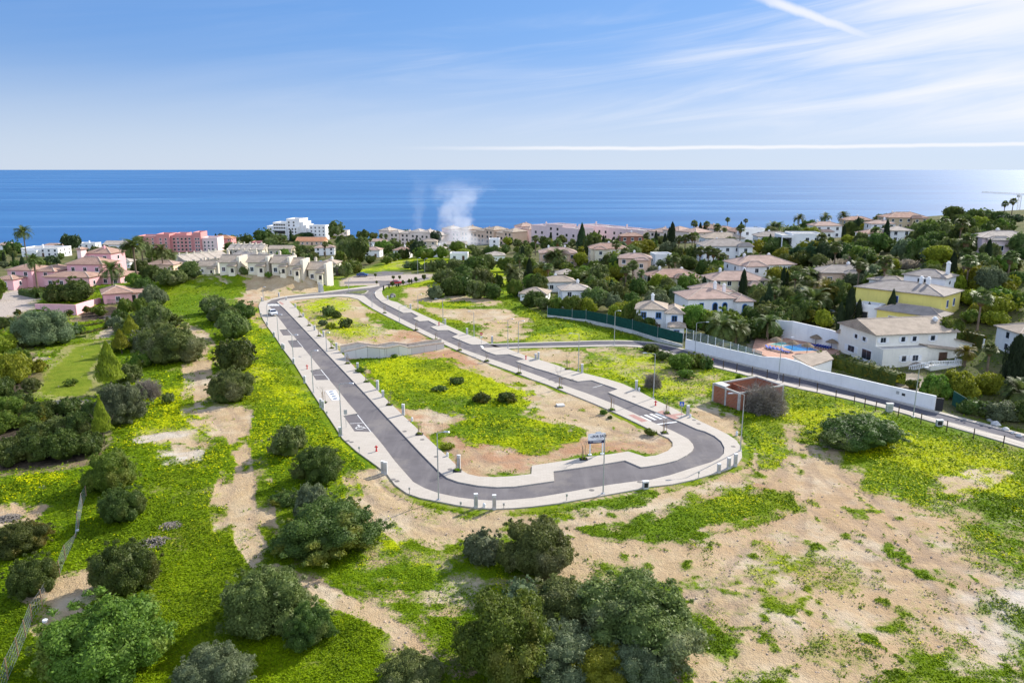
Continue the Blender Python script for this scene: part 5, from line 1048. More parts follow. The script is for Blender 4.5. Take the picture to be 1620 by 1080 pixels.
def spindle(nm, n, size, prof, seed, jit=.55):
    RG.seed(seed); u = RG.rand(n) ** .8; a = RG.rand(n) * 2 * math.pi; rr_ = np.interp(u, *prof) * (.82 + .3 * RG.rand(n)) * (1 + .12 * np.sin(a * 3 + u * 14)); P = np.c_[rr_ * np.cos(a), rr_ * np.sin(a), u]
    N = np.c_[np.cos(a), np.sin(a), np.full(n, .55)]; V = leafquads(P, N, np.full(n, size), jit); V[:, :, 2] = np.clip(V[:, :, 2], 0, 1.06)
    zs = np.linspace(0, .97, 9); rs = np.interp(zs, *prof) * .8; core = []
    for i in range(8):
        for k in range(8):
            a0, a1 = k * math.pi / 4, (k + 1) * math.pi / 4; core.append([(rs[i] * math.cos(a0), rs[i] * math.sin(a0), zs[i]), (rs[i] * math.cos(a1), rs[i] * math.sin(a1), zs[i]), (rs[i + 1] * math.cos(a1), rs[i + 1] * math.sin(a1), zs[i + 1]), (rs[i + 1] * math.cos(a0), rs[i + 1] * math.sin(a0), zs[i + 1])])
    PROTO[nm] = quads('crown', np.r_[V, np.array(core)], MATS['leaf_cypress'])
spindle('cypress', 3200, .07, ([0, .06, .3, .7, .92, 1], [.45, .8, 1, .8, .4, .05]), 5)
spindle('cone', 3200, .075, ([0, .05, .3, .7, 1], [.9, 1, .82, .42, .04]), 6, .8)
def tiers(nm, seed, nt=9, per=9, n=26):
    RG.seed(seed); V = []
    for k in range(nt):
        z = .12 + .84 * k / (nt - 1); L = (1 - .85 * k / (nt - 1))
        for j in range(per):
            a = 2 * math.pi * (j + .5 * (k % 2)) / per + RG.rand() * .3
            for i in range(n):
                u = .15 + .85 * i / n; wd = .16 * L * (1 - u * .6)
                P = np.array([[math.cos(a) * L * u + RG.normal() * wd, math.sin(a) * L * u + RG.normal() * wd, z + .035 * u + RG.normal() * .012]]); V.append(leafquads(P, np.array([[0, 0, 1.]]), np.array([.16]), .5)[0])
    PROTO[nm] = quads('crown', np.array(V), MATS['leaf_pine'])
tiers('tiered', 8)
def fanpalm(nm, seed, n=46):
    RG.seed(seed); V = []
    for i in range(n):
        el_ = math.radians(RG.uniform(-35, 80)); a = RG.rand() * 2 * math.pi; L = RG.uniform(.55, .8); d = np.array([math.cos(a) * math.cos(el_), math.sin(a) * math.cos(el_), math.sin(el_)]); s_ = np.array([-math.sin(a), math.cos(a), 0]); u = np.cross(s_, d)
        b0 = d * L * .5; V.append([s_ * .012, -s_ * .012, b0 - s_ * .012, b0 + s_ * .012])
        for k in range(9):
            w_ = math.radians(-80 + 20 * k); dd = d * math.cos(w_) + s_ * math.sin(w_); tip = b0 + dd * L * .62; tip[2] -= .10 * abs(math.sin(w_)) + .10; sd = np.cross(dd, u); mid = b0 + dd * L * .38
            V.append([b0, mid - sd * .045, tip, mid + sd * .045])
    PROTO[nm] = quads('crown', np.array(V), MATS['leaf_palm'])
for i in range(3): fanpalm('fan%d' % i, 30 + i)
def datepalm(nm, seed, n=54):
    RG.seed(seed); V = []
    for i in range(n):
        e0 = math.radians(RG.uniform(-18, 82)); a = RG.rand() * 2 * math.pi; L = RG.uniform(.85, 1.08); h = np.array([math.cos(a), math.sin(a), 0]); s_ = np.array([-math.sin(a), math.cos(a), 0]); p = np.zeros(3); e_ = e0; N = 11
        for k in range(N):
            d = h * math.cos(e_) + np.array([0, 0, math.sin(e_)]); q = p + d * L / N; up = np.cross(s_, d); wl = .20 * math.sin(math.pi * (k + 1.2) / (N + 1.4)) ** .7
            for sg in (-1, 1):
                for j in (0, .5):
                    b = p + (q - p) * j; tip = b + s_ * sg * wl + d * wl * .75 - up * wl * .25 * (-1 if RG.rand() < .0 else 1); b2 = b + d * L / N * .42; V.append([b, b2, tip + d * .012, tip])
            p = q; e_ -= math.radians(3.5 + 9.0 * (k / N) + 2 * math.cos(e0))
    PROTO[nm] = quads('crown', np.array(V), MATS['leaf_palm'])
for i in range(3): datepalm('date%d' % i, 90 + i)
def trunkmesh(nm, pts, rad, mat, n=7, limbs=0, seed=0):
    rg = random.Random(seed); q = MB(); q.tube(pts, rad, mat, n)
    for i in range(limbs):
        a = 2 * math.pi * i / limbs + rg.random(); z = pts[-1][2] * (.45 + .3 * rg.random()); q.tube([(0, 0, z), (.35 * math.cos(a), .35 * math.sin(a), z + .3), (.7 * math.cos(a), .7 * math.sin(a), z + .75)], [rad[-1] * .8, rad[-1] * .55, rad[-1] * .2], mat, 5)
    o = q.build('trunk'); me_ = o.data; bpy.data.objects.remove(o); PROTO[nm] = me_
trunkmesh('tr_bush', [(0, 0, -.3), (.03, 0, .3), (-.02, .03, .8)], [.12, .09, .05], 'bark', 7, 5, 1); trunkmesh('tr_tree', [(0, 0, -.3), (.02, .01, .4), (-.02, .03, 1.0)], [.06, .05, .03], 'bark', 7, 4, 2)
trunkmesh('tr_palm', [(0, 0, -.05), (.0, .0, .03), (.004, .003, .25), (-.003, .004, .6), (0, 0, 1)], [.048, .04, .028, .024, .028], 'palm_trunk', 9)
trunkmesh('tr_fat', [(0, 0, -.1), (.0, .0, .3), (0, 0, .8), (0, 0, 1)], [.10, .085, .085, .11], 'palm_trunk', 10)
q = MB(); q.lathe([(.10, -1.0), (.36, -.75), (.40, -.35), (.22, -.05), (.12, .05)], 'palm_skirt', 10); o_ = q.build('dead_frond_skirt'); PROTO['skirt'] = o_.data; bpy.data.objects.remove(o_)
def mobj(nm, proto, parent, mat=None, loc=(0, 0, 0), sc=(1, 1, 1), rz=0):
    o = bpy.data.objects.new(nm, PROTO[proto]); link(o, parent); o.location = loc; o.scale = sc; o.rotation_euler = (0, 0, rz)
    if mat: o.material_slots[0].link = 'OBJECT'; o.material_slots[0].material = MATS[mat]
    return o
vr = random.Random(5)
MATOF = dict(olive='leaf_olive', grey='leaf_grey', dark='leaf_dark', green='leaf_green', yg='leaf_yellowgreen', mixed='leaf_mixed', pine='leaf_pine', bare='leaf_bare')
WORD = dict(olive='olive green', grey='silvery grey green', dark='dark green', green='bright green', yg='yellow green', mixed='dark green yellow tipped', pine='deep green')
def reg(o, px, py, desc, cat, group, size, lab=None):
    tag(o, lab, cat, group)
    if not lab: AUTO.append((o, px, py, desc, size))
def BUSH(px, py, w, h, mt, lab=None, kind='bush', sink=.10):
    """px: centre, py: foot row, w/h in photo pixels; a rounded shrub or low tree"""
    # the foot row is the near edge of the crown; its axis stands half a crown further back
    p = at(px, min(py, 1085 + 0)) if py <= 1085 else at(px, py); s = mpp(p); rx = w * s / 2; dirv = Vector((p.x, p.y, 0)).normalized(); p = p + dirv * rx * .75; p.z = float(hbase(p.x, p.y)); s = mpp(p); rx = w * s / 2
    dep = math.atan2(CAMZ - p.z, math.hypot(p.x, p.y)); hh = max(rx * .55, (h * s - 1.25 * rx * math.sin(dep)) / math.cos(dep) * 1.12)
    hh = min(hh, rx * 1.55); e = empty(kind if kind != 'bush' else 'bush', (p.x, p.y, p.z - sink * hh), vr.random() * 6.28)
    lod = 'hi' if w > 68 else 'md' if w > 26 else 'lo'; pr = 'bush%s%d' % (lod, vr.randrange(4))
    mobj('crown', pr, e, MATOF[mt], sc=(rx, rx * (.9 + .2 * vr.random()), hh * (1 + sink)))
    if w > 14: mobj('trunk', 'tr_bush', e, sc=(rx * .7, rx * .7, hh * .55))
    reg(e, px, py - h / 2, WORD[mt] + (' rounded bush' if kind == 'bush' else ' ' + kind.replace('_', ' ')), 'bush' if kind == 'bush' else 'shrub', 'rounded bushes on the open land' if kind == 'bush' else 'shrubs in the gardens', w, lab); return e
def TREE(px, py, w, h, mt, pr='loose', lab=None, desc=None, name='tree', group='trees in the gardens', trunkfrac=.28):
    p = at(px, py); s = mpp(p); rx = w * s / 2; hh = h * s; e = empty(name, p, vr.random() * 6.28); n_ = {'loose': 3, 'dome': 2, 'bushlo': 4, 'bushmd': 4, 'bushhi': 4}.get(pr)
    cr = pr + (str(vr.randrange(n_)) if n_ else ''); tf = trunkfrac
    mobj('crown', cr, e, MATOF[mt], (0, 0, hh * tf), (rx, rx, hh * (1 - tf))); mobj('trunk', 'tr_tree', e, None, (0, 0, 0), (hh * .4, hh * .4, hh * min(.5, tf + .15)))
    reg(e, px, py - h / 2, desc or WORD[mt] + ' leafy ' + ('shrub' if name == 'garden_shrub' else 'tree'), 'shrub' if name == 'garden_shrub' else 'tree', group, w, lab); return e
def CYP(px, py, h, w=None, lab=None, cone=False, mt=None, desc=None):
    p = at(px, py); s = mpp(p); hh = h * s; rx = (w or h * (.46 if cone else .24)) * s / 2; e = empty('cypress_tree' if not cone else 'conifer_tree', p, vr.random() * 6.28)
    mobj('crown', 'cone' if cone else 'cypress', e, mt or ('leaf_pine' if cone else 'leaf_cypress'), (0, 0, hh * .03), (rx, rx, hh * .97)); mobj('trunk', 'tr_tree', e, None, (0, 0, 0), (hh * .5, hh * .5, hh * .3))
    reg(e, px, py - h / 2, desc or ('conical conifer' if cone else 'slim dark cypress'), 'conifer' if cone else 'cypress', 'conical conifers' if cone else 'cypresses in the village', h, lab); return e
def FAN(px, py, h, lab=None, cr=None):
    p = at(px, py); s = mpp(p); hh = h * s; r = cr or min(2.4, max(1.5, hh * .26)); t_ = max(1.0, hh - r * .75); e = empty('fan_palm', p, vr.random() * 6.28)
    tr = mobj('trunk', 'tr_palm', e, None, (0, 0, 0), (8, 8, t_)); mobj('crown', 'fan%d' % vr.randrange(3), e, None, (0, 0, t_), (r * 1.25,) * 3); mobj('dead_frond_skirt', 'skirt', e, None, (0, 0, t_), (r * .8, r * .8, r * .8))
    reg(e, px, py - h / 2, ('tall ' if hh > 8 else '') + 'fan palm', 'palm', 'fan palms in the village', h, lab); return e
def DATE(px, py, h, w=None, yellow=False, lab=None):
    p = at(px, py); s = mpp(p); hh = h * s; r = (w or h * .9) * s / 2; t_ = max(.5, hh - r * .62); e = empty('date_palm', p, vr.random() * 6.28)
    mobj('trunk', 'tr_fat', e, None, (0, 0, 0), (3.4, 3.4, t_)); mobj('crown', 'date%d' % vr.randrange(3), e, 'leaf_palm_yellow' if yellow else None, (0, 0, t_), (r * 1.12,) * 3)
    reg(e, px, py - h / 2, 'yellowing date palm' if yellow else ('tall date palm' if hh > 9 else 'bushy date palm'), 'palm', 'date palms in the gardens', h, lab); return e
def TIER(px, py, h, lab=None):
    p = at(px, py); s = mpp(p); hh = h * s; e = empty('norfolk_pine', p, 0); mobj('crown', 'tiered', e, None, (0, 0, 0), (hh * .22, hh * .22, hh * 1.03)); mobj('trunk', 'tr_tree', e, None, (0, 0, 0), (hh * .4, hh * .4, hh * .98))
    reg(e, px, py - h / 2, 'tiered pine', 'conifer', 'tiered pines', h, lab)
def branches(q, rg, p, d, L, r, dep, mat, spread=.6):
    e_ = p + d * L; q.tube([p, (p + e_) / 2 + Vector((rg.uniform(-.05, .05), rg.uniform(-.05, .05), .02)) * L, e_], [r, r * .8, r * .55], mat, 4, False)
    if dep > 0:
        for k in range(3 if dep > 1 else 4): branches(q, rg, e_ - d * L * rg.uniform(0, .4), (d + Vector((rg.gauss(0, spread), rg.gauss(0, spread), rg.gauss(.1, spread * .6)))).normalized(), L * rg.uniform(.6, .85), r * .55, dep - 1, mat, spread)
def BARE(px, py, w, h, lab, mat='dead_wood', n=7, dep=3, thick=.07, seed=1, name='bare_shrub'):
    p = at(px, py); s = mpp(p); rg = random.Random(seed); q = MB(); R_ = w * s / 2; hh = h * s * .78
    for i in range(n):
        a = 2 * math.pi * i / n; branches(q, rg, Vector((0, 0, -.1)), Vector((math.cos(a) * R_, math.sin(a) * R_, hh * 1.1)).normalized(), max(R_, hh) * .42, thick, dep, mat, .5)
    e = empty(name, p, 0, lab, 'shrub'); q.build('branches', e)
    if name != 'dead_branches': mobj('twigs', 'twigs', e, mat if mat.startswith('leaf') else 'leaf_bare' if mat == 'dead_wood' else mat, (0, 0, 0), (R_, R_, hh))
    return e
def hedge(px, wd, hm, mt, lab, n=None, leaf=.28, lm=None):
    P = [at(*p) for p in px]; o0 = P[0].copy(); V = []; RG.seed(len(lab))
    for a, b_ in zip(P, P[1:]):
        a, b_ = np.array(a - o0), np.array(b_ - o0); L = np.linalg.norm(b_ - a); d = (b_ - a) / L; nn = np.array([-d[1], d[0], 0]); k = n or int(L * (hm * 2 + wd) * 9 / (leaf / .28) ** 2)
        u = RG.rand(k, 1) * L; f = RG.rand(k); bulge = (1 + .15 * np.sin(u[:, 0] * 1.7) + .1 * np.sin(u[:, 0] * 4.1)); th = f * math.pi; yy = np.cos(th) * wd / 2 * bulge * (.8 + .25 * np.abs(np.sin(th))); zz = (np.sin(th) ** .6) * hm * bulge
        N = np.cos(th)[:, None] * nn + np.sin(th)[:, None] * np.array([0, 0, 1]); Pt = a + d * u + nn * yy[:, None] + np.c_[np.zeros(k), np.zeros(k), zz]; V.append(leafquads(Pt, N, np.full(k, leaf)))
        for (y0, z0), (y1, z1) in zip([(-.42, 0), (-.38, .8), (-.2, .9), (.2, .9), (.38, .8)], [(-.38, .8), (-.2, .9), (.2, .9), (.38, .8), (.42, 0)]):
            V.append(np.array([[a + nn * y0 * wd + [0, 0, z0 * hm], b_ + nn * y0 * wd + [0, 0, z0 * hm], b_ + nn * y1 * wd + [0, 0, z1 * hm], a + nn * y1 * wd + [0, 0, z1 * hm]]]))
    o = bpy.data.objects.new('hedge', quads('hedge', np.concatenate(V), MATS[MATOF.get(mt, mt)])); link(o); o.location = o0; tag(o, lab, 'hedge')
    if lm: landmark(lm, (P[0] + P[-1]) / 2, 30, .5)
# ------------------------------------------------------------------ plants, one by one (photo pixels of foot, width, height)
NB = [ # near bushes
 (1002,1062,205,146,'olive','largest bottom olive bush, a broad dome right of centre'), (800,1092,160,142,'green','bright green conical bush left half of the bottom bush clump'),
 (870,1090,145,100,'grey','silvery bush at the bottom centre between two bigger domes'), (948,1092,104,74,'yg','small yellow green bush at the bottom edge of the big clump'),
 (1012,1096,104,84,'grey','silvery bush at the bottom right corner of the big clump'), (905,1012,140,92,'olive','olive bush wedged behind the silvery one in the bottom clump'),
 (826,972,62,54,'grey','small silvery bush topmost in the bottom clump'), (866,984,58,62,'grey','thin grey bush beside the clump of big domes'), (1040,1070,60,60,'olive','low olive bush at the right foot of the bottom dome'),
 (846,924,122,100,'olive','round olive bush alone just below the road bend'), (764,897,66,58,'grey','lighter bush touching the left of the round lone bush'),
 (428,1012,142,112,'olive','big olive bush at the fork of the dirt tracks'), (490,1036,84,76,'dark','dark bush at the right foot of the track fork bush'),
 (522,892,165,96,'mixed','wide dark bush with yellow tips right of the dirt track'), (497,826,64,60,'grey','silvery bush above the wide yellow tipped bush'), (455,806,56,32,'mixed','low spreading bush left of the silvery one by the track'),
 (505,772,78,62,'dark','dense dark bush beside the outer pavement corner'), (459,728,62,60,'olive','olive bush nearest the outer pavement, highest by the track'),
 (203,950,100,96,'dark','dark round bush right of the mesh fence'), (197,832,70,66,'dark','round bush above the brush piles'), (178,784,78,70,'green','tall bush where the mesh fence ends'),
 (175,1102,210,152,'green','largest bottom left bush, bright green and wide'), (342,1112,122,88,'grey','pale silvery bush cut by the bottom edge'), (655,1112,112,74,'olive','olive bush cut by the bottom edge left of the clump'),
 (38,882,92,58,'mixed','low wide dark bush left of the mesh fence'), (57,950,78,72,'dark','dark bush straddling the mesh fence'), (1355,718,132,64,'dark','broad dark bush below the wooden post fence'),
 (340,500,42,30,'olive',None),(357,516,46,32,'dark',None),(346,510,30,24,'grey',None),(368,538,58,44,'olive',None),(385,505,40,28,'dark',None),(374,588,62,50,'dark',None),(352,640,30,24,'dark',None),(369,640,72,56,'olive',None),
 (272,580,96,66,'olive','widest olive bush of the left field above the dirt track'),(305,574,30,36,'olive',None),(246,526,56,46,'olive',None),(276,518,26,22,'dark',None),(231,557,44,44,'grey',None),(197,676,80,76,'grey','silvery tree beside the yellow green conifer and garden edge'),
 (243,487,42,44,'grey',None),(300,441,32,28,'olive',None),(274,456,46,28,'olive',None),(228,470,34,40,'dark',None),(266,640,22,32,'olive',None),
 (70,550,96,58,'grey','big silvery olive tree between formal garden and lawn'),(118,480,62,38,'dark','broad dark tree before the large pink villa'),(92,480,36,34,'dark',None),(184,520,24,28,'grey',None),(122,530,24,16,'dark',None),
 (20,610,60,56,'yg',None),(62,590,24,26,'yg',None),(4,630,40,46,'dark',None),(36,648,40,30,'dark',None),(60,672,44,34,'mixed',None),(112,660,36,30,'dark',None),(130,690,50,40,'dark',None),(95,690,44,30,'olive',None),(20,662,44,34,'green',None),(60,700,50,34,'dark',None),(30,590,44,50,'green',None),(40,552,36,30,'olive',None),(8,560,40,36,'yg',None),(52,622,30,24,'olive',None),(150,668,40,44,'dark',None),(112,612,20,12,'green',None),(222,585,34,30,'green',None),(205,610,40,44,'olive',None),(212,555,30,34,'green',None),(20,738,62,44,'dark',None),(60,734,60,46,'dark',None),(104,730,62,50,'dark',None),(146,722,44,42,'dark',None),(82,660,32,34,'dark',None),(45,678,46,26,'green',None),(0,690,50,40,'green',None),(10,520,30,18,'dark',None),
 (180,560,20,40,'green',None),(196,530,26,30,'olive',None),
 (1075,588,46,28,'green',None),(1098,584,36,26,'green',None),(1117,586,24,20,'dark',None),(1050,572,34,18,'dark',None),(1030,558,30,14,'dark',None),(1085,600,30,16,'green',None),
 (802,640,34,20,'mixed',None),(762,640,28,20,'mixed',None),(722,610,26,14,'dark',None),(696,621,24,11,'dark',None),(520,502,24,18,'olive',None),(532,505,16,16,'dark',None),(547,520,22,15,'dark',None),(511,516,14,10,'grey',None),(524,521,16,10,'yg',None),
 (1029,690,18,12,'green',None),(955,657,12,9,'green',None),(965,663,8,6,'dark',None),(571,590,16,9,'green',None),(624,567,10,7,'green',None),(708,712,22,12,'yg',None),
 (688,474,30,26,'grey','silvery tree at the front left of the dark grove'),(712,470,36,42,'dark',None),(735,468,44,38,'dark',None),(755,474,36,30,'olive',None),(780,474,30,32,'dark',None),(764,458,40,34,'olive',None),(706,450,40,26,'olive',None),(735,448,40,26,'dark',None),(752,438,44,30,'dark',None),(722,434,32,22,'olive',None),(768,430,36,26,'olive',None),(696,430,30,18,'dark',None),(681,431,24,17,'olive',None),(658,428,22,14,'dark',None),(645,425,16,11,'grey',None),(785,455,24,30,'mixed',None),(724,458,30,24,'mixed',None),(745,452,30,24,'olive',None),
]
for px, py, w_, h_, mt, lab in NB: BUSH(px, py, w_, h_, mt, lab)
for i, (px, py) in enumerate(((1003,478),(1430,925),(1384,932),(1452,932),(1500,938),(1422,715),(1330,920),(1258,880),(1110,738))):
    pass
# village fillers: shrubs and trees between the houses
rg = random.Random(99)
FILL = [ # (px,py,w,h,mt)
 (820,420,22,20,'olive'),(838,432,26,24,'green'),(812,452,24,22,'dark'),(832,410,20,22,'olive'),(800,402,16,14,'dark'),(850,468,34,34,'dark'),(842,488,30,28,'dark'),(858,490,26,20,'olive'),(880,492,26,24,'green'),(905,494,20,12,'grey'),(925,440,24,18,'green'),(945,455,40,36,'olive'),(950,480,40,38,'dark'),(968,492,30,30,'grey'),(935,470,26,26,'green'),(975,440,30,36,'dark'),(938,412,30,44,'dark'),(962,432,30,30,'dark'),(985,505,40,26,'yg'),(1000,490,30,26,'dark'),(1010,470,30,30,'dark'),(1055,470,26,30,'olive'),(1072,484,34,30,'grey'),(1050,455,22,14,'green'),(1085,462,24,14,'green'),(1098,458,20,12,'dark'),(1012,525,22,34,'olive'),(1026,528,26,26,'mixed'),(1062,524,36,30,'mixed'),(1094,528,52,46,'green'),(1145,536,60,46,'green'),(1120,530,30,30,'dark'),(1200,540,50,34,'dark'),(1225,538,24,24,'olive'),(1190,520,40,34,'dark'),
 (1185,456,26,14,'olive'),(1165,478,28,12,'green'),(1240,492,40,36,'olive'),(1262,480,34,26,'grey'),(1258,502,24,14,'grey'),(1320,486,34,44,'olive'),(1335,470,24,22,'green'),(1300,500,30,12,'dark'),(1310,515,30,14,'olive'),(1200,402,20,22,'yg'),(1218,404,26,18,'dark'),(1230,400,34,22,'olive'),(1222,378,28,18,'olive'),(1255,372,30,16,'olive'),(1280,370,26,20,'dark'),(1345,374,26,24,'dark'),(1325,352,30,16,'dark'),(1243,408,24,20,'dark'),(1195,372,20,12,'dark'),
 (1100,410,24,22,'dark'),(1075,412,24,18,'dark'),(1090,428,26,20,'dark'),(1064,425,22,24,'olive'),(1115,438,30,24,'dark'),(1140,436,26,20,'dark'),(1160,424,22,12,'green'),(1055,400,18,16,'olive'),(1032,398,18,20,'dark'),(1045,388,24,14,'olive'),(1020,385,14,10,'dark'),(998,402,22,12,'green'),(980,386,16,12,'olive'),(960,392,18,14,'olive'),(942,392,16,14,'olive'),(930,384,16,12,'dark'),(905,392,14,14,'olive'),(880,400,20,16,'dark'),(888,388,18,16,'olive'),(865,398,18,18,'dark'),(858,388,14,14,'dark'),(845,395,14,12,'dark'),(830,398,18,16,'dark'),(818,392,14,14,'olive'),(805,388,14,12,'dark'),
 (640,384,20,20,'dark'),(655,386,18,20,'dark'),(622,384,16,18,'dark'),(672,384,16,18,'pine'),(690,388,18,22,'pine'),(700,384,12,12,'olive'),(660,408,30,30,'pine'),(672,412,34,22,'green'),(698,410,24,20,'green'),(652,395,20,14,'yg'),(625,396,22,18,'olive'),(608,402,26,20,'green'),(612,418,20,12,'green'),(622,414,20,14,'dark'),(640,410,18,16,'dark'),(585,418,20,14,'dark'),(570,418,34,40,'dark'),(552,414,30,36,'olive'),(584,408,16,10,'olive'),(560,434,26,22,'green'),(548,440,22,24,'olive'),(538,426,22,28,'green'),(530,436,20,16,'grey'),(733,394,16,8,'pine'),(735,402,26,8,'yg'),(755,412,24,18,'olive'),(770,408,20,16,'dark'),(748,400,16,12,'olive'),(800,430,28,22,'green'),(815,470,24,28,'green'),
 (510,378,20,16,'dark'),(482,380,34,12,'pine'),(470,382,20,10,'dark'),(440,384,26,14,'olive'),(420,383,28,20,'dark'),(410,380,18,16,'dark'),(430,396,26,20,'olive'),(448,398,24,16,'mixed'),(462,400,18,14,'dark'),(476,402,16,14,'dark'),(490,404,18,14,'olive'),(496,412,20,12,'olive'),(450,414,26,20,'green'),(462,420,24,18,'dark'),(485,418,20,16,'dark'),(490,434,18,22,'green'),(388,436,14,12,'olive'),(425,440,12,10,'green'),(448,437,10,12,'dark'),(390,386,24,16,'dark'),(372,384,16,12,'olive'),(352,388,18,18,'pine'),(366,398,24,14,'dark'),(520,376,18,16,'dark'),(560,374,22,16,'dark'),(575,378,18,14,'dark'),(590,380,16,12,'olive'),(600,376,14,10,'dark'),(555,390,24,18,'dark'),(540,394,20,20,'dark'),(572,394,24,18,'olive'),
 (22,402,26,20,'dark'),(12,392,20,12,'olive'),(60,428,24,18,'green'),(82,424,22,20,'pine'),(100,390,22,14,'green'),(94,402,20,14,'dark'),(160,398,22,10,'dark'),(178,398,18,8,'olive'),(150,400,18,10,'olive'),(205,420,24,22,'olive'),(222,440,30,28,'dark'),(212,452,24,20,'green'),(240,446,30,24,'dark'),(258,448,24,18,'olive'),(196,444,26,18,'dark'),(160,448,20,12,'dark'),(182,432,18,12,'green'),(228,398,18,10,'dark'),(205,396,18,10,'olive'),(245,410,22,12,'green'),(308,440,20,14,'olive'),(0,416,20,22,'dark'),(40,440,18,10,'dark'),(60,470,24,14,'dark'),(80,458,14,8,'dark'),(0,476,22,36,'green'),(222,500,24,28,'green'),(214,520,26,26,'olive'),(200,498,24,26,'green'),(190,508,20,18,'dark'),(150,495,18,10,'green'),(160,500,16,14,'green'),
 (1512,440,20,14,'yg'),(1530,460,34,20,'yg'),(1552,470,34,28,'yg'),(1570,458,30,22,'green'),(1590,466,30,22,'yg'),(1540,488,40,26,'yg'),(1580,500,50,36,'yg'),(1610,490,30,30,'green'),(1550,510,40,26,'yg'),(1608,450,24,18,'dark'),(1565,440,26,14,'green'),(1580,480,40,26,'green'),(1520,480,24,22,'green'),(1535,512,30,22,'green'),(1570,520,40,24,'yg'),(1560,428,20,10,'grey'),(1600,430,24,22,'dark'),(1618,410,20,18,'dark'),(1450,440,34,14,'olive'),(1420,440,30,12,'grey'),(1470,430,26,14,'grey'),(1405,452,24,14,'olive'),(1410,470,24,22,'dark'),(1375,470,20,16,'dark'),(1345,500,20,12,'green'),(1332,500,20,16,'dark'),
]
BELT = [(1262,420,30,30,'pine'),(1282,422,34,38,'pine'),(1302,420,34,36,'pine'),(1325,416,36,34,'pine'),(1345,414,30,30,'dark'),(1365,410,34,32,'dark'),(1385,404,36,34,'dark'),(1404,400,30,22,'dark'),(1428,412,36,34,'grey'),(1450,414,34,38,'dark'),(1465,390,40,36,'dark'),(1452,376,30,22,'olive'),(1478,400,36,34,'dark'),(1488,384,36,30,'olive'),(1500,412,38,36,'olive'),(1515,398,38,40,'dark'),(1535,404,34,34,'dark'),(1550,392,30,26,'dark'),(1522,372,36,34,'dark'),(1508,362,34,34,'dark'),(1538,362,34,30,'dark'),(1556,350,30,18,'olive'),(1562,384,36,34,'dark'),(1578,372,30,24,'dark'),(1540,420,30,20,'green'),(1560,416,30,20,'green'),(1392,362,26,24,'olive'),(1408,360,24,18,'olive'),(1358,366,24,20,'pine'),(1505,345,30,18,'dark'),(1470,366,24,14,'olive'),(1428,372,18,12,'olive'),(1580,350,24,14,'dark'),(1572,334,20,10,'olive')]
for px, py, w_, h_, mt in FILL + BELT:
    if h_ > w_ * .95 or rg.random() < .45: TREE(px, py, w_, h_, mt, 'bushlo' if w_ < 24 else 'bushmd', trunkfrac=.08, desc=None)
    else: BUSH(px, py, w_ * 1.1, h_, mt, None, kind='garden_shrub')
VP = [(380,388),(470,378),(560,376),(620,382),(800,384),(900,384),(1100,378),(1230,372),(1300,366),(1500,356),(1600,352),(1620,440),(1618,560),(1520,470),(1420,470),(1330,500),(1300,520),(1200,530),(1100,530),(1000,515),(930,500),(870,495),(820,470),(800,415),(700,404),(600,404),(560,425),(530,425),(520,400),(440,396)]
VX = np.array(VP, float); k_ = 0; tries = 0
while k_ < 260 and tries < 4000:
    tries += 1; px, py = rg.uniform(380, 1618), rg.uniform(358, 525)
    if float(sdist(VP, np.array([px]), np.array([py]), 50)[0]) > 0: continue
    p = at(px, py)
    if any(math.hypot(p.x - a, p.y - b_) < c_ * .85 + 1 for a, b_, c_ in HB): continue
    s = mpp(p); hm_ = rg.uniform(2.2, 6.5); wm_ = hm_ * rg.uniform(.9, 1.5); TREE(px, py, wm_ / s, hm_ / s, rg.choice(['dark', 'green', 'olive', 'green', 'olive', 'mixed', 'grey', 'yg', 'yg']), 'bushlo' if wm_ / s < 22 else 'bushmd', trunkfrac=.08, **({} if hm_ > 4.8 else dict(name='garden_shrub', group='shrubs in the gardens'))); k_ += 1
VL = [(0,392),(60,396),(130,396),(210,392),(300,402),(340,428),(280,440),(230,446),(150,446),(0,446)]; k_ = 0
while k_ < 36:
    px, py = rg.uniform(0, 340), rg.uniform(388, 446)
    if float(sdist(VL, np.array([px]), np.array([py]), 50)[0]) > 0: continue
    p = at(px, py); k_ += 1
    if any(math.hypot(p.x - a, p.y - b_) < c_ * .95 + 2 for a, b_, c_ in HB): continue
    s = mpp(p); hm_ = rg.uniform(2, 4.5); wm_ = hm_ * rg.uniform(.9, 1.6); TREE(px, py, wm_ / s, hm_ / s, rg.choice(['dark', 'olive', 'green', 'olive', 'grey']), 'bushlo', trunkfrac=.08, name='garden_shrub', group='shrubs in the gardens')
# taller single trees
TREE(114,402,30,30,'pine','dome','umbrella shaped stone pine behind the large pink villa on the left'); TREE(534,384,26,34,'olive','loose','tall loose tree standing up against the sea right of the white blocks'); TREE(1598,358,38,18,'pine','dome','flat topped stone pine on the right hilltop')
TREE(177,622,40,84,'yg','cone',"tall yellow green conifer at the lawn's right edge",name='conifer_tree'); TREE(165,700,28,74,'yg','cone','slimmer yellow green conifer at the end of the dark garden bed',name='conifer_tree'); TREE(208,536,24,38,'yg','cone','small yellow green conifer near the garden path top',name='conifer_tree'); TREE(193,560,26,40,'yg','cone','pale green conifer behind the tall yellow green one',name='conifer_tree')
TREE(1500,548,44,46,'green','bushmd','glossy dark tree left of the drive behind the white gabled house',trunkfrac=.2)
BUSH(1478,632,46,42,'green','bright green shrub right of the drive gate, nearest the boundary wall end'); BUSH(1512,634,60,46,'yg','wide yellow green shrub in the garden right of the white gabled house'); BUSH(1560,628,44,40,'yg','yellow topped shrub left of the great dark cypress'); BUSH(1442,616,20,15,'mixed','small round shrub alone on the drive inside the boundary wall')
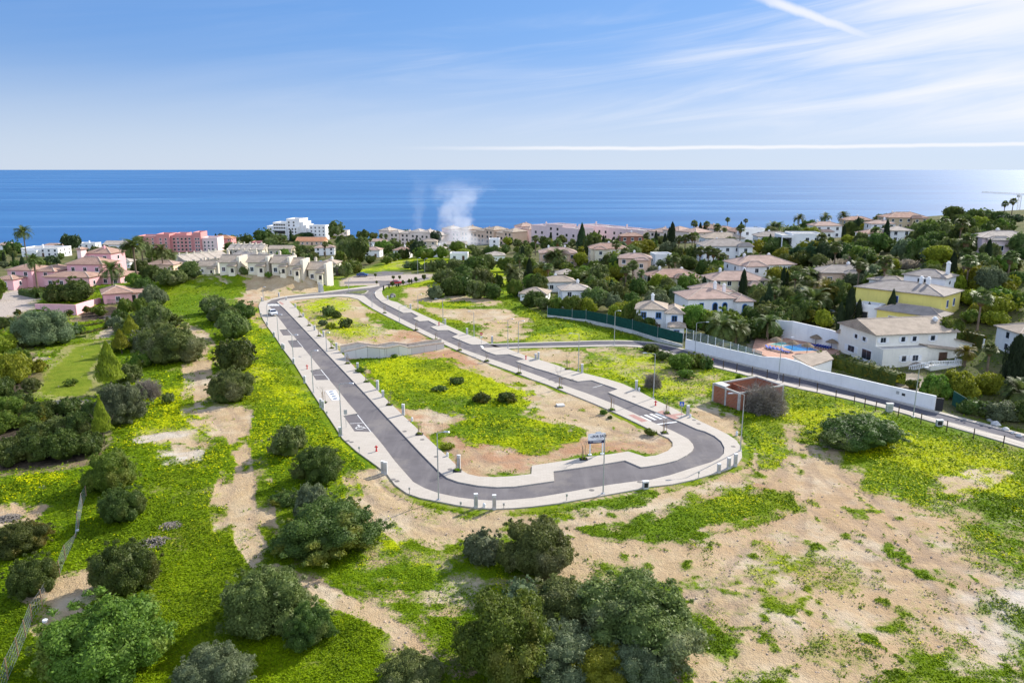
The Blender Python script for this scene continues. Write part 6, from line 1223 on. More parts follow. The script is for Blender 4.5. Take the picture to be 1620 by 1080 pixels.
BUSH(1540,660,46,30,'dark','dark creeper hedge bush above the pale boulders'); BUSH(1580,668,56,34,'grey','silvery creeper bush above the access road at far right'); BUSH(1618,672,50,38,'dark','dark creeper bush at the far right edge above the road')
CYP(1600,622,94,36,'great dark cypress, widest of all, at the right edge')
for px, py, h_ in ((41,452,46),(8,420,22),(22,416,16),(343,394,24),(1037,389,24),(1062,398,46),(1051,399,30),(1101,372,22),(1107,378,26),(1025,438,20),(1034,436,18),(1041,436,18),(1026,457,22),(1113,469,32),(1174,378,14),(1184,384,20),(1205,441,20),(1232,452,24),(1238,456,34),(1244,454,26),(1172,467,28),(1152,508,26),(1163,508,22),(1327,525,48),(1342,517,64),(1356,517,44),(1372,514,36),(1184,542,26),(1401,384,15),(1412,384,24),(1417,383,22),(1430,380,22),(1444,374,24),(1504,448,50),(1393,505,40),(1172,507,18),(1178,506,20),(1190,505,22),(1196,504,20),(1143,506,16)): CYP(px, py, h_)
for px, py, h_, w_ in ((1095,472,17,14),(967,470,28,20),(1214,500,50,24),(1204,502,34,22),(1408,512,54,22),(920,398,44,20)): CYP(px, py, h_, w_, None, True)
TIER(250,374,30,'dark tiered pine standing behind the pink hotel'); TIER(552,368,17,'small tiered pine on the skyline right of the loose tall tree'); TIER(461,382,17,'tiered pine in front of the stepped white block'); TIER(1522,338,14,None)
for px, py, h_ in ((80,384,14),(173,383,14),(178,383,14),(199,382,12),(288,373,15),(307,372,12),(301,393,15),(145,382,12),(603,388,18),(611,388,18),(451,394,22),(515,408,26),(542,402,30),(546,402,28),(847,404,32),(831,398,18),(974,420,40),(988,428,36),(1000,454,42),(989,462,42),(1013,458,32),(870,446,30),(943,447,30),(1022,396,28),(1073,405,32),(1083,405,34),(1094,404,36),(1098,402,34),(1106,432,42),(1119,434,45),(1127,434,42),(1142,432,32),(1094,368,16),(1117,378,28),(1150,368,24),(1179,364,18),(1133,388,34),(1144,386,26),(1354,476,68),(1394,477,72),(1524,438,46),(1531,438,40),(1592,452,56),(1587,344,26),(1600,342,28),(1461,343,10),(1510,339,12),(1492,376,34),(1484,376,28),(1545,526,70),(1009,384,14),(950,402,16),(903,396,14),(868,396,20),(1256,467,38),(1560,596,56),(586,392,16),(574,396,18),(631,386,14)): FAN(px, py, h_)
for px, py, h_, w_ in ((43,412,52,30),(60,460,57,30),(142,442,44,36),(144,448,26,32),(178,452,37,40),(217,448,70,40),(228,432,56,36),(243,430,42,26),(259,432,44,28),(271,428,32,26),(473,420,22,26),(876,424,28,32),(812,452,32,36),(855,447,30,32),(1058,428,20,24),(868,382+40,20,24),(1038,484,30,34),(1304,364,26,20),(1333,364,28,22),(1263,364,24,20),(1221,374,22,24),(1231,374,22,22),(1282,462,37,40),(1221,466,26,30),(1140,548,48,52),(1213,542,44,40),(1612,646,44,64),(1163,548,40,44),(430,418,16,18),(405,412,16,16),(540,410,24,24),(960,470,26,30),(928,458,26,28)): DATE(px, py, h_, w_)
DATE(1284,502,44,58,False,'broad green date palm beside the yellowing one by the pool'); DATE(1302,490,46,46,True,'yellowing date palm arching over the broad green one'); DATE(883,424,28,34,False,'bushy date palm right before the peach villa'); DATE(1525,580,34,34,True,'yellowish date palm by the drive right of the glossy tree')
k_ = 0
while k_ < 34:
    px, py = rg.uniform(820, 1560), rg.uniform(372, 500)
    if float(sdist(VP, np.array([px]), np.array([py]), 50)[0]) > 0: continue
    p = at(px, py)
    if any(math.hypot(p.x - a, p.y - b_) < c_ * .85 + 1 for a, b_, c_ in HB): continue
    s = mpp(p); k_ += 1
    if k_ % 2: FAN(px, py, rg.uniform(6, 11) / s)
    else: CYP(px, py, rg.uniform(5, 9.5) / s)
# bare shrubs and dead wood
BARE(1207,650,84,62,'tangled bare shrub leaning on the right wall of the brick hut','dead_wood',14,4,.09,3); BARE(1032,612,34,32,'grey bare shrub at the pavement beside a lamp post','dead_wood',12,4,.07,4); BARE(234,628,48,40,'grey leafless shrub between left field bushes','dead_wood',14,4,.07,5)
BARE(1340,712,64,46,'bleached dead branches poking out of the broad dark bush','dead_wood',7,4,.13,6,'dead_branches'); BARE(540,436,22,22,'pale bare tree at the end of the row of beige roofed houses','dead_wood',9,3,.05,8); BARE(975,505,30,28,'pale leafless shrub behind the green screened fence','dead_wood',11,3,.05,9)
BARE(1168,606,14,22,'thin twiggy sapling left behind the brick hut','weed_dark',6,3,.02,12,'sapling'); BARE(1188,606,18,18,'thin twiggy sapling just above the brick hut','weed_dark',6,3,.02,13,'sapling')
def brushpile(px, py, w, lab, seed):
    p = at(px, py); s = mpp(p); rg = random.Random(seed); q = MB(); R_ = w * s / 2
    for i in range(150):
        a = rg.random() * 6.28; r = R_ * rg.random() ** .6; z = (1 - r / R_) * R_ * .35 * rg.random() + .06; d = rg.random() * 3.14; L = R_ * rg.uniform(.25, .6); c = Vector((r * math.cos(a), r * math.sin(a) * .8, z)); v = Vector((math.cos(d), math.sin(d), rg.uniform(-.25, .25))) * L / 2; q.tube([c - v, c + v * .1 + Vector((0, 0, .05)), c + v], [.05, .035, .015], 'dead_wood', 4, False)
    tag(q.build('brush_pile', None, p), lab, 'brush pile', 'piles of cut brush')
brushpile(243,858,44,'larger grey pile of cut brush beside the dark round bush',1); brushpile(270,832,36,'smaller brush pile just behind the larger grey one',2); brushpile(68,772,16,'small log heap in the left meadow beyond the mesh fence',3); brushpile(14,820,36,'flat pile of dry brush at the left edge',4)
# reeds on the slope, hedges
for px, py, w_, h_, lab in ((1325,428,30,18,'pale plumed pampas clump left on the slope below the dark pine belt'),(1352,424,26,18,'pale plumed pampas clump beside the first one'),(1378,416,24,16,'pampas clump at the right end of the plumed slope'),(1435,424,26,14,'faint pampas plumes below the ridge cypresses'),(1300,432,24,12,'low pampas clump nearest the big white villa')):
    p = at(px, py); s = mpp(p); R_ = w_ * s / 2; RG.seed(int(px)); n = 420; a = RG.rand(n) * 6.28; r = R_ * np.sqrt(RG.rand(n)); H0 = h_ * s * (.6 + .5 * RG.rand(n)); bx, by = r * np.cos(a), r * np.sin(a); dx, dy = RG.normal(size=n) * .8, RG.normal(size=n) * .8; w2 = .09; H0 = H0 * (1 - .5 * (r / R_) ** 2)
    V = np.stack([np.c_[bx - w2, by, 0 * a], np.c_[bx + w2, by, 0 * a], np.c_[bx + dx + w2 * 1.6, by + dy, H0], np.c_[bx + dx - w2 * 1.6, by + dy, H0]], 1); o = bpy.data.objects.new('pampas_grass', quads('pampas_grass', V, MATS['leaf_plume'])); link(o); o.location = p; tag(o, lab, 'pampas grass', 'pampas clumps')
hedge([(1290,577),(1320,580),(1370,594),(1424,610)], 3.2, 2.6, 'leaf_hedge', 'long yellow topped hedge inside the boundary wall before the white gabled house', lm='long garden hedge'); hedge([(1497,540),(1530,545),(1556,551)], 1.6, 2.9, 'leaf_hedge', 'clipped dark hedge above the white garden wall right of the yellow villa'); hedge([(1352,462),(1392,468)], 2.0, 1.6, 'leaf_hedge', 'clipped hedge strip below the peach bungalow'); hedge([(711,408),(737,407)], 2.5, 2.2, 'yg', 'clipped yellow green hedge below the smoke')
hedge([(33,466),(60,472),(84,466)], 1.6, 1.8, 'dark', 'low dark hedge along the driveway of the large pink villa'); hedge([(118,520),(150,515),(168,512)], .7, .7, 'mixed', 'clipped ochre box hedge, upper line of the formal garden', leaf=.16); hedge([(128,530),(148,526),(168,520),(170,505)], .7, .7, 'mixed', 'clipped ochre box hedge framing the garden path', leaf=.16); hedge([(110,538),(136,534)], .7, .7, 'mixed', 'lowest clipped box hedge above the lawn', leaf=.16); hedge([(2,530),(14,520),(16,515)], .7, .7, 'mixed', 'clipped box hedge at the left picture edge', leaf=.16)
for i, (px, py, r) in enumerate(((30,507,12),(138,502,12),(110,508,12),(161,498,10))): TREE(px, py, r, r * 1.5, 'mixed', 'bushlo', ['ball topped standard tree at the left of the formal garden','ball topped standard tree in front of the pink garden wall','ball topped standard tree beside the wall corner','ball topped standard tree by the garden gate'][i], trunkfrac=.45, name='topiary_tree', group='ball topped garden trees')
for i, (px, py, r) in enumerate(((671,446,6.5),(658.5,449,6),(647.5,451,5.5),(638,453,5.5),(621,456,6),(632.5,444,4.5),(622.5,444,4.5),(594,440,4),(596,451,4))): TREE(px, py, r * 1.1, r * 1.8, 'dark', 'bushlo', None, 'clipped round street tree', 'street_tree', 'round street trees at the junction', .35)
for px, py, h_ in ((607,460,9),(615.6,457,8),(630.5,454.5,6.5),(627.4,455,5.5),(651.4,448.5,8)): CYP(px, py, h_, 2.2, None, False, None, 'tiny columnar cypress at the junction')

# ------------------------------------------------------------------ meadow: blades, weeds and flowers nobody could count
def scatter(n, seed, box=(-260, 1960, 452, 1160)):
    r = np.random.RandomState(seed); px = r.uniform(box[0], box[1], n); py = box[2] + (box[3] - box[2]) * r.rand(n) ** .85; v = 540 - py; rx, ry, rz_ = px - 810, F * CT + v * ST, v * CT - F * ST; k = -CAMZ / rz_; x, y = rx * k, ry * k
    return x, y, r
x, y, r = scatter(1060000, 1); V_, Y_, R_, P_, L_, M_, K_, S_ = masks(x, y); rd = onroad(x, y); nn = .5 * fnoise(x, y, 3.0, 11) + .5 * fnoise(x, y, .9, 14); dens = np.clip((V_ - .28) * 1.5 + (nn - .5) * 1.5, 0, 1) * (1 - .6 * S_); keep = (r.rand(len(x)) < dens) & (rd > .25); isy = keep & (r.rand(len(x)) < np.clip(Y_ * 1.15 - .25 + (nn - .5) * 1.2, 0, .88)); isg = keep & ~isy
def tufts(nm, sel, size, mat, up, hgt):
    X_, Y2 = x[sel], y[sel]; z = zg(X_, Y2, V_[sel], rd[sel]); n = len(X_); d = np.hypot(X_, Y2); s = size * (.6 + .8 * r.rand(n)) * np.clip(d / 85, .75, 2.2)
    RG.seed(3); N = np.c_[RG.normal(size=n) * up, RG.normal(size=n) * up, np.ones(n)]; N[:, 0] += SUNV.x * .25; N[:, 1] += SUNV.y * .25; Q = leafquads(np.c_[X_, Y2, z + hgt * s * (.3 + r.rand(n))], N / np.linalg.norm(N, axis=1, keepdims=True), s, .25, 1.2)
    o = bpy.data.objects.new(nm, quads(nm, Q, MATS[mat])); link(o); tag(o, {'meadow_grass': 'bright green meadow grass and weeds over the open land', 'yellow_flowers': 'bright yellow wildflowers spread in drifts through the meadow', 'dark_weeds': 'darker green weeds in clumps among the grass'}[nm], {'meadow_grass': 'grass', 'yellow_flowers': 'flowers', 'dark_weeds': 'weeds'}[nm], None, 'stuff')
dk = isg & (r.rand(len(x)) < np.clip(.22 + (fnoise(x, y, 6.0, 31) - .5) * 2.6, 0, .95)); tufts('meadow_grass', isg & ~dk, .15, 'grass_blade', .35, .5); tufts('dark_weeds', dk, .17, 'weed_dark', .5, .6); tufts('yellow_flowers', isy, .14, 'flower_yellow', .3, 1.2)
# stones on the bare soil
x, y, r = scatter(15000, 5); V_, *_r = masks(x, y); rd = onroad(x, y); k = (V_ < .4) & (rd > .3) & (r.rand(len(x)) < .5); X_, Y2 = x[k], y[k]; z = zg(X_, Y2, V_[k], rd[k]); s = .03 + .09 * r.rand(len(X_)) ** 4
RG.seed(4); O = np.array([(-1, -1, 0), (1, -1, 0), (1, 1, 0), (-1, 1, 0), (-.6, -.6, .8), (.6, -.6, .8), (.6, .6, .8), (-.6, .6, .8)]); C8 = np.c_[X_, Y2, z][:, None] + (O[None] + RG.normal(size=(len(X_), 8, 3)) * .22) * s[:, None, None]
Q = np.concatenate([C8[:, f] for f in ((4, 5, 6, 7), (0, 1, 5, 4), (1, 2, 6, 5), (2, 3, 7, 6), (3, 0, 4, 7))]); simple('stone', (.40, .31, .23), .95, .3, 4); o = bpy.data.objects.new('loose_stones', quads('loose_stones', Q, MATS['stone'])); link(o); tag(o, 'loose stones and clods scattered over the bare earth', 'stones', None, 'stuff')

# ------------------------------------------------------------------ street furniture
def lamp(px, py, top, dx, lab, arm=1.6, th=.075):
    p = at(px, py); h = max(4.0, topz(p, px, top) - p.z); e = empty('street_lamp', (p.x, p.y, p.z), 0, lab, 'street lamp', 'grey street lamps along the roads'); q = MB()
    q.box((0, 0, .03), (.4, .4, .3), 'metal_grey'); q.tube([(0, 0, 0), (0, 0, h * .5), (0, 0, h)], [th * 1.15, th, th * .75], 'metal_grey', 8); q.build('pole', e); s = mpp(p); ax = max(-2.2, min(2.2, dx * s)); q = MB(); q.tube([(0, 0, h - .05), (ax * .2, -.1, h + .12), (ax, -.3, h + .3)], [.045, .04, .035], 'metal_grey', 6); q.build('arm', e)
    q = MB(); a = math.atan2(-.2, ax); q.box((ax * 1.15, -.34, h + .31), (.75, .28, .10), 'metal_grey', a, taper=.7); q.build('lamp_head', e); return e
for px, py, tp, dx, lab in ((694,791.5,685,13,'street lamp on the outer pavement at the lower left road bend'),(954,782,686,-9,'street lamp in front of the sale board on the lower pavement'),(541,690,608,17,'street lamp beside the wheelchair parking bay'),(496,622,556,8,'street lamp left of the white slab with dark lids'),(464.5,573,531,7,'street lamp between the second and third parking bays'),(441,540,499,6,'street lamp just below the white parked car'),(424,514,483,5,'street lamp beside the white parked car'),
  (1033.6,630.7,560,-15,'street lamp next to the grey bare shrub'),(1171,714,624,-20,'street lamp on the bend in front of the brick hut'),(1099.4,560,511,14,'street lamp at the left end of the white boundary wall'),(1231.5,601.5,535,13,'street lamp on the access road before the pool'),(1444.5,660,583,8,'street lamp at the right end of the white boundary wall'),(971.6,546.5,493,5,'street lamp on the access road before the green fence'),
  (803.5,551.5,506,6,'taller lamp of the two beside the access road mouth'),(820,559,509,6,'right lamp of the two beside the access road mouth'),(750,533,494,-6,'lamp at the sandy plot edge above the access road mouth'),(915,587,529,-12,'lamp on the right pavement opposite the bare planted tree'),(701,510,474,-9,'lamp at the edge of the yellow flower strip on the far plot'),(661.5,490,467,4,'lamp on the far pavement near the sandy far plot'),(517,534+22,528,4,'lamp behind the rear retaining wall'),(661,403+30,409,3,'lamp at the junction before the dark grove'),(672,432,410,3,'second lamp at the junction before the dark grove'),(588.8,486,468,4,'short lamp on the inner pavement near the traffic island'),(632,509.5,500,9,'short lamp with long arm on the inner pavement'),(552,462,447,3,'lamp on the traffic island'),(417,476,463,3,'lamp at the foot of the earth bank')):
    lamp(px, py, tp, dx, lab)
def pillar(px, py, top, lab, w=.42, d=.3, name='meter_pillar', dark=False):
    p = at(px, py); h = max(.8, topz(p, px, top) - p.z); e = empty(name, p, 0, lab, 'utility pillar', 'grey utility pillars along the pavements'); e.rotation_euler[2] = vr.uniform(-.25, .25)
    q = MB(); q.box((0, 0, h / 2 - .1), (w, d, h + .2), 'pillar_grey'); q.build('body', e); q = MB(); q.box((0, 0, h + .031), (w * 1.1, d * 1.15, .06), 'pillar_cap'); q.build('cap', e); q = MB(); q.box((0, -d / 2 - .008, h * .55), (w * .7, .02, h * .6), 'black_plastic' if dark else 'metal_grey'); q.build('door', e)
PL = [(753,803.5,781),(782,805.5,783),(606,748,729.5),(610.5,750,731),(1137,747.5,733.5),(1152.5,741.5,724),(1163,737.5,718),(538.6,689.6,676),(508,644,631),(511.5,647.5,634),(482.4,606,594.6),(465,575,567),(447,551,543.5),(449.5,553,545),(434,532.8,525),(423,515.4,509),(413,501.4,495),(441.4,469.4,463),(453,475.4,469.6),(414.5,477,470.5),(597.6,617,602),(606,629,618),(638.4,656.6,639.5),(726,742,720),(566,585.6,574),(532.7,554,542.6),(512.3,533.6,524),(498,523,515),(480,501.6,495.6),(467.5,487,481),(852,569,557),(847.5,568.6,559.5),(920.8,590.6,576),(1006.5,617,602),(1088,657.6,641.5),(613.5,475,468),(649.6,489,481),(704.4,514,504.5),(739,529.5,519.5),(778.5,543.2,532)]
PLAB = ['tall grey pillar, left of the pair at the bottom of the loop','tall grey pillar, right of the pair at the bottom of the loop','left pillar of the close pair at the dirt verge','right pillar of the close pair at the dirt verge','lowest of three pillars on the right hand bend','middle of three pillars on the right hand bend','highest of three pillars on the right hand bend','pillar at the foot of the wheelchair bay lamp','left pillar of the pair below the white slab','right pillar of the pair below the white slab','pillar on the outer pavement above the white slab','pillar on the outer pavement beside the third bay lamp','left pillar of the pair near the second bay','right pillar of the pair near the second bay','single pillar on the outer pavement at the first bay','pillar nearest below the white car on the outer edge','pillar on the outer edge level with the white car','pillar at the foot of the earth bank','pillar on the inner corner of the back crossing','pillar at the top left corner of the outer pavement','pillar on the inner pavement beside the yellow flowers','short pillar on the inner pavement by the yellow flowers','tall pillar at the start of the bare soil on the inner pavement','pillar beside the planted tree at the lower inner corner','pillar on the inner pavement below the retaining walls','pillar just above the retaining walls','second pillar above the retaining walls','stub pillar behind the tree pit above the retaining walls','pillar beside the far plot bushes','topmost pillar of the inner left pavement','taller of two pillars on the right pavement plot','shorter of two pillars on the right pavement plot','pillar beside the lamp on the right pavement','pillar left of the grey bare shrub','pillar next to the crossing sign','pillar near the culvert pipe','pillar beside the far right parking bay','pillar on the flower strip of the far plot','pillar left of the no entry sign','pillar right of the no entry sign']
for (px, py, tp), lab in zip(PL, PLAB): pillar(px, py, tp, lab)
pillar(1406.5,650.5,638,'white utility cabinet on the access road verge left of the lamp', 1.0, .5, 'utility_cabinet'); pillar(1485.6,674,664,'white utility cabinet with a dark door on the access road verge', .9, .5, 'utility_cabinet', True); pillar(1021,772.5,761,'small dark fronted cabinet on the lower pavement', .7, .45, 'utility_cabinet', True)
def stick(px, py, tp, lab, name='marker_post'):
    p = at(px, py); h = max(.6, topz(p, px, tp) - p.z); e = empty(name, p, 0, lab, 'post', 'thin marker posts on the pavement edge'); q = MB(); q.tube([(0, 0, -.1), (0, 0, h)], .04, 'metal_grey', 6); q.build('post', e); q = MB(); q.box((0, 0, h), (.22, .07, .3), 'metal_grey'); q.build('plate', e)
for px, py, tp, lab in ((648,784,772.5,'marker post at the lower left dirt verge'),(896.5,793,783,'marker post on the lower pavement left of the sale board'),(1105,757,747,'marker post on the lower right pavement'),(568.5,717,708,'marker post on the outer verge below the bushes'),(517.5,660,652,'dark marker post in the flowers by the wheelchair bay'),(729,803,798,'stub marker at the bottom verge left of the pillar pair'),(797,805,799,'stub marker at the bottom verge right of the pillar pair')): stick(px, py, tp, lab)
def hydrant(px, py, lab):
    p = at(px, py); p.z = KH if abs(p.z) < .3 else p.z; e = empty('fire_hydrant', p, 0, lab, 'hydrant', 'red fire hydrants'); q = MB(); q.lathe([(.16, 0), (.16, .08), (.10, .1), (.10, .55), (.15, .6), (.13, .75), (.05, .85)], 'red_paint', 10); q.build('body', e)
    q = MB(); q.tube([(-.24, 0, .62), (.24, 0, .62)], .07, 'red_paint', 6); q.build('outlet', e)
hydrant(595.6,715,'red fire hydrant alone on the lower left outer pavement'); hydrant(1037,642.5,'red fire hydrant near the zebra crossing'); hydrant(486,584.5,'red fire hydrant beside the third parking bay'); hydrant(832,569.5,'red fire hydrant at the right pavement parking bay end'); hydrant(1127,574.5,'red and white hydrant on the access road verge by the wall'); hydrant(694.5,515.3,'dark red hydrant on the far pavement between bays')
def bollard(px, py, lab):
    p = at(px, py); p.z = max(p.z, KH - .02) if onroad(np.array([p.x]), np.array([p.y]))[0] < 0 else p.z; q = MB(); q.lathe([(.18, 0), (.18, .5), (.12, .62), (.05, .68)], 'pillar_cap', 10); tag(q.build('bollard', None, p), lab, 'bollard', 'white stub bollards')
for px, py, lab in ((1011,618.5,'white stub bollard beside the pillar at the grey bare shrub'),(1092,661,'white stub bollard below the crossing sign pillar'),(766,803.5,'white stub bollard between the two bottom pillars'),(708,722.5,'white stub bollard beside the lower inner plot edge'),(652,666,'white stub bollard on the inner plot edge'),(1165.5,688.5,'white stub bollard on the dirt beside the bend')): bollard(px, py, lab)
def stakedtree(px, py, tp, lab, seed):
    p = at(px, py); p.z = KH if abs(p.z) < .3 else p.z; h = max(1.8, topz(p, px, tp) - p.z); e = empty('staked_tree', p, 0, lab, 'young tree', 'bare young street trees with stakes'); rg = random.Random(seed); q = MB(); q.box((0, 0, .012), (1.1, 1.1, .02), 'dark_recess'); q.build('tree_pit', e)
    q = MB(); branches(q, rg, Vector((0, 0, 0)), Vector((rg.uniform(-.08, .08), 0, 1)).normalized(), h * .5, .035, 3, 'dead_wood', .28); q.build('trunk', e)
    for a in (0, 2.1, 4.2): q = MB(); q.tube([(.3 * math.cos(a), .3 * math.sin(a), -.05), (.27 * math.cos(a), .27 * math.sin(a), min(1.9, h * .75))], .035, 'stake_wood', 5); q.build('stake', e)
    RG.seed(seed); n = 60; a = RG.rand(n) * 6.28; rr2 = .35 * np.sqrt(RG.rand(n)); o = bpy.data.objects.new('weeds', quads('weeds', leafquads(np.c_[rr2 * np.cos(a), rr2 * np.sin(a), .05 + .2 * RG.rand(n)], np.c_[0 * a, 0 * a, 1 + 0 * a], np.full(n, .18)), MATS['grass_blade'])); link(o, e)
ST_ = [(550,576,560,'staked young tree right below the retaining walls'),(580,605,588,'second staked tree below the retaining walls'),(616,641.5,622,'staked tree halfway along the left inner pavement'),(663.6,688,668,'staked tree beside the red soil on the inner pavement'),(723.5,746,718,'staked tree at the lower inner corner of the loop'),(475,502,488,'staked tree beside the far plot flowers'),(489,516,502,'second staked tree beside the far plot flowers'),(505,532.5,518,'third staked tree above the retaining walls'),(525,551.8,537,'staked tree touching the rear retaining wall'),(923,727.5,696,'staked tree left of the sale board'),(727,555,538,'staked tree on the right road below the retaining wall end'),(770,572.5,559,'staked tree opposite the access road mouth'),(821,591.5,574,'staked tree below the right parking bay'),(886,614.5,578,'tall thin staked tree on the inner right pavement'),(968,649.5,622,'staked tree left of the zebra crossing'),(1051,686,645,'tall thin staked tree on the inside of the right bend'),(898,585,562,'reddish twiggy tree on the right pavement verge'),(512,638,610,'bare young tree beside the white slab'),(1055,655,632,'bare twig tree at the tactile paving'),(608.5,496,480,'staked tree on the inner pavement of the far bend'),(658.5,523,507,'staked tree above the retaining wall end'),(690,538,524,'staked tree on the inner pavement near the far right bays')]
for i, (px, py, tp, lab) in enumerate(ST_): stakedtree(px, py, tp, lab, i)
# signs
def sign(px, py, tp, lab, kind):
    p = at(px, py); p.z = max(p.z, KH) if abs(p.z) < .3 else p.z; h = topz(p, px, tp) - p.z; e = empty('traffic_sign', p, 0, lab, 'sign'); e.rotation_euler[2] = math.atan2(-p.x, p.y) * .8; q = MB(); q.tube([(0, 0, 0), (0, 0, h)], .035, 'metal_grey', 6); q.build('post', e); q = MB(); z = h - .35
    if kind == 'cross':
        q.box((0, -.05, z), (.7, .03, .7), 'blue_paint'); q.build('panel', e); q = MB(); q.add([(-.24, -.068, z - .22), (.24, -.068, z - .22), (0, -.068, z + .24)], [(0, 1, 2)], 'road_paint')
        q.add([(.0 + .05 * math.cos(k * .785), -.071, z + .08 + .05 * math.sin(k * .785)) for k in range(8)], [tuple(range(8))], 'navy'); q.box((0, -.071, z - .02), (.05, .002, .13), 'navy'); q.box((-.04, -.071, z - .13), (.04, .002, .14), 'navy', 0); q.box((.05, -.071, z - .13), (.04, .002, .14), 'navy'); q.build('symbol', e)
    elif kind == 'noentry':
        M_ = Matrix.Translation((0, -.05, z)) @ Matrix.Rotation(R(90), 4, 'X')
        def disc(r, y, mat): q.add([(r * math.cos(k * .393), y, z + r * math.sin(k * .393)) for k in range(16)] + [(r * math.cos(k * .393), y + .03, z + r * math.sin(k * .393)) for k in range(16)], [tuple(range(16)), tuple(range(31, 15, -1))] + [((k + 1) % 16, k, 16 + k, 16 + (k + 1) % 16) for k in range(16)], mat)
        disc(.33, -.07, 'red_paint'); q.build('panel', e); q = MB(); q.box((0, -.078, z), (.42, .01, .11), 'road_paint'); q.build('symbol', e); q = MB(); q.box((0, -.05, z - .75), (.5, .03, .3), 'pillar_cap'); q.build('subplate', e)
    elif kind == 'park': q.box((0, -.05, z), (.5, .03, .7), 'metal_grey'); q.build('panel', e)
sign(1077.5,661.5,635,'blue square pedestrian crossing sign on the pavement by the zebra','cross'); sign(761.5,545,525.5,'round red no entry sign at the access road mouth','noentry'); sign(547.8,677,648,'grey backed parking sign post at the wheelchair bay','park')
# sale board
A_, B_ = at(932.5,720.5), at(953.5,717.5); ht = topz(A_, 930, 686) - A_.z; rz = math.atan2(B_.y - A_.y, B_.x - A_.x) * .55; W = (B_ - A_).length * 1.22; c = (A_ + B_) / 2; e = empty('sale_board', c, rz, 'white and navy FOR SALE board on two white posts beside the lower pavement', 'billboard'); landmark('sale board', c, 14, 2)
for x in (-W * .36, W * .36): q = MB(); q.box((x, 0, ht * .35), (.16, .12, ht * .7 + .3), 'white_paint'); q.box((x, 0, .03), (.5, .4, .2), 'white_paint'); q.build('leg', e)
hp = ht * .46; z0 = ht - hp; q = MB(); q.bb(-W / 2, W / 2, -.10, -.07, z0, ht, 'white_paint'); q.build('panel', e); q = MB(); q.bb(-W / 2, W / 2, -.106, -.1005, z0, z0 + hp * .3, 'navy'); q.build('dark_band', e)
def text(s_, x, z, size, mat, parent, y=-.112):
    cu = bpy.data.curves.new('lettering', 'FONT'); cu.body = s_; cu.size = size; cu.align_x = 'CENTER'; cu.extrude = .004; cu.offset = size * .03; cu.materials.append(MATS[mat]); o = bpy.data.objects.new('lettering', cu); link(o, parent); o.location = (x, y, z); o.rotation_euler = (R(90), 0, 0)
    bpy.context.view_layer.update(); me_ = bpy.data.meshes.new_from_object(o.evaluated_get(bpy.context.evaluated_depsgraph_get())); k = bpy.data.objects.new('lettering', me_); link(k, parent); k.location = (x, y, z); k.rotation_euler = (R(90), 0, 0); bpy.data.objects.remove(o); return k
text('FOR SALE', W * .16, z0 + hp * .58, hp * .32, 'navy', e)
q = MB()
for k in range(2): q.bb(-W * .02, W * .36, -.108, -.1005, z0 + hp * (.44 - .0) - k * .0, z0 + hp * .47, 'navy')
for k, (a, b_) in enumerate(((-.40, -.28), (-.26, .30), (-.20, .26))): q.bb(W * a, W * b_, -.112, -.107, z0 + hp * (.20 - .10 * (k > 1)), z0 + hp * (.24 - .10 * (k > 1)), 'pillar_cap')
q.build('small_print', e); q = MB()
for k in range(2):
    bx_ = -W * (.40 - .10 * k); zz = z0 + hp * (.62 - .06 * k); q.add([(bx_, -.11, zz), (bx_ + .17, -.11, zz + .17), (bx_ + .34, -.11, zz), (bx_ + .30, -.11, zz - .03), (bx_ + .17, -.11, zz + .09), (bx_ + .04, -.11, zz - .03)], [(0, 5, 4, 1), (1, 4, 3, 2)], 'navy')
q.build('logo', e)
# underground waste containers in their white slab
P = [at(*p) for p in ((514.8,619.3),(530.9,618.6),(538.9,633.5),(525.3,634.7))]; c = sum(P, Vector()) / 4; e = empty('waste_container_slab', (c.x, c.y, KH), 0, 'white slab with four dark container lids on the outer pavement', 'waste containers'); q = MB(); q.prism([(p.x - c.x, p.y - c.y) for p in P], -.05, .03, 'white_paint'); q.build('slab', e); landmark('white slab', c, 12, .2)
for k in range(4):
    v = ((P[0] + P[1]) / 2).lerp((P[2] + P[3]) / 2, .14 + .24 * k) - c; q = MB(); q.lathe([(.42, .031), (.42, .07), (.36, .10), (.0, .12)][:3], 'metal_grey', 12, (v.x, v.y, 0)); q.build('lid', e)
# small junk
def junk(nm, px, py, d, mat, lab, cat):
    p = at(px, py); q = MB(); q.lathe([(d * .5, 0), (d * .55, d * .9), (d * .5, d)], mat, 10); tag(q.build(nm, None, p), lab, cat)
junk('bucket', 123, 842, .34, 'white_paint', 'small white bucket at the mesh fence below the upper bush', 'bucket'); junk('bucket', 72, 986, .4, 'white_paint', 'small white bucket at the mesh fence near the bottom left', 'bucket')
p = at(886.5, 641.5); q = MB(); q.box((0, 0, .1), (1.3, 1.1, .3), 'light_concrete', .2); tag(q.build('concrete_slab', None, p), 'small pale concrete slab lying by weeds in the inner plot', 'slab')
p = at(656, 535+0); 
p = at(621.5, 470); e = empty('culvert_pipe', p, 0, 'dark arched culvert pipe end on the far plot', 'pipe'); q = MB(); q.lathe([(.9, -.3), (.9, .6), (.7, .95), (.3, 1.15)], 'iron', 12); q.build('dome', e); q = MB(); q.box((0, -.9, .35), (.7, .2, .7), 'light_concrete'); q.build('mouth', e)
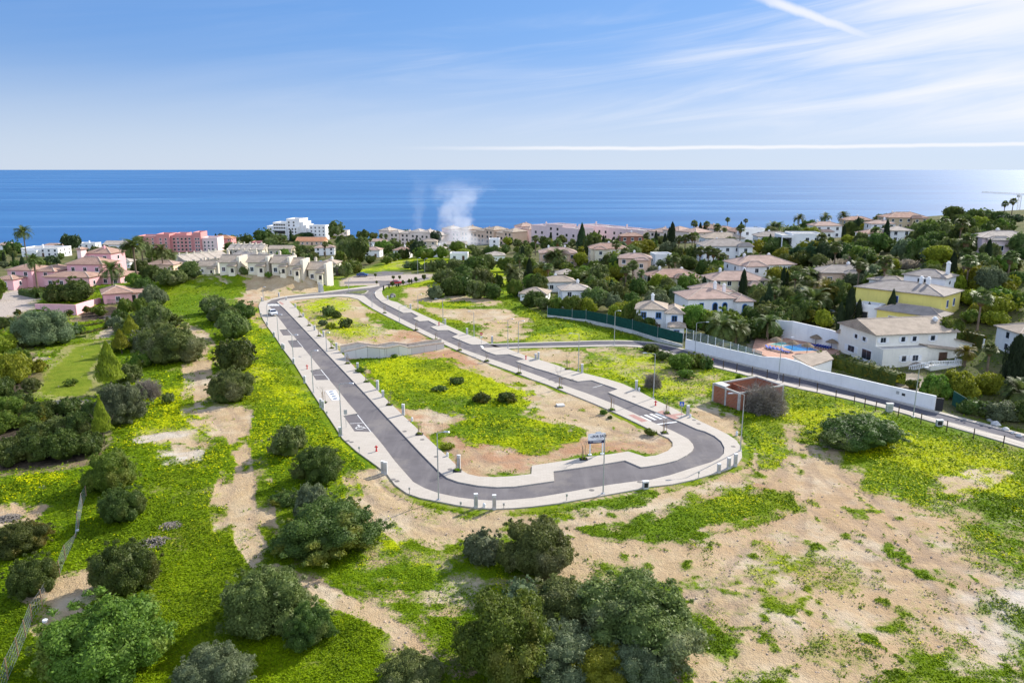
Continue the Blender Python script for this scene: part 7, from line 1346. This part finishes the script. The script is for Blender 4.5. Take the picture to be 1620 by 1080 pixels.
for i, (px, py, s_) in enumerate(((1575,672,.7),(1566,666,.45),(1590,680,.55),(1602,685,.4),(1612,690,.5))):
    p = at(px, py); RG.seed(i); q = MB(); n0 = len(q.v); q.lathe([(s_ * .8, -.1), (s_, .25 * s_), (s_ * .75, .6 * s_), (s_ * .3, .8 * s_)], 'light_concrete', 9); q.v = [(a + RG.normal() * .12 * s_, b_ + RG.normal() * .12 * s_, c_ + RG.normal() * .08 * s_) for a, b_, c_ in q.v]; tag(q.build('boulder', None, p), ['largest pale boulder on the verge right of the boundary wall','pale boulder just behind the largest one','pale boulder right of the largest one','small pale boulder farther right on the verge','pale boulder at the right picture edge'][i], 'boulder', 'pale boulders on the access road verge')
p = at(1467, 648); q = MB(); q.box((0, 0, 1.0), (1.5, .15, 2.2), 'black_plastic', -.5); tag(q.build('gate', None, at(1482.5, 649)), 'black metal gate at the right end of the white boundary wall', 'gate')
a, b_ = at(1506, 641), at(1527, 652); q = MB(); o0 = a.copy(); wallseg(q, a - o0, b_ - o0, -.2, 2.5, 2.3, .1, 'green_net'); tag(q.build('green_gate', None, o0), 'dark green slatted gate among the creepers right of the drive', 'gate')
q = MB(); g_ = None; Pg = [at(160,481), at(187,483)]; e = empty('garden_gate', Pg[0], 0, 'dark iron railing gate below the pink gatehouse', 'gate'); v = Pg[1] - Pg[0]
for k in range(14): c = v * (k / 13); q.box((c.x, c.y, c.z + .8), (.06, .06, 1.7), 'iron')
q.build('bars', e); q = MB(); q.tube([(0, 0, 1.5), (v.x, v.y, v.z + 1.5)], .05, 'iron', 4); q.tube([(0, 0, .3), (v.x, v.y, v.z + .3)], .05, 'iron', 4); q.build('rail', e)
p = at(1170, 461); 
def dish(px, py, zoff, lab):
    p = at(px, py); 
# ------------------------------------------------------------------ vehicles
simple('car_white', (.72, .73, .75), .25, .02, 1, spec=.5); simple('car_blue', (.02, .06, .22), .25, .05, 1, spec=.5); simple('car_red', (.45, .03, .04), .25, .05, 1, spec=.5); simple('tyre', (.02, .02, .02), .9); simple('rim', (.4, .4, .42), .4, .05, 1, metal=.7); simple('lamp_glass', (.7, .7, .7), .2, .05)
def car(px, py, rz, mat, lab):
    p = at(px, py); p.z = .155 if py > 460 else p.z + .05; e = empty('parked_car', p, rz, lab, 'car'); L, Wd = 4.1, 1.76
    prof = [(-2.05, .38), (-2.05, .72), (-1.95, .86), (-1.0, .98), (-.35, 1.42), (.2, 1.48), (.95, 1.44), (1.6, 1.05), (1.98, .98), (2.05, .75), (2.05, .38)]
    q = MB()
    def ext(pr, w0, w1, mat_):
        n = len(pr); zt = max(z for _, z in pr); tap = lambda z: w0 if z < .95 else w0 + (w1 - w0) * (z - .95) / .53
        vs = [(-tap(z) / 2, y, z) for y, z in pr] + [(tap(z) / 2, y, z) for y, z in pr]; q.add(vs, [tuple(range(n)), tuple(range(2 * n - 1, n - 1, -1))] + [((k + 1) % n, k, n + k, n + (k + 1) % n) for k in range(n)], mat_)
    ext(prof, Wd, 1.3, mat); q.build('body', e)
    q = MB(); # windscreen, rear window, side windows: slightly proud slabs
    def quad(pts): q.add(pts, [(0, 1, 2, 3)], 'window_glass')
    quad([(-.76, -1.0, 1.0), (.76, -1.0, 1.0), (.62, -.40, 1.40), (-.62, -.40, 1.40)]); q.v = [(x, y - .012, z + .018) for x, y, z in q.v]; q.build('windscreen', e); q = MB(); quad([(.74, 1.55, 1.1), (-.74, 1.55, 1.1), (-.6, 1.0, 1.42), (.6, 1.0, 1.42)]); q.v = [(x, y + .012, z + .018) for x, y, z in q.v]; q.build('rear_window', e)
    for s_ in (-1, 1):
        q = MB(); X_ = lambda z: s_ * ((Wd + (1.3 - Wd) * (z - .95) / .53) / 2 + .006); pts = [(X_(1.0), -.85, 1.0), (X_(1.0), 1.35, 1.0), (X_(1.38), .9, 1.38), (X_(1.38), -.3, 1.38)]; q.add(pts, [(0, 1, 2, 3) if s_ > 0 else (3, 2, 1, 0)], 'window_glass'); q.build('side_window', e)
        q = MB(); q.box((s_ * .62, -2.03, .72), (.34, .08, .16), 'lamp_glass'); q.build('headlight', e); q = MB(); q.box((s_ * .72, 2.03, .82), (.2, .06, .18), 'red_paint'); q.build('tail_light', e); q = MB(); q.box((s_ * .95, -.75, 1.02), (.16, .1, .12), mat); q.build('mirror', e)
        for y in (-1.28, 1.28):
            M_ = Matrix.Translation((s_ * .8, y, .31)) @ Matrix.Rotation(R(90), 4, 'Y'); q = MB(); q.lathe([(.24, -.11), (.31, -.1), (.31, .1), (.24, .11)], 'tyre', 14); q.v = [tuple(M_ @ Vector(v)) for v in q.v]; w_ = q.build('wheel', e); q = MB(); q.lathe([(.19, -.115), (.19, .115)], 'rim', 12); q.v = [tuple(M_ @ Vector(v)) for v in q.v]; q.build('rim', w_)
    q = MB(); q.box((0, -2.06, .55), (.9, .03, .14), 'black_plastic'); q.build('grille', e); q = MB(); q.box((0, -2.07, .42), (.5, .02, .11), 'white_paint'); q.build('number_plate', e)
    landmark('white car', p, 8, 1) if 'white' in lab else None
a, b_ = at(423, 482), at(470, 540); car(432, 499, math.atan2(-(b_.x - a.x), (b_.y - a.y)) + math.pi + .1, 'car_white', 'white hatchback parked on the outer pavement at the top of the loop'); car(573.5, 437.5, R(90), 'car_blue', 'dark blue car in the far car park'); car(627, 450, R(95), 'car_red', 'red car at the far junction')
# ------------------------------------------------------------------ tower crane on the right hilltop
p = Vector((0, 0, 0)); r_ = ray(1610, 338); k = 470 / r_.y; p = Vector((r_.x * k, 470, float(hbase(r_.x * k, 470)))); zt = CAMZ + ray(1610, 309).z * k; e = empty('tower_crane', p, R(8), 'white lattice tower crane on the right hilltop', 'crane'); hm = zt - p.z; q = MB()
def lattice(q, a, b_, w, n, mat, tri=False):
    a, b_ = Vector(a), Vector(b_); d = (b_ - a).normalized(); u = d.orthogonal().normalized() * w / 2; v = d.cross(u); cs = [u + v, u - v, -u - v, -u + v] if not tri else [u * 1.0 , -u * .6 + v, -u * .6 - v]
    for c in cs: q.tube([a + c, b_ + c], .09, mat, 4)
    for i in range(n):
        p0, p1 = a.lerp(b_, i / n), a.lerp(b_, (i + 1) / n)
        for j in range(len(cs)): q.tube([p0 + cs[j], p1 + cs[(j + 1) % len(cs)]], .05, mat, 3, False)
simple('crane_white', (.62, .60, .55), .6, .1, 1)
lattice(q, (0, 0, -1), (0, 0, hm), 1.5, 22, 'crane_white'); q.build('mast', e); q = MB(); lattice(q, (-27, 0, hm + 2.2), (0, 0, hm + .8), 1.0, 22, 'crane_white', True); q.build('jib', e); q = MB(); lattice(q, (0, 0, hm + .8), (10, 0, hm + .4), 1.0, 8, 'crane_white', True); q.build('counter_jib', e); q = MB(); q.box((9, 0, hm - .6), (2.2, 1.2, 1.6), 'concrete'); q.build('counterweight', e); q = MB(); q.box((-1.5, -.4, hm - .3), (1.4, 1.3, 1.6), 'crane_white'); q.build('cab', e)
# ------------------------------------------------------------------ smoke from the garden fire
def smoke(nm, px, py, dist, prof, dens, seed, lean, lab):
    r_ = ray(px, py); k = dist / r_.y; base = Vector((r_.x * k, dist, CAMZ + r_.z * k)); q = MB(); n = 16; vs = []; rg = random.Random(seed)
    for z, rx, off in prof:
        for i in range(n): a = 2 * math.pi * i / n; w_ = 1 + .12 * math.sin(3 * a + z); vs.append((off + rx * 1.35 * math.cos(a) * w_, rx * .8 * math.sin(a) * w_, z))
    fs = [(i * n + k2, i * n + (k2 + 1) % n, (i + 1) * n + (k2 + 1) % n, (i + 1) * n + k2) for i in range(len(prof) - 1) for k2 in range(n)] + [tuple(range(n))[::-1], tuple((len(prof) - 1) * n + k2 for k2 in range(n))]
    m = bpy.data.materials.new('smoke'); m.use_nodes = True; t = NT(m.node_tree); t.n.remove(t.n['Principled BSDF']); v = t.n.new('ShaderNodeVolumePrincipled'); v.inputs['Color'].default_value = (.93, .95, 1.0, 1); v.inputs['Anisotropy'].default_value = .3; o_ = t.obj()
    s_ = t.n.new('ShaderNodeSeparateXYZ'); t.link(o_, s_.inputs[0]); H_ = prof[-1][0]
    cxs = t.n.new('ShaderNodeFloatCurve'); cv = cxs.mapping.curves[0]; rxs = t.n.new('ShaderNodeFloatCurve'); cv2 = rxs.mapping.curves[0]
    for c_, idx_, sc_, of_ in ((cv, 2, 80.0, .5), (cv2, 1, 40.0, 0.0)):
        pts = [(z / H_, p_[idx_] / sc_ + of_) for z, p_ in ((pp[0], pp) for pp in prof)]
        c_.points[0].location = pts[0]; c_.points[1].location = pts[-1]
        for a_ in pts[1:-1]: c_.points.new(*a_)
    cxs.mapping.update(); rxs.mapping.update(); zz = t.math('DIVIDE', s_.outputs[2], H_); t.link(zz, cxs.inputs['Value']); t.link(zz, rxs.inputs['Value'])
    cx = t.math('MULTIPLY', t.math('SUBTRACT', cxs.outputs[0], .5), 80.0); rx = t.math('MULTIPLY', rxs.outputs[0], 40.0); wob = t.math('MULTIPLY', t.math('SUBTRACT', t.noise(t.vmul(o_, (.6, .6, 1)), .085, 3, .6), .5), t.math('MULTIPLY', rx, 2.6)); dx = t.math('DIVIDE', t.math('SUBTRACT', t.math('ADD', s_.outputs[0], wob), cx), t.math('MULTIPLY', rx, .85)); dy = t.math('DIVIDE', s_.outputs[1], t.math('MULTIPLY', rx, .8)); rr2 = t.math('ADD', t.math('MULTIPLY', dx, dx), t.math('MULTIPLY', dy, dy))
    nz_ = t.noise(t.vmul(o_, (1, 1, .75)), .15, 6, .66, 1.4); fall = t.sstep(rr2, 1.0, .0); d_ = t.math('MULTIPLY', t.sstep(t.math('ADD', nz_, t.math('MULTIPLY', fall, .30)), .52, .92), fall); top = t.sstep(zz, 1.0, .45); d_ = t.math('MULTIPLY', d_, top); bot = t.lin(zz, 0, .6, 1.0, .42)
    t.link(t.math('MULTIPLY', t.math('MULTIPLY', d_, bot), dens), v.inputs['Density']); t.link(v.outputs[0], t.n['Material Output'].inputs['Volume']); m.cycles.volume_step_rate = 1.0 if hasattr(m, 'cycles') else 1
    q.add(vs, fs, m); tag(q.build(nm, None, base), lab, 'smoke', None, 'stuff')
smoke('smoke', 738, 394, 470, [(0, 32, -2), (5, 26, -4), (10, 18, -6), (16, 14, -6), (22, 15, -7), (28, 20, -6), (34, 25, -3), (40, 26, -2), (47, 19, -8)], .095, 1, 0, 'white smoke rising from a garden fire in the far village')
smoke('smoke', 660, 372, 520, [(0, 7, 0), (8, 8, 1), (18, 9, 0), (26, 10, 1), (34, 12, 3), (42, 13, 6), (48, 10, 9)], .022, 2, 0, 'faint second wisp of smoke drifting left of the main plume')
# ------------------------------------------------------------------ labels for the plants that have none yet: kind + nearest landmark
LMI = list(LM.items()); GRP = {}
for o, px, py, desc, size in AUTO:
    best = min(LMI, key=lambda it: math.hypot(max(0, abs(it[1][0] - px) - it[1][3] * .7), (it[1][1] - py) * 1.3) + (0 if it[1][2] > 60 else 0)); nm, (lx, ly, ld, hw) = best
    dep = o.location.y; dx = px - lx
    if abs(dx) > hw * .9: rel = 'right of' if dx > 0 else 'left of'
    else: rel = 'in front of' if dep < ld + 2 else 'behind'
    GRP.setdefault('%s %s the %s' % (desc, rel, nm), []).append((px, py, o, size))
ORD = ['first', 'second', 'third', 'fourth', 'fifth', 'sixth', 'seventh', 'eighth', 'ninth', 'tenth', 'eleventh', 'twelfth', 'thirteenth', 'fourteenth']
for base, L in GRP.items():
    if len(L) == 1: L[0][2]['label'] = base; continue
    L.sort(key=lambda q_: (q_[0], q_[1])); n = len(L)
    for i, (px, py, o, s_) in enumerate(L):
        o['label'] = base + (', leftmost' if i == 0 else ', rightmost' if i == n - 1 else ', middle one' if n == 3 else ', %s from left' % ORD[min(i, 13)])
